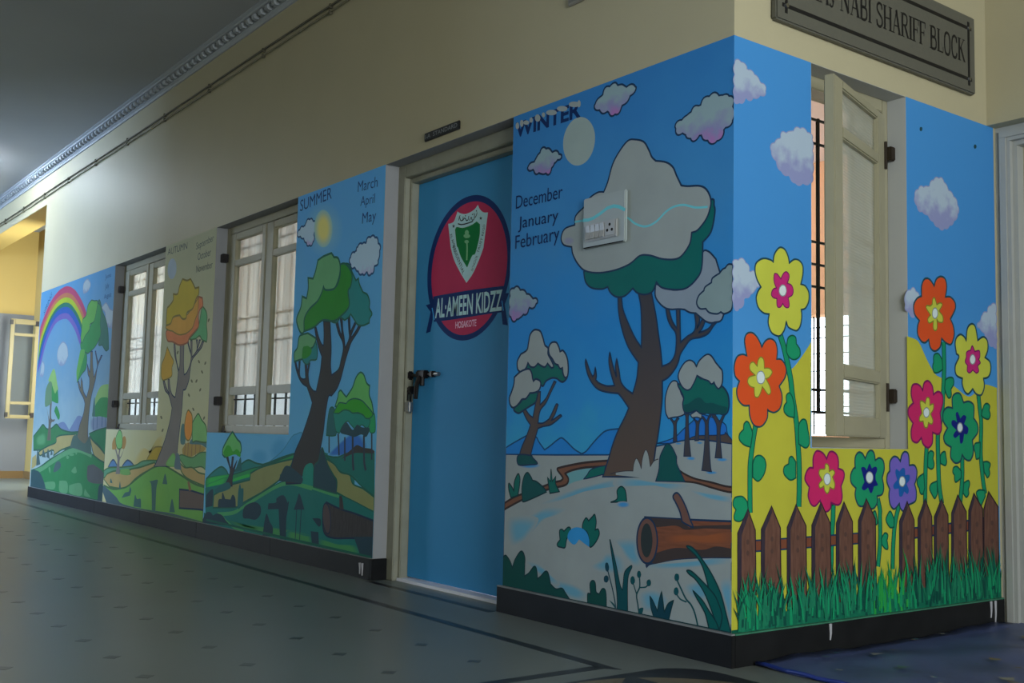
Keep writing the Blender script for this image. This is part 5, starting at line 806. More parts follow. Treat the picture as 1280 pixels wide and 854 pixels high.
('rainbow', 'yellow_band', 'f', 'p_yellow', '-18660,2742! -18650,3072 -18494,3310 -18216,3534 -17888,3724 -17480,3868 -17084,3924 -16720,3916 -16340,3838 -15962,3676 -15680,3514 -15446,3330 -15334,3212! -15398,3148! -15506,3250 -15742,3434 -16026,3596 -16394,3750 -16752,3820 -17106,3822 -17484,3764 -17854,3628 -18148,3452 -18414,3240 -18580,2994 -18660,2692!', 0),
('rainbow', 'green_band', 'f', 'p_green', '-18660,2692! -18580,2994 -18414,3240 -18148,3452 -17854,3628 -17484,3764 -17106,3822 -16752,3820 -16394,3750 -16026,3596 -15742,3434 -15506,3250 -15398,3148! -15454,3094! -15556,3186 -15792,3368 -16078,3530 -16440,3678 -16778,3738 -17126,3740 -17486,3682 -17830,3550 -18102,3388 -18352,3182 -18534,2932 -18660,2650!', 0),
('rainbow', 'blue_band', 'f', 'p_blue', '-18660,2650! -18534,2932 -18352,3182 -18102,3388 -17830,3550 -17486,3682 -17126,3740 -16778,3738 -16440,3678 -16078,3530 -15792,3368 -15556,3186 -15454,3094! -15536,3016! -15630,3090 -15866,3272 -16154,3432 -16506,3574 -16810,3620 -17148,3618 -17492,3560 -17790,3436 -18026,3294 -18266,3098 -18456,2840 -18660,2590!', 0),
('rainbow', 'violet_band', 'f', 'p_violet', '-18660,2590! -18456,2840 -18266,3098 -18026,3294 -17790,3436 -17492,3560 -17148,3618 -16810,3620 -16506,3574 -16154,3432 -15866,3272 -15630,3090 -15536,3016! -15612,2940! -15700,3000 -15938,3182 -16226,3342 -16570,3474 -16844,3508 -17172,3502 -17494,3444 -17754,3328 -17958,3204 -18180,3020 -18386,2754 -18638,2534!', 0),
('cloud#1', None, 'f', 'p_cloud', '-15634,3982 -15606,4076 -15398,4130 -15192,4048 -15176,3978 -15306,3908 -15566,3892', (114, 'p_lilac')),
('cloud#2', None, 'f', 'p_cloud', '-14422,3514! -14150,3588 -13912,3464 -13720,3422! -13720,3124! -14078,3206 -14162,3420', (103, 'p_lilac')),
('cloud#3', None, 'f', 'p_cloud', '-17178,2810 -17104,2968 -16824,3062 -16510,2966 -16388,2774! -16644,2620 -17002,2642', (122, 'p_lilac')),
('cloud#4', None, 'f', 'p_cloud', '-18438,2470! -18322,2742 -18118,2642 -18190,2448', (132, 'p_lilac')),
('mountain#1', None, 'f', 'p_mount', '-16048,1356! -15688,1552 -15462,1646 -15162,1592 -15252,1338!', 0),
('mountain#2', None, 'f', 'p_mount', '-16818,1492! -16398,1528 -15948,1358! -16624,1350!', 0),
('grove#1', 'violet_shade', 's', 'p_violets', '-14652,1606 -13720,1632 -13720,1406 -14560,1372', (0.7, 'ramp')),
('grove#1', 'trunk', 'l', 'p_blued', '-14474,1398 -14500,1658', (195, 0, 'ink')),
('grove#1', 'trunk', 'l', 'p_blued', '-14258,1426 -14276,1658', (192, 0, 'ink')),
('grove#1', 'trunk', 'l', 'p_blued', '-13980,1454 -13994,1656', (189, 0, 'ink')),
('grove#1', 'trunk', 'l', 'p_blued', '-13786,1442 -13800,1656', (186, 0, 'ink')),
('grove#1', 'foliage', 'f', 'p_lime', '-14470,1944! -14260,2110 -14052,2168 -13734,2174! -13720,1908! -14154,1798 -14426,1826', 0),
('grove#1', 'foliage', 'f', 'p_green2', '-14508,1788! -14182,1940 -13840,1954 -13720,1932! -13720,1606! -14122,1632 -14386,1626 -14594,1658', 0),
('grove#1', 'foliage', 'f', 'p_dteal', '-14588,1632! -14562,1840 -14496,1958 -14408,1626!', 0),
('green_hill#1', None, 'f', 'p_hill', '-18652,1232! -18228,1380 -17950,1472 -17638,1392 -17296,1402 -16926,1484 -16580,1394 -15944,1344 -15352,1356! -15288,1056! -18580,950!', (152, 'p_inkg')),
('green_hill#1', 'light_patch', 's', 'p_lgreen', '-18428,1212 -17910,1308 -17662,1252 -17676,1076 -18326,1048', (0.5, 'p_hill')),
('green_hill#2', None, 'f', 'p_hill2', '-14710,1330! -14208,1400 -13720,1444! -13720,1008! -14070,1134 -14486,1230', (101, 'p_inkg')),
('path#1', None, 'f', 'p_path', '-16896,1234! -16502,1282 -15488,1314! -15704,1170 -15836,1084! -16490,1000 -17006,882! -17086,986 -18036,852! -18116,932 -17496,1050 -16900,1134', (149, 'p_inkg')),
('path#2', None, 'f', 'p_path', '-14656,1286! -14436,1204 -14064,1110 -13720,996! -13720,798! -13976,878 -14344,968 -14566,1176', (126, 'p_inkg')),
('path#1', 'corner', 'f', 'p_path', '-18660,794! -18344,874! -18290,666 -18660,568!', 0),
('grass_mound', None, 'f', 'p_grass', '-18660,538! -18038,622 -17212,810 -16426,954 -15880,1056 -15290,1062 -14480,978 -14022,896 -13720,860! -13720,212! -18642,212!', (140, 'p_inkg')),
('grass_mound', 'light_rim', 'l', 'p_lgreen', '-18376,520 -17740,618 -17196,740 -16416,904 -15866,988 -15332,1036 -14900,1012 -14478,964', (486, 0, 'ink')),
('grass_mound', 'light_patch', 'f', 'p_lgreen', '-17672,338! -16836,392 -16804,260 -17444,240', 0),
('grass_mound', 'light_patch', 'f', 'p_lgreen', '-16466,430! -15946,434 -15902,232 -16422,238', 0),
('grass_mound', 'light_patch', 'f', 'p_lgreen', '-15782,380! -15064,450 -14952,246 -15700,236', 0),
('grass_mound', 'light_patch', 'f', 'p_lgreen', '-14768,372! -14618,316 -14424,250 -14790,254', 0),
('grass_mound', 'flower_fleck', 'f', 'p_lgreen', '-17308,620 -17262,664 -17168,624 -17176,538', 0),
('grass_mound', 'flower_fleck', 'f', 'p_lgreen', '-15690,640 -15462,730 -15344,640 -15484,608', 0),
('grass_mound', 'flower_fleck', 'f', 'p_lgreen', '-16098,886 -16002,916 -15892,878 -16012,848', 0),
('grass_mound', 'flower_fleck', 'f', 'p_lgreen', '-15880,940 -15608,954 -15626,920 -15850,914', 0),
('grass_mound', 'flower_fleck', 'f', 'p_lgreen', '-15488,970 -15422,1000 -15388,960 -15458,944', 0),
('dark_border#1', None, 'f', 'p_navy', '-18660,426! -18568,542 -18016,534 -17622,374 -17402,212! -18660,212!', 0),
('dark_border#2', None, 'f', 'p_navy', '-13980,238! -13958,452 -13720,488 -13720,212! -14096,212!', 0),
('big_tree', None, 'f', 'p_bark', '-14912,2786! -14888,2544 -14882,2404! -15022,2522 -15078,2566! -14996,2388 -14884,2304 -14876,2144 -15002,1968! -15216,2086 -15310,2256! -15422,2334! -15412,2144! -15544,2270! -15616,2258! -15462,2104 -15192,1964 -15076,1862! -15132,1682 -15330,1480 -15516,1208 -15886,1080! -14642,1106! -14784,1352 -14772,1746 -14688,2008 -14512,2268 -14424,2500 -14186,2678! -14260,2682! -14394,2570! -14500,2660 -14590,2776! -14634,2772! -14484,2580 -14464,2476 -14612,2316! -14724,2538 -14786,2780!', (108, 'ink')),
('big_tree', 'bush', 'f', 'p_bushd', '-15882,1064! -15726,1264 -15484,1294 -15324,1230 -14930,1156 -14634,1292 -14502,970! -15382,1040', 0),
('big_tree', 'foliage', 'f', 'p_teal', '-14650,3650! -14518,3664 -14296,3434 -14094,3288 -13924,3070 -13834,2776! -13992,2750 -14230,2862! -14456,2888 -14366,3112', (104, 'p_inkg')),
('big_tree', 'foliage', 'f', 'p_green2', '-14788,3662! -14502,3584 -14408,3444 -14414,3246 -14352,3046 -14630,2864 -15070,2754! -15524,2864 -15514,3050 -14944,3284', (108, 'p_inkg')),
('big_tree', 'foliage', 'f', 'p_lgreen2', '-15594,3082! -15558,3258 -15536,3396 -15334,3462 -15250,3634 -15030,3716! -14840,3686 -14650,3656 -14704,3468 -14812,3314 -15036,3278 -15064,3184 -15326,3078 -15496,2966', (111, 'p_inkg')),
('big_tree', 'foliage', 'f', 'p_green2', '-15318,2806! -15136,2736 -15136,2500 -15378,2400 -15664,2252! -15548,2516', (111, 'p_inkg')),
('big_tree', 'foliage', 'f', 'p_lgreen2', '-15568,2846! -15324,2840 -15282,2750 -15474,2512 -15664,2252! -15740,2440 -15670,2630', 0),
('small_tree', None, 'f', 'p_bark2', '-17494,1944! -17368,1942! -17344,1606 -17058,1578 -17132,1534 -17328,1490 -17270,1170! -17554,1166! -17524,1518 -17724,1798! -17476,1562!', 0),
('small_tree', 'foliage', 'f', 'p_lime', '-17752,2350! -17454,2548 -17280,2526 -17054,2272 -16956,2140 -17168,2048 -17430,2208', 0),
('small_tree', 'foliage', 'f', 'p_grey', '-17908,1904! -17886,2174 -17630,2324 -17412,2252 -17354,1934 -17800,1822', 0),
('small_tree', 'foliage', 'f', 'p_green2', '-17378,1936! -17438,2238 -17174,2078 -16998,2148 -16892,1930 -16964,1886', 0),
('small_tree', 'foliage', 'f', 'p_green2', '-17150,1736! -17008,1836 -16722,1664 -16810,1570', 0),
('fallen_log', None, 'f', 'p_log', '-14688,770! -14400,806 -14220,788 -13772,702 -13720,562 -13818,502 -14612,514', 0),
('plant#1', None, 'f', 'p_navy2', '-17882,834! -17800,984 -17558,830!', 0),
('plant#2', None, 'f', 'p_navy2', '-17534,844! -17430,1008 -17268,808!', 0),
('plant#3', None, 'f', 'p_navy2', '-17230,882! -17176,1014 -17066,900!', 0),
('plant#4', None, 'f', 'p_navy2', '-18284,642! -18250,988 -17964,684!', 0),
('plant#5', None, 'f', 'p_navy2', '-16934,576 -16810,752 -16548,788 -16424,708 -16616,618', 0),
('season_lettering', None, 't', 'p_text', 'SPRING', (-9.202, 1.847, -8.929, 2.03, 0.0495, '')),
('month_lettering#June', None, 't', 'p_text', 'June', (-7.138, 2.008, -6.97, 2.012, 0.0396, '')),
('month_lettering#July', None, 't', 'p_text', 'July', (-7.121, 1.92, -7.014, 1.924, 0.0418, '')),
('month_lettering#August', None, 't', 'p_text', 'August', (-7.137, 1.834, -6.93, 1.838, 0.0398, '')),
],
'logo':[
('emblem', None, 'f', 'l_navy', '-2886,2910 -2930,2770 -3002,2640 -3102,2528 -3226,2440 -3366,2378 -3518,2348 -3674,2352 -3828,2390 -3970,2464 -4092,2568 -4188,2700 -4250,2850 -4274,3012 -4260,3176 -4208,3332 -4120,3472 -4004,3586 -3864,3670 -3712,3720 -3552,3734 -3398,3714 -3252,3660 -3124,3576 -3020,3470 -2940,3342 -2890,3204 -2872,3058', 0),
('emblem', 'red_disc', 'f', 'l_red', '-2946,2918 -2986,2788 -3054,2670 -3146,2566 -3256,2484 -3384,2428 -3522,2402 -3662,2404 -3800,2440 -3928,2508 -4036,2604 -4122,2724 -4176,2860 -4198,3008 -4184,3158 -4138,3300 -4058,3428 -3954,3532 -3828,3610 -3692,3658 -3548,3672 -3408,3654 -3278,3606 -3162,3530 -3066,3432 -2996,3316 -2950,3188 -2934,3054', 0),
('emblem', 'shield', 'f', 'l_white', '-3922,3516! -3872,3514 -3822,3526 -3790,3570 -3764,3614! -3714,3590 -3636,3570 -3554,3572 -3472,3592 -3420,3626! -3386,3578 -3324,3538 -3252,3526! -3312,3198! -3380,3090 -3476,2972 -3576,2896! -3674,2994 -3798,3140 -3864,3270!', 0),
('emblem', 'green_field', 'f', 'l_green', '-3798,3438! -3770,3462 -3686,3442 -3602,3438 -3506,3448 -3434,3468! -3378,3432! -3380,3320 -3440,3166 -3494,3146 -3572,3042! -3682,3158 -3736,3252 -3762,3284', 0),
('emblem', 'torch', 'l', 'l_gold', '-3588,3302 -3580,3214 -3582,3114', (115, 0, 'ink')),
('emblem', 'torch', 'f', 'l_gold', '-3536,3342 -3540,3334 -3556,3328 -3578,3328 -3602,3330 -3624,3338 -3640,3348 -3646,3356 -3642,3366 -3626,3370 -3604,3372 -3580,3368 -3558,3360 -3542,3352', 0),
('emblem', 'torch', 'f', 'l_gold', '-3560,3376 -3562,3366 -3570,3358 -3584,3354 -3598,3356 -3612,3362 -3622,3374 -3626,3386 -3622,3398 -3614,3406 -3600,3408 -3586,3406 -3572,3400 -3562,3388', 0),
('emblem', 'torch', 'f', 'l_gold', '-3556,3290 -3560,3282 -3570,3278 -3584,3276 -3600,3278 -3614,3284 -3624,3292 -3628,3300 -3626,3306 -3616,3310 -3602,3312 -3586,3310 -3570,3304 -3560,3298', 0),
('emblem', 'star', 'f', 'l_black', '-3826,3500! -3818,3484! -3798,3480! -3814,3474! -3808,3458! -3824,3470! -3840,3464! -3836,3478! -3852,3488! -3832,3486!', 0),
('emblem', 'star', 'f', 'l_black', '-3368,3508! -3362,3494! -3342,3490! -3356,3484! -3352,3470! -3368,3480! -3382,3474! -3378,3488! -3394,3498! -3374,3496!', 0),
('emblem', 'script', 'l', 'l_black', '-3750,3492 -3686,3474 -3590,3472 -3494,3478', (58, 0, 'ink')),
('emblem', 'script', 'l', 'l_black', '-3738,3522 -3726,3552 -3702,3516 -3668,3518 -3662,3550', (53, 0, 'ink')),
('emblem', 'script', 'l', 'l_black', '-3668,3510 -3634,3530 -3604,3502 -3578,3506 -3566,3540', (53, 0, 'ink')),
('emblem', 'script', 'l', 'l_black', '-3556,3494 -3524,3520 -3508,3492 -3476,3498 -3470,3552', (47, 0, 'ink')),
('emblem', 'script', 'l', 'l_black', '-3462,3504 -3436,3532 -3430,3554', (47, 0, 'ink')),
('emblem', 'script', 'l', 'l_black', '-3732,3560 -3712,3566', (48, 0, 'ink')),
('emblem', 'script', 'l', 'l_black', '-3512,3542 -3490,3548', (47, 0, 'ink')),
('emblem', 'script', 'l', 'l_black', '-3634,3550 -3614,3550', (48, 0, 'ink')),
('emblem', 'script', 'l', 'l_black', '-3446,3576 -3432,3562', (47, 0, 'ink')),
('emblem_text', None, 't', 'l_black', 'AL AMEEN', (-1.942, 1.701, -1.897, 1.608, 0.018, 'down')),
('emblem_text', None, 't', 'l_black', 'RESIDENTIAL', (-1.917, 1.634, -1.82, 1.49, 0.019, 'down')),
('emblem_text', None, 't', 'l_black', 'SCHOOL', (-1.738, 1.496, -1.698, 1.567, 0.017, '')),
('emblem_text', None, 't', 'l_black', 'TRUST', (-1.693, 1.579, -1.662, 1.645, 0.017, '')),
('emblem_text', None, 't', 'l_black', 'REGD', (-1.658, 1.656, -1.646, 1.708, 0.016, '')),
('banner', None, 'f', 'l_navy', '-4152,2818! -3960,2820 -3478,2820 -2978,2808! -2994,2568! -3284,2568 -3750,2560 -4128,2562!', 0),
('banner', 'ribbon_tail', 'f', 'l_navy', '-4148,2752! -4286,2742! -4192,2666! -4266,2456! -4184,2468! -4150,2584!', 0),
('banner', 'ribbon_tail', 'f', 'l_navy', '-3002,2740! -2894,2734! -2954,2638! -2900,2442! -2978,2456! -3004,2582!', 0),
('banner', 'ribbon_fold', 'l', 'l_sky', '-4166,2704 -4118,2582', (76, 0, 'ink')),
('banner', 'ribbon_fold', 'l', 'l_sky', '-2998,2674 -2972,2580', (60, 0, 'ink')),
('banner_lettering', None, 't', 'l_white', 'AL·AMEEN KIDZZ', (-2.053, 1.301, -1.498, 1.295, 0.0931, 'bold')),
('place_lettering', None, 't', 'l_pink', 'HOSAKOTE', (-1.871, 1.236, -1.696, 1.236, 0.031, 'bold')),
('old_mark', None, 'l', 'l_old', '-4412,2706 -4392,2602 -4400,2488', (110, 0, 'ink')),
],
}
PAL={'ink': (18, 38, 62), 'w_skytop': (38, 94, 146), 'w_skyhi': (46, 104, 152), 'w_skymid': (24, 102, 160), 'w_skylow2': (30, 110, 162), 'w_skylow': (40, 122, 156), 'w_sky3': (18, 104, 170), 'w_teal': (38, 132, 160), 'w_moon': (122, 132, 130), 'w_cloud': (112, 128, 134), 'w_pink': (134, 92, 140), 'w_lilac': (108, 106, 140), 'w_mount': (20, 98, 160), 'w_mount2': (22, 88, 160), 'w_line': (10, 50, 84), 'w_snow': (120, 124, 124), 'w_snow2': (108, 116, 128), 'w_snow3': (106, 120, 122), 'w_trunk': (66, 54, 50), 'w_trunk2': (50, 46, 50), 'w_bark': (66, 54, 48), 'w_path3': (78, 58, 48), 'w_path': (94, 60, 44), 'w_path2': (40, 30, 28), 'w_ice': (76, 126, 132), 'w_blue': (58, 122, 148), 'w_blue2': (34, 110, 160), 'w_teal2': (2, 78, 70), 'w_teal3': (4, 60, 60), 'w_teal4': (2, 62, 60), 'w_crown': (0, 76, 72), 'w_wave': (84, 150, 160), 'w_dark': (4, 54, 50), 'w_inkg': (6, 40, 44), 'w_navy': (6, 46, 58), 'w_navyg': (4, 56, 62), 'w_navyt': (8, 30, 70), 'w_grass': (2, 68, 66), 'w_log': (98, 56, 38), 'w_logd': (50, 40, 38), 'w_logl': (120, 64, 34), 'w_log2': (88, 60, 52), 'w_hollow': (34, 40, 40), 'g_skytop': (66, 134, 196), 'g_skymid': (62, 128, 188), 'g_skylow': (74, 140, 196), 'g_yellow': (172, 168, 56), 'g_cloud': (160, 174, 190), 'g_lilac': (132, 136, 176), 'g_ink': (30, 64, 74), 'g_inkg': (12, 76, 60), 'g_inkb': (40, 28, 36), 'g_fyel': (178, 180, 66), 'g_mag': (176, 38, 108), 'g_mag2': (110, 24, 80), 'g_orange': (198, 74, 34), 'g_pink': (184, 36, 92), 'g_green': (26, 134, 92), 'g_navy': (16, 28, 108), 'g_purple': (104, 88, 170), 'g_blue': (24, 82, 150), 'g_white': (196, 206, 206), 'g_grey': (120, 130, 130), 'g_olive': (120, 112, 40), 'g_stem': (22, 128, 90), 'g_leaf': (24, 132, 92), 'g_rail': (112, 64, 46), 'g_wood': (96, 66, 56), 'g_woodd': (52, 44, 54), 'g_woodk': (80, 58, 52), 'g_grass1': (28, 112, 82), 'g_grass2': (22, 134, 90), 'g_grass3': (14, 70, 60), 'g_grass4': (20, 98, 74), 'g_grass5': (38, 146, 66), 's_skytop': (68, 116, 156), 's_skymid': (66, 116, 146), 's_skylow': (78, 122, 142), 's_pale': (84, 128, 160), 's_teal': (62, 120, 136), 's_glow': (104, 130, 134), 's_glow2': (126, 128, 100), 's_sun': (168, 146, 74), 's_cloud': (128, 138, 150), 's_inkb': (24, 50, 84), 's_inkg': (14, 62, 50), 's_hill': (52, 106, 136), 's_hill2': (44, 92, 118), 's_teald': (22, 84, 78), 's_mid': (26, 96, 54), 's_bright': (38, 128, 52), 's_path': (100, 96, 58), 's_blueh': (22, 64, 128), 's_grass': (10, 74, 66), 's_bark': (40, 36, 35), 's_bark2': (34, 38, 46), 's_dteal': (22, 66, 66), 's_green3': (26, 108, 62), 's_teal2': (18, 92, 78), 's_dark2': (24, 46, 52), 's_light': (72, 124, 64), 's_mid2': (34, 106, 26), 's_ground': (14, 76, 70), 's_lgreen': (54, 100, 52), 's_rim': (54, 108, 66), 's_teal3': (20, 90, 88), 's_green': (24, 92, 24), 's_light2': (74, 114, 76), 's_log': (44, 38, 38), 's_log2': (58, 46, 46), 's_navy': (22, 40, 48), 's_navyt': (16, 42, 84), 'a_skytop': (112, 114, 96), 'a_skymid': (126, 126, 102), 'a_skylow': (130, 126, 92), 'a_pale': (132, 140, 134), 'a_moon': (108, 120, 134), 'a_yhill': (130, 118, 72), 'a_gold': (116, 98, 28), 'a_olive': (82, 74, 34), 'a_blue': (56, 84, 112), 'a_ink': (44, 54, 66), 'a_inkg': (44, 70, 42), 'a_teal': (58, 96, 72), 'a_path': (118, 102, 64), 'a_green2': (72, 108, 56), 'a_gtrunk': (112, 94, 48), 'a_brown': (88, 66, 46), 'a_dteal': (52, 78, 78), 'a_orange2': (150, 98, 38), 'a_green3': (82, 122, 72), 'a_green4': (64, 104, 66), 'a_grass': (72, 112, 52), 'a_grass2': (78, 116, 50), 'a_navy': (46, 62, 66), 'a_bark': (80, 76, 74), 'a_green5': (62, 112, 76), 'a_red': (142, 84, 52), 'a_redd': (96, 58, 40), 'a_orange': (140, 104, 42), 'a_gold2': (128, 114, 34), 'a_gold3': (134, 106, 36), 'a_bluek': (62, 76, 84), 'a_leaf': (72, 72, 56), 'a_brown2': (112, 86, 46), 'a_log': (66, 56, 52), 'a_plant': (40, 68, 64), 'a_text': (50, 56, 62), 'p_skytop': (84, 138, 188), 'p_skymid': (118, 148, 178), 'p_skylow': (164, 176, 186), 'p_pale': (158, 178, 198), 'p_red': (176, 62, 104), 'p_orange': (186, 108, 82), 'p_yellow': (166, 178, 48), 'p_green': (36, 108, 94), 'p_blue': (42, 84, 168), 'p_violet': (112, 92, 170), 'p_cloud': (168, 172, 186), 'p_lilac': (136, 140, 170), 's_lilac': (128, 116, 142), 'p_mount': (114, 124, 164), 'p_violets': (120, 126, 160), 'p_blued': (84, 96, 128), 'p_lime': (140, 170, 104), 'p_green2': (54, 130, 74), 'p_dteal': (70, 104, 104), 'p_hill': (62, 118, 78), 'p_lgreen': (98, 148, 108), 'p_hill2': (46, 116, 78), 'p_inkg': (50, 90, 74), 'p_path': (172, 150, 104), 'p_grass': (50, 122, 76), 'p_navy': (52, 78, 86), 'p_navy2': (72, 92, 96), 'p_bark': (110, 98, 82), 'p_bark2': (106, 94, 88), 'p_bushd': (76, 96, 92), 'p_teal': (56, 104, 92), 'p_lgreen2': (98, 156, 76), 'p_grey': (104, 130, 104), 'p_log': (90, 88, 92), 'p_text': (24, 66, 120), 'l_navy': (10, 28, 66), 'l_red': (140, 28, 54), 'l_white': (136, 140, 140), 'l_green': (0, 74, 32), 'l_gold': (92, 120, 84), 'l_black': (22, 22, 26), 'l_sky': (44, 104, 148), 'l_pink': (178, 120, 136), 'l_old': (40, 92, 130)}
EV={'w': (0.36, 0.34, 0.345), 's': (0.255, 0.21, 0.195), 'a': (0.215, 0.215, 0.22), 'p': (0.85, 0.78, 0.95), 'g': (0.62, 0.6, 0.6), 'l': (0.29, 0.2, 0.185)}
def colour(k):
    e=EV.get(k.split('_')[0] if '_' in k else 'w',.4); return rgb(PAL[k],e)
CLOUDS={'w_cloud':('w_lilac','w_pink'),'g_cloud':('g_lilac','g_lilac'),'s_cloud':('s_cloud','s_lilac'),'p_cloud':('p_cloud','p_lilac')}
def paint(k):
    if k in ('w_bark',): return ramp_mat('paint_'+k,[(.4,colour('w_path3')),(.75,colour('w_bark')),(1.1,colour('w_trunk2'))],var=.03)
    if k in CLOUDS: return cloud_mat('paint_'+k,*[colour(c) for c in (k,)+CLOUDS[k]])
    if k in ('w_log','g_wood','s_log','g_woodd'): return mat('paint_'+k,colour(k),.6,.1,var=.35,scale=12,stretch=(1,1,9) if k=='w_log' else (7,7,1.2))
    return mat('paint_'+k,colour(k),.6,.1,var=.07,scale=7)
def parse(s,off=(0,0)):
    out=[]
    for t in s.split():
        c=t.endswith('!'); a,bb=t.rstrip('!').split(','); out.append((int(a)/2000,int(bb)/2000,c))
    return out
def smooth_closed(P,n=5):
    """Catmull-Rom through the points, corners kept at flagged points"""
    N=len(P); out=[]
    if all(p[2] for p in P): return [p[:2] for p in P]
    for i in range(N):
        p0,p1,p2,p3=P[i-1],P[i],P[(i+1)%N],P[(i+2)%N]
        a=p1 if p1[2] else p0; d=p2 if p2[2] else p3
        if p1[2] and p2[2]: out.append(p1[:2]); continue
        out+=cr(a,p1,p2,d,n)
    return out
def cr(a,p,q,d,n):
    o=[]
    for k in range(n):
        t=k/n; w0=-t+2*t*t-t**3; w1=2-5*t*t+3*t**3; w2=t+4*t*t-3*t**3; w3=-t*t+t**3
        o.append(((a[0]*w0+p[0]*w1+q[0]*w2+d[0]*w3)/2,(a[1]*w0+p[1]*w1+q[1]*w2+d[1]*w3)/2))
    return o
def smooth_open(P,n=6):
    o=[]
    for i in range(len(P)-1):
        p1,p2=P[i],P[i+1]; a=P[i-1] if i>0 and not p1[2] else p1; d=P[i+2] if i+2<len(P) and not p2[2] else p2
        if p1[2] and p2[2]: o.append(p1[:2])
        else: o+=cr(a,p1,p2,d,n)
    o.append(P[-1][:2]); return o
def clean(L,closed=True):
    o=[]
    for p in L:
        if not o or abs(p[0]-o[-1][0])+abs(p[1]-o[-1][1])>2e-4: o.append(p)
    if closed and len(o)>2 and abs(o[0][0]-o[-1][0])+abs(o[0][1]-o[-1][1])<2e-4: o.pop()
    return o
def ribbon(L,w,closed):
    n=len(L); V=[];F=[]
    for i,p in enumerate(L):
        a=L[i-1] if (closed or i>0) else p; c=L[(i+1)%n] if (closed or i<n-1) else p
        d1=Vector((p[0]-a[0],p[1]-a[1])); d2=Vector((c[0]-p[0],c[1]-p[1]))
        if d1.length<1e-9: d1=d2.copy()
        if d2.length<1e-9: d2=d1.copy()
        d1.normalize(); d2.normalize(); t=d1+d2
        if t.length<.25: t=d1.copy()
        t.normalize(); nn=Vector((-t.y,t.x)); k=min(1.6,1/max(.3,abs(nn.dot(Vector((-d1.y,d1.x)))))); h=w/2*k
        V+=[(p[0]+nn.x*h,p[1]+nn.y*h),(p[0]-nn.x*h,p[1]-nn.y*h)]
    m=n if closed else n-1
    for i in range(m):
        j=(i+1)%n; F.append((2*i,2*i+1,2*j+1,2*j))
    return V,F
def scallop(L,step):
    """puffy outline: a row of small outward bumps along a closed line"""
    A=sum(L[i-1][0]*L[i][1]-L[i][0]*L[i-1][1] for i in range(len(L))); s=1 if A>0 else -1
    P=[];D=[0]
    for i in range(len(L)): D.append(D[-1]+math.dist(L[i],L[(i+1)%len(L)]))
    nb=max(7,round(D[-1]/step)); M_=nb*6; j=0; o=[]
    for k in range(M_):
        q=D[-1]*k/M_
        while D[j+1]<q: j+=1
        a,b_=L[j],L[(j+1)%len(L)]; f_=(q-D[j])/max(1e-9,D[j+1]-D[j]); ln=max(1e-9,math.dist(a,b_)); nx,ny=(b_[1]-a[1])/ln*s,-(b_[0]-a[0])/ln*s
        w_=(abs(math.sin(PI*nb*k/M_))-.5)*step*.16; o.append((a[0]+(b_[0]-a[0])*f_+nx*w_,a[1]+(b_[1]-a[1])*f_+ny*w_))
    return o
LET={}
def letters(txt,bold,off=0):
    """flat lettering as triangles in text units, baseline at 0, with its width and capital height"""
    k=(txt,bold,off)
    if k in LET: return LET[k]
    def mesh(t):
        c=bpy.data.curves.new('lettering','FONT'); c.body=t; c.resolution_u=3
        c.offset=.022 if bold else off
        o=bpy.data.objects.new('lettering',c); COL.objects.link(o); dg=bpy.context.evaluated_depsgraph_get()
        me=bpy.data.meshes.new_from_object(o.evaluated_get(dg)); bpy.data.objects.remove(o); bpy.data.curves.remove(c)
        V=[v.co[:2] for v in me.vertices]; F=[list(p.vertices) for p in me.polygons]; bpy.data.meshes.remove(me); return V,F
    V,F=mesh(txt); cap=max(v[1] for v in mesh('H')[0]); x0=min(v[0] for v in V); x1=max(v[0] for v in V)
    LET[k]=([(v[0]-x0,v[1]) for v in V],F,x1-x0,cap); return LET[k]
STEP=.00008
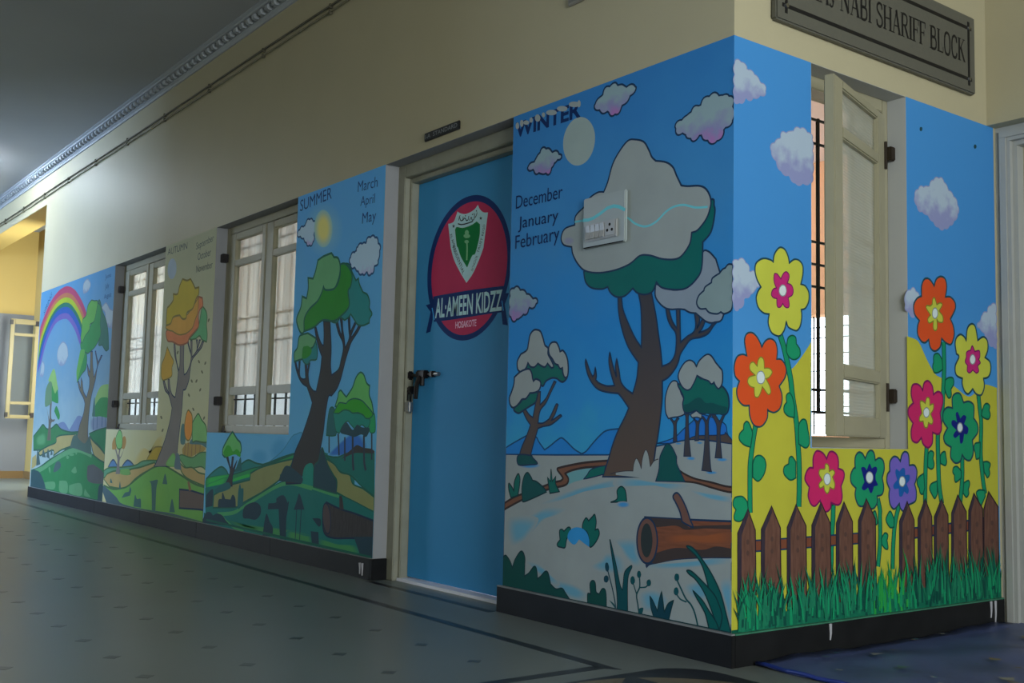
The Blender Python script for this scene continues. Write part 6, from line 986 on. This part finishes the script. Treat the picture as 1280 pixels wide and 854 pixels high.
def build_mural(root,shapes,to3,box=None,ramp=None):
    """every painted shape lies a hair above the one below it; shapes of one (part, sub-part) share a mesh"""
    groups={}; order=[]
    def clip(x,z):
        return (min(max(x,box[0]),box[1]),min(max(z,box[2]),box[3])) if box else (x,z)
    seen=[]
    def bounds(kind,data,ex):
        if kind=='t': return min(ex[0],ex[2])-.02,max(ex[0],ex[2])+.02,min(ex[1],ex[3])-.1,max(ex[1],ex[3])+ex[4]+.05
        P=parse(data); w_=.012+(ex[0]/2e4 if kind=='l' else 0)
        return min(p[0] for p in P)-w_,max(p[0] for p in P)+w_,min(p[1] for p in P)-w_,max(p[1] for p in P)+w_
    single={}
    for part,sub,kind,col,data,ex in shapes:
        bb_=bounds(kind,data,ex); li=0
        for c_,l_ in seen:
            if l_>=li and bb_[0]<c_[1] and c_[0]<bb_[1] and bb_[2]<c_[3] and c_[2]<bb_[3]: li=l_+1
        seen.append((bb_,li))
        if sub is not None and '#' not in sub and kind in 'fl' and sub not in ('snow_drift','torch','script','sun_ray','rim_line','light_rim'):
            single[(part,sub)]=single.get((part,sub),0)+1; sub='%s#%d'%(sub,single[(part,sub)])
        key=(part,sub)
        if key not in groups: groups[key]=dict(v=[],f=[],m=[],mats=[],cov=[]); order.append(key)
        G=groups[key]; z=STEP*(li+2)
        def addm(V2,F,mm,dz=0,cov=None):
            n=len(G['v'])
            for k,(x,y) in enumerate(V2):
                x,y=clip(x,y); G['v'].append(to3(x,z+dz+(cov[k]*STEP*.35 if kind=='s' else 0),y)); G['cov'].append(1 if cov is None else cov[k])
            if mm not in G['mats']: G['mats'].append(mm)
            for q in F: G['f'].append([n+i for i in q]); G['m'].append(G['mats'].index(mm))
        if kind=='f':
            L=clean(smooth_closed(parse(data)))
            if col in ('w_cloud','g_cloud','s_cloud'): L=scallop(L,.042 if col=='g_cloud' else .05)
            if len(L)<3: continue
            T=tessellate_polygon([[Vector((p[0],p[1],0)) for p in L]]); y0_=min(p[1] for p in L); y1_=max(p[1] for p in L); addm(L,[tuple(t) for t in T],paint(col),0,[(p[1]-y0_)/(y1_-y0_) for p in L] if col in CLOUDS else None)
            if ex: V,F=ribbon(L,ex[0]/1e4,True); addm(V,F,paint(ex[1]),STEP*.4)
        elif kind=='s':
            L=clean(smooth_closed(parse(data))); n=len(L); cx=sum(p[0] for p in L)/n; cy=sum(p[1] for p in L)/n
            ex,bk=ex; V=[];C=[];F=[]
            rings=((1,0),(1-(1-ex)*.35,.35),(1-(1-ex)*.7,.78),(ex,1))
            for kk,cv in rings:
                V+=[(cx+(p[0]-cx)*kk,cy+(p[1]-cy)*kk) for p in L]; C+=[cv]*n
            V.append((cx,cy)); C.append(1)
            for r_ in range(3):
                for i in range(n): F.append((r_*n+i,r_*n+(i+1)%n,(r_+1)*n+(i+1)%n,(r_+1)*n+i))
            for i in range(n): F.append((3*n+i,3*n+(i+1)%n,4*n))
            addm(V,F,soft_mat('spray_%s_on_%s'%(col,bk),colour(col),('r',)+ramp if bk=='ramp' else ('c',colour(bk)),SOFTK.get(col,.85)),0,C)
        elif kind=='l':
            L=clean(smooth_open(parse(data)),False)
            if len(L)<2: continue
            if ex[1]: V,F=ribbon(L,(ex[0]+2*ex[1])/1e4,False); addm(V,F,paint(ex[2]),-STEP*.4)
            V,F=ribbon(L,ex[0]/1e4,False); addm(V,F,paint(col))
        elif kind=='t':
            x0,z0,x1,z1,h,st=ex; V,F,wd,cap=letters(data,st=='bold',.035 if st=='heavy' else 0); dx,dz=x1-x0,z1-z0; ln=math.hypot(dx,dz); c,s=dx/ln,dz/ln; a=ln/wd; bb=h/cap
            addm([(x0+c*v[0]*a-s*v[1]*bb,z0+s*v[0]*a+c*v[1]*bb) for v in V],F,paint(col))
    made={}
    def mk(key,parent,nm):
        G=groups.get(key)
        if G is None:
            o=bpy.data.objects.new(nm,None); COL.objects.link(o); o.parent=parent; return o
        me=bpy.data.meshes.new(nm); off=Vector((0,0,0)); q=parent
        while q is not None: off+=q.location; q=q.parent
        me.from_pydata([tuple(Vector(v)-off) for v in G['v']],[],G['f'])
        for m_ in G['mats']: me.materials.append(m_)
        me.polygons.foreach_set('material_index',G['m'])
        at=me.attributes.new('cover','FLOAT','POINT'); at.data.foreach_set('value',G['cov']); me.update()
        return put(nm,me,parent)
    for part,sub in order:
        if part not in made: made[part]=mk((part,None),root,part.split('#')[0])
    for part,sub in order:
        if sub is not None: mk((part,sub),made[part],sub.split('#')[0])
    return made
SOFTK={'w_blue':.75,'w_blue2':.9,'w_pink':.75,'w_lilac':.6,'g_lilac':.6,'s_glow':.75,'s_sun':.9,'w_sky3':.8,'w_teal':.45,'s_pale':.4,'s_teal':.5,'p_pale':.8,'a_pale':.6}
def mural_base(name,label,polys,to3,m,loc):
    b=MB(); n0=0
    for P_ in polys: b.add([to3(a,STEP,z) for a,z in P_],[list(range(len(P_)))],m)
    o=b.build(name,None,loc); tag(o,label,'mural','season murals along the corridor' if 'garden' not in label else None); return o
FL=lambda a,d,z:(a,-d,z); FR=lambda a,d,z:(d,a,z); FD=lambda a,d,z:(a,.15-d,z)
e=lambda k:colour(k)
b0=.1055
def sky(name,var,*stops):
    st=[(z,colour(c)) for z,c in stops]; return ramp_mat(name,st,var=var),(st,var)
def mural(name,label,polys,to3,loc,shapes,box,sk):
    o=mural_base('mural',label,polys,to3,sk[0],loc); made=build_mural(o,shapes,to3,box,sk[1])
    for k,v in FLOWERS.items():
        if k in made: v_=made[k]; v_['label']=v
    return o
FLOWERS={'flower#1':'tall yellow painted flower with a magenta heart','flower#2':'big orange painted flower with a yellow heart','flower#3':'pink painted flower with a yellow heart below the window','flower#4':'green painted flower with a navy heart below the window','flower#5':'purple painted flower with a blue heart','flower#6':'orange painted flower with a narrow yellow heart','flower#7':'yellow painted flower with a magenta heart at the right','flower#8':'pink painted flower right of the window','flower#9':'green painted flower with a navy heart right of the window'}
mural('w','winter mural with a big snow-capped tree beside the blue door',[[(-1.242,b0),(0,b0),(0,2.1),(-1.242,2.1)]],FL,(-.62,0,b0),PAINT['winter'],(-1.242,0,b0,2.1),
 sky('paint_winter_sky',.09,(.62,'w_skylow'),(.85,'w_skylow2'),(1.15,'w_skymid'),(1.6,'w_skyhi'),(2.1,'w_skytop')))
mural('s','summer mural with a green tree and sun left of the blue door',[[(-4.6,b0),(-2.33,b0),(-2.33,2.1),(-3.345,2.1),(-3.345,.706),(-4.6,.706)]],FL,(-3.4,0,b0),PAINT['summer'],(-4.6,-2.33,b0,2.1),
 sky('paint_summer_sky',.08,(.3,'s_skylow'),(1.0,'s_skymid'),(2.1,'s_skytop')))
mural('a','autumn mural with an orange tree between the two closed windows',[[(-6.86,b0),(-4.6,b0),(-4.6,2.1),(-5.61,2.1),(-5.61,.709),(-6.86,.709)]],FL,(-5.6,0,b0),PAINT['autumn'],(-6.86,-4.6,b0,2.1),
 sky('paint_autumn_sky',.1,(.3,'a_skylow'),(1.0,'a_skymid'),(2.1,'a_skytop')))
mural('p','spring mural with a rainbow at the far end of the corridor',[[(-9.37,b0),(-6.86,b0),(-6.86,2.1),(-9.37,2.1)]],FL,(-8.1,0,b0),PAINT['spring'],(-9.37,-6.86,b0,2.1),
 sky('paint_spring_sky',.1,(.4,'p_skylow'),(1.2,'p_skymid'),(2.1,'p_skytop')))
GP=[[(0,b0),(1.656,b0),(1.656,.71),(0,.71)],[(0,.71),(.412,.71),(.412,2.1),(0,2.1)],[(1.005,.71),(1.656,.71),(1.656,2.1),(1.005,2.1)]]
o=mural('g','garden mural with coloured flowers and a brown fence around the open window',GP,FR,(0,.8,b0),PAINT['garden'],None,
 sky('paint_garden_sky',.04,(.7,'g_skylow'),(1.3,'g_skymid'),(2.1,'g_skytop')))
# painted grass of the garden mural
random.seed(3); B={}
for k in range(420):
    y=random.uniform(.03,1.645); mid=math.exp(-((y-.86)/.13)**2); lo=k<150
    h=(random.uniform(.10,.20) if lo else random.uniform(.06,.15))*(1.15 if y>1.0 else 1); bend=random.uniform(-.055,.045); wd=random.uniform(.008,.016)
    c='g_grass%d'%random.choice(([3,3,1,4] if lo else [1,1,2,2,3,4]) if random.random()>mid else [5,5,2]); z=b0+random.uniform(0,.03 if lo else .07)
    mm=paint(c); ln=[]
    for q in (0,.33,.66,1): ln.append((y+bend*q*q,z+h*q))
    d=.0034+k*.000006; V=[]
    for (a,zz),ww in zip(ln,(1,.95,.65,.04)): V+=[(d,min(max(a-wd*ww/2,0.001),1.655),max(zz,b0)),(d,min(max(a+wd*ww/2,.001),1.655),max(zz,b0))]
    B.setdefault('x',MB()).add(V,[(0,1,3,2),(2,3,5,4),(4,5,7,6)],mm)
b=B['x'];
b.add([(.0033,y_,z_) for y_,z_ in ((.03,b0),(1.655,b0),(1.655,.2),(1.2,.19),(.9,.17),(.5,.165),(.03,.15))],[list(range(7))],paint('g_grass4'))
g=rel(b.build('grass'),o); tag(g,kind='stuff')
made=build_mural(D,PAINT['logo'],FD)
tag(made['emblem'],'round red school emblem with a shield on the blue door'); tag(made['banner'],'navy banner lettered AL-AMEEN KIDZZ')

# ------------------------------------------------------------------ things on the walls
# name board
NB=thing('name_board','dark grey engraved name board above the open window','sign',(0,.82,2.19))
M_board=mat('grey_granite_board',rgb((112,111,100)),.4,.3,var=.04,scale=60); M_eng=mat('black_engraving',rgb((22,22,24)),.5,.3)
by0,by1,bz0,bz1,bx=.186,1.474,2.200,2.533,.028
b=MB(); b.box((.001,by0,bz0),(bx,by1,bz1),M_board,.006); rel(b.build('board'),NB)
b=MB(); i_=.03; t_=.014
b.box((bx-.001,by0+i_,bz0+.05),(bx+.0015,by1-i_,bz0+.05+t_),M_eng); b.box((bx-.001,by0+i_,bz1-.05-t_),(bx+.0015,by1-i_,bz1-.05),M_eng); b.box((bx-.001,by0+.045,bz0+i_),(bx+.0015,by0+.045+t_,bz1-i_),M_eng); b.box((bx-.001,by1-.045-t_,bz0+i_),(bx+.0015,by1-.045,bz1-i_),M_eng)
rel(b.build('border_line'),NB)
for yy in (by0+.052,by1-.052):
    for zz in (bz0+.057,bz1-.057):
        b=MB(); b.tube([(bx,yy,zz),(bx+.007,yy,zz)],[.011,.008],M_steel,12); rel(b.build('screw'),NB)
# serif capitals drawn as thick and thin strokes; each letter: (width, [strokes])
def stroke(P_,w):
    V,F=ribbon(clean(P_,False),w,False); return V,F
def serif(x,z,w=.2,t=.04): return [('q',[(x-w/2,z),(x+w/2,z),(x+w/2,z+t),(x-w/2,z+t)])]
K_,k_=.17,.06
def cur(P_): return smooth_open([(x,z,False) for x,z in P_],5)
def stem(x): return [('s',[(x,0),(x,1)],K_)]+serif(x,0,.34)+serif(x,.96,.34)
SER={
'E':(.72,stem(.16)+[('s',[(.16,.97),(.66,.97)],k_),('s',[(.16,.03),(.68,.03)],k_),('s',[(.16,.52),(.5,.52)],k_),('s',[(.64,.97),(.64,.76)],.05),('s',[(.66,.03),(.66,.26)],.05),('s',[(.5,.64),(.5,.4)],.05)]),
'F':(.68,stem(.16)+[('s',[(.16,.97),(.64,.97)],k_),('s',[(.16,.52),(.5,.52)],k_),('s',[(.62,.97),(.62,.74)],.05),('s',[(.5,.64),(.5,.4)],.05)]),
'L':(.68,stem(.16)+[('s',[(.16,.03),(.64,.03)],k_),('s',[(.63,.03),(.63,.28)],.05)]),
'H':(.86,stem(.16)+stem(.7)+[('s',[(.16,.5),(.7,.5)],k_)]),
'I':(.34,stem(.17)),
'A':(.84,[('s',[(.1,0),(.42,1)],k_),('s',[(.40,1),(.72,0)],K_),('s',[(.2,.33),(.62,.33)],k_)]+serif(.1,0,.26)+serif(.72,0,.32)),
'J':(.52,[('s',[(.34,1),(.34,.2)],K_),('s',cur([(.34,.22),(.3,.05),(.16,.0),(.06,.1)]),.08)]+serif(.34,.96,.34)),
'N':(.9,[('s',[(.14,0),(.14,1)],k_),('s',[(.12,.98),(.74,.02)],K_),('s',[(.74,0),(.74,1)],k_)]+serif(.14,0,.28)+serif(.1,.96,.26)+serif(.74,.96,.28)),
'B':(.76,stem(.16)+[('s',cur([(.16,.97),(.42,.97),(.56,.88),(.56,.64),(.42,.53),(.16,.53)]),.1),('s',cur([(.16,.53),(.46,.53),(.64,.42),(.64,.15),(.46,.03),(.16,.03)]),.11)]),
'S':(.66,[('s',cur([(.55,.75),(.5,.92),(.33,.98),(.14,.9),(.1,.74),(.2,.6),(.42,.47),(.56,.33),(.56,.15),(.42,.03),(.22,.02),(.1,.12),(.07,.27)]),.11),('s',[(.55,.72),(.55,.98)],.05),('s',[(.07,.28),(.07,.02)],.05)]),
'R':(.8,stem(.16)+[('s',cur([(.16,.97),(.44,.97),(.6,.87),(.6,.62),(.44,.5),(.16,.5)]),.1),('s',[(.4,.5),(.7,.02)],.15)]+serif(.72,0,.22)),
'O':(.8,[('s',cur([(.4,.98),(.22,.92),(.13,.72),(.11,.5),(.13,.28),(.22,.08),(.4,.02),(.58,.08),(.67,.28),(.69,.5),(.67,.72),(.58,.92),(.4,.98)]),.12)]),
'C':(.74,[('s',cur([(.62,.72),(.55,.92),(.38,.98),(.2,.9),(.12,.7),(.1,.5),(.12,.3),(.2,.1),(.38,.02),(.55,.08),(.64,.26)]),.12),('s',[(.63,.7),(.63,.98)],.05)]),
'K':(.84,stem(.16)+[('s',[(.16,.42),(.66,.98)],k_),('s',[(.32,.6),(.72,.02)],.15)]+serif(.66,.96,.24)+serif(.74,0,.22)),
' ':(.42,[])}
def board_text(txt,u0,u1,zb,h):
    tot=sum(SER[c][0] for c in txt); sx=(u1-u0)/tot; x=u0; b=MB(); lay=0
    for c in txt:
        wd,st=SER[c]
        for s_ in st:
            if s_[0]=='q': V,F=s_[1],[(0,1,2,3)]
            else: V,F=stroke(s_[1],s_[2])
            lay+=1; b.add([(bx+.0008+.000004*(lay%40),x+p[0]*sx,zb+p[1]*h) for p in V],F,M_eng)
        x+=wd*sx
    return b
rel(board_text('ELHAJ NABI SHARIFF BLOCK',.268,1.396,2.322,.096).build('engraved_lettering'),NB)
# room plate over the door
RP=thing('room_plate','small black room plate lettered STANDARD above the blue door','sign',(-1.8,0,2.13))
b=MB(); b.box((-1.948,-.012,2.136),(-1.650,-.0005,2.177),mat('black_plate',rgb((24,24,28)),.4,.4),.003); rel(b.build('plate'),RP)
V,F,wd,cap=letters('I-A  STANDARD',False); b=MB(); b.add([(-1.938+v[0]*.276/wd,-.0128,2.147+v[1]*.02/cap) for v in V],F,mat('white_letter_paint',rgb((170,176,180)),.5,.3)); rel(b.build('plate_lettering'),RP)
PQ=thing('wall_plaque','small pale plaque cut off by the top of the picture above the winter mural','plaque',(-.77,0,2.47))
b=MB(); b.box((-.874,-.014,2.472),(-.66,-.0005,2.60),mat('pale_plaque',rgb((176,172,160)),.5,.3),.003); rel(b.build('plate'),PQ)
b=MB(); b.box((-.864,-.0155,2.482),(-.67,-.0135,2.59),mat('plaque_face',rgb((150,148,140)),.5,.3)); rel(b.build('face'),PQ)
# switch board
SB=thing('switch_board','white electric switch board set in the snowy crown of the winter mural','switch board',(-.63,0,1.457))
M_sbp=mat('switch_board_paint',colour('w_snow'),.42,.4,var=.05,scale=9)
b=MB(); b.box((-.752,-.016,1.457),(-.513,-.0005,1.655),M_sbp,.004); rel(b.build('plate'),SB)
b=MB(); b.box((-.733,-.024,1.481),(-.549,-.015,1.549),M_plas,.003); MOD=rel(b.build('switch_module'),SB)
sm=None
for k in range(4):
    x=-.722+.027*k; b=MB(); b.prism([(-.0235,1.487),(-.031,1.489),(-.0255,1.515),(-.0285,1.541),(-.0235,1.543)],0,x,x+.022,M_plas); rel(b.build('rocker_switch'),MOD)
b=MB(); b.box((-.613,-.027,1.487),(-.556,-.023,1.543),M_plas,.002); rel(b.build('socket'),MOD)
for x,z in ((-.585,1.530),(-.598,1.509),(-.572,1.509)):
    b=MB(); b.tube([(x,-.0262,z),(x,-.0276,z)],.006,M_dk,10); rel(b.build('socket_hole'),MOD)
b=MB(); b.box((-.745,-.0175,1.4575),(-.52,-.0155,1.4615),M_dk); rel(b.build('plate_edge'),SB)
# wave line carries on over the plate
b=MB(); V,F=ribbon([(-.752,1.571),(-.72,1.568),(-.69,1.571),(-.65,1.583),(-.61,1.598),(-.575,1.600),(-.545,1.592),(-.513,1.575)],.013,False); b.add([(x,-.0165,z) for x,z in V],F,paint('w_wave')); rel(b.build('painted_wave'),SB)
# cables
for nm,z,rr,m_,lab in (('cable',3.148,.0065,M_cable2,'dark upper cable clipped along the wall under the cornice'),('cable',3.112,.006,M_cable,'thin pale lower cable clipped along the wall under the cornice')):
    pts_=[(x,-.014,z+.004*math.sin(x*1.3+z*40)) for x in [ -13.4+.5*i for i in range(37)]]
    b=MB(); b.tube(pts_,rr,m_,8); c_=b.build('cable',None,(-4,0,z),True); tag(c_,lab,'cable')
    for i in range(18):
        x=-12.2+.92*i
        if x>4.5: continue
        q=MB(); q.box((x-.007,-.022,z-.012),(x+.007,-.0005,z+.014),M_cable2,.002); rel(q.build('clip'),c_)
# assumed lamp, out of view near the far end
CL=thing('assumed_ceiling_lamp','assumed fluorescent batten lamp on the ceiling near the far end','lamp',(-9.55,-.85,ZC))
b=MB(); b.box((-10.2,-.90,ZC-.045),(-9.0,-.84,ZC-.0005),mat('lamp_housing',rgb((220,220,220)),.4,.3),.004); rel(b.build('housing'),CL)
me_=bpy.data.materials.new('lamp_tube'); me_.use_nodes=True; bs=me_.node_tree.nodes['Principled BSDF']; bs.inputs['Emission Color'].default_value=(*(0.86, 1, 1.15),1); bs.inputs['Emission Strength'].default_value=230
b=MB(); b.tube([(-10.15,-.87,ZC-.062),(-9.05,-.87,ZC-.062)],.014,me_,10); rel(b.build('tube'),CL)
# mat on the floor
M_mat=mat('blue_mat_plastic',rgb((84,98,150)),.42,.4,var=.25,scale=5,bump=.4,bscale=18)
MT=thing('floor_mat','crumpled blue plastic mat spotted with paint under the garden mural','mat',(.8,.9,0))
nx,ny=44,48; V=[];F=[]; random.seed(5)
def mz(x,y):
    h=.006+.012*max(0,math.sin(x*7+y*5)*math.sin(y*9-x*3))*min(1,x*3+.2)+.004*math.sin(x*23+y*11)*math.sin(y*19)
    if x<.06: h+=.02*(1-x/.06)*(max(0,math.sin(y*6.3-.8))+.1)
    return max(.002,h)
for j in range(ny+1):
    for i in range(nx+1):
        y=.085+1.72*j/ny; x=.026+2.0*i/nx-.0*y; yy=y-(.03*i/nx*1.3); V.append((x,yy,mz(x,yy)))
for j in range(ny):
    for i in range(nx): a=j*(nx+1)+i; F.append((a,a+1,a+nx+2,a+nx+1))
b=MB(); b.add(V,F,M_mat); o=rel(b.build('sheet',None,(0,0,0),True),MT)
mo=o.modifiers.new('thickness','SOLIDIFY'); mo.thickness=.004; mo.offset=-1
b=MB(); b.tube([(.03+.04*k,.088-.0008*k+.003*math.sin(k),.010+.002*math.sin(k*1.7)) for k in range(50)],.007,mat('blue_mat_rim',rgb((40,62,150)),.4,.4),8); rel(b.build('rolled_edge',None,(0,0,0),True),MT)
SPC=[(150,150,140),(92,130,130),(150,130,84),(120,110,90),(70,120,140),(160,160,165)]
for k in range(70):
    x=.06+random.random()*1.3; y=.13+random.random()*1.45; rr=random.uniform(.006,.022); n=9; a0=random.random()*6
    P_=[(x+rr*(1+.5*math.sin(a0+i*2.3))*math.cos(2*PI*i/n),y+rr*(1+.4*math.cos(a0+i*1.7))*math.sin(2*PI*i/n)) for i in range(n)]
    b=MB(); b.add([(p[0],p[1],mz(*p)+.009) for p in P_]+[(x,y,mz(x,y)+.0094)],[(i,(i+1)%n,n) for i in range(n)],mat('paint_spot_%d'%(k%6),rgb(SPC[k%6]),.5,.3)); rel(b.build('paint_spot'),MT)
# paint drips on the skirting
for x,h in ((-2.43,.055),(-2.405,.06)):
    b=MB(); b.tube([(x,-.0125,.075),(x+.002,-.0128,.075-h*.5),(x,-.0125,.075-h)],[.009,.006,.004],mat('white_drip',rgb((200,200,205)),.5,.3),6); rel(b.build('paint_drip'),bpy.data.objects['baseboard_left'])
for y,h in ((1.545,.07),(1.578,.095),(.49,.06)):
    b=MB(); b.tube([(.0172,y,SK-.004),(.0176,y+.002,SK-h*.6),(.0172,y,SK-h)],[.007,.005,.003],mat('white_drip',rgb((200,200,205)),.5,.3),6); rel(b.build('paint_drip'),bpy.data.objects['baseboard_right'])
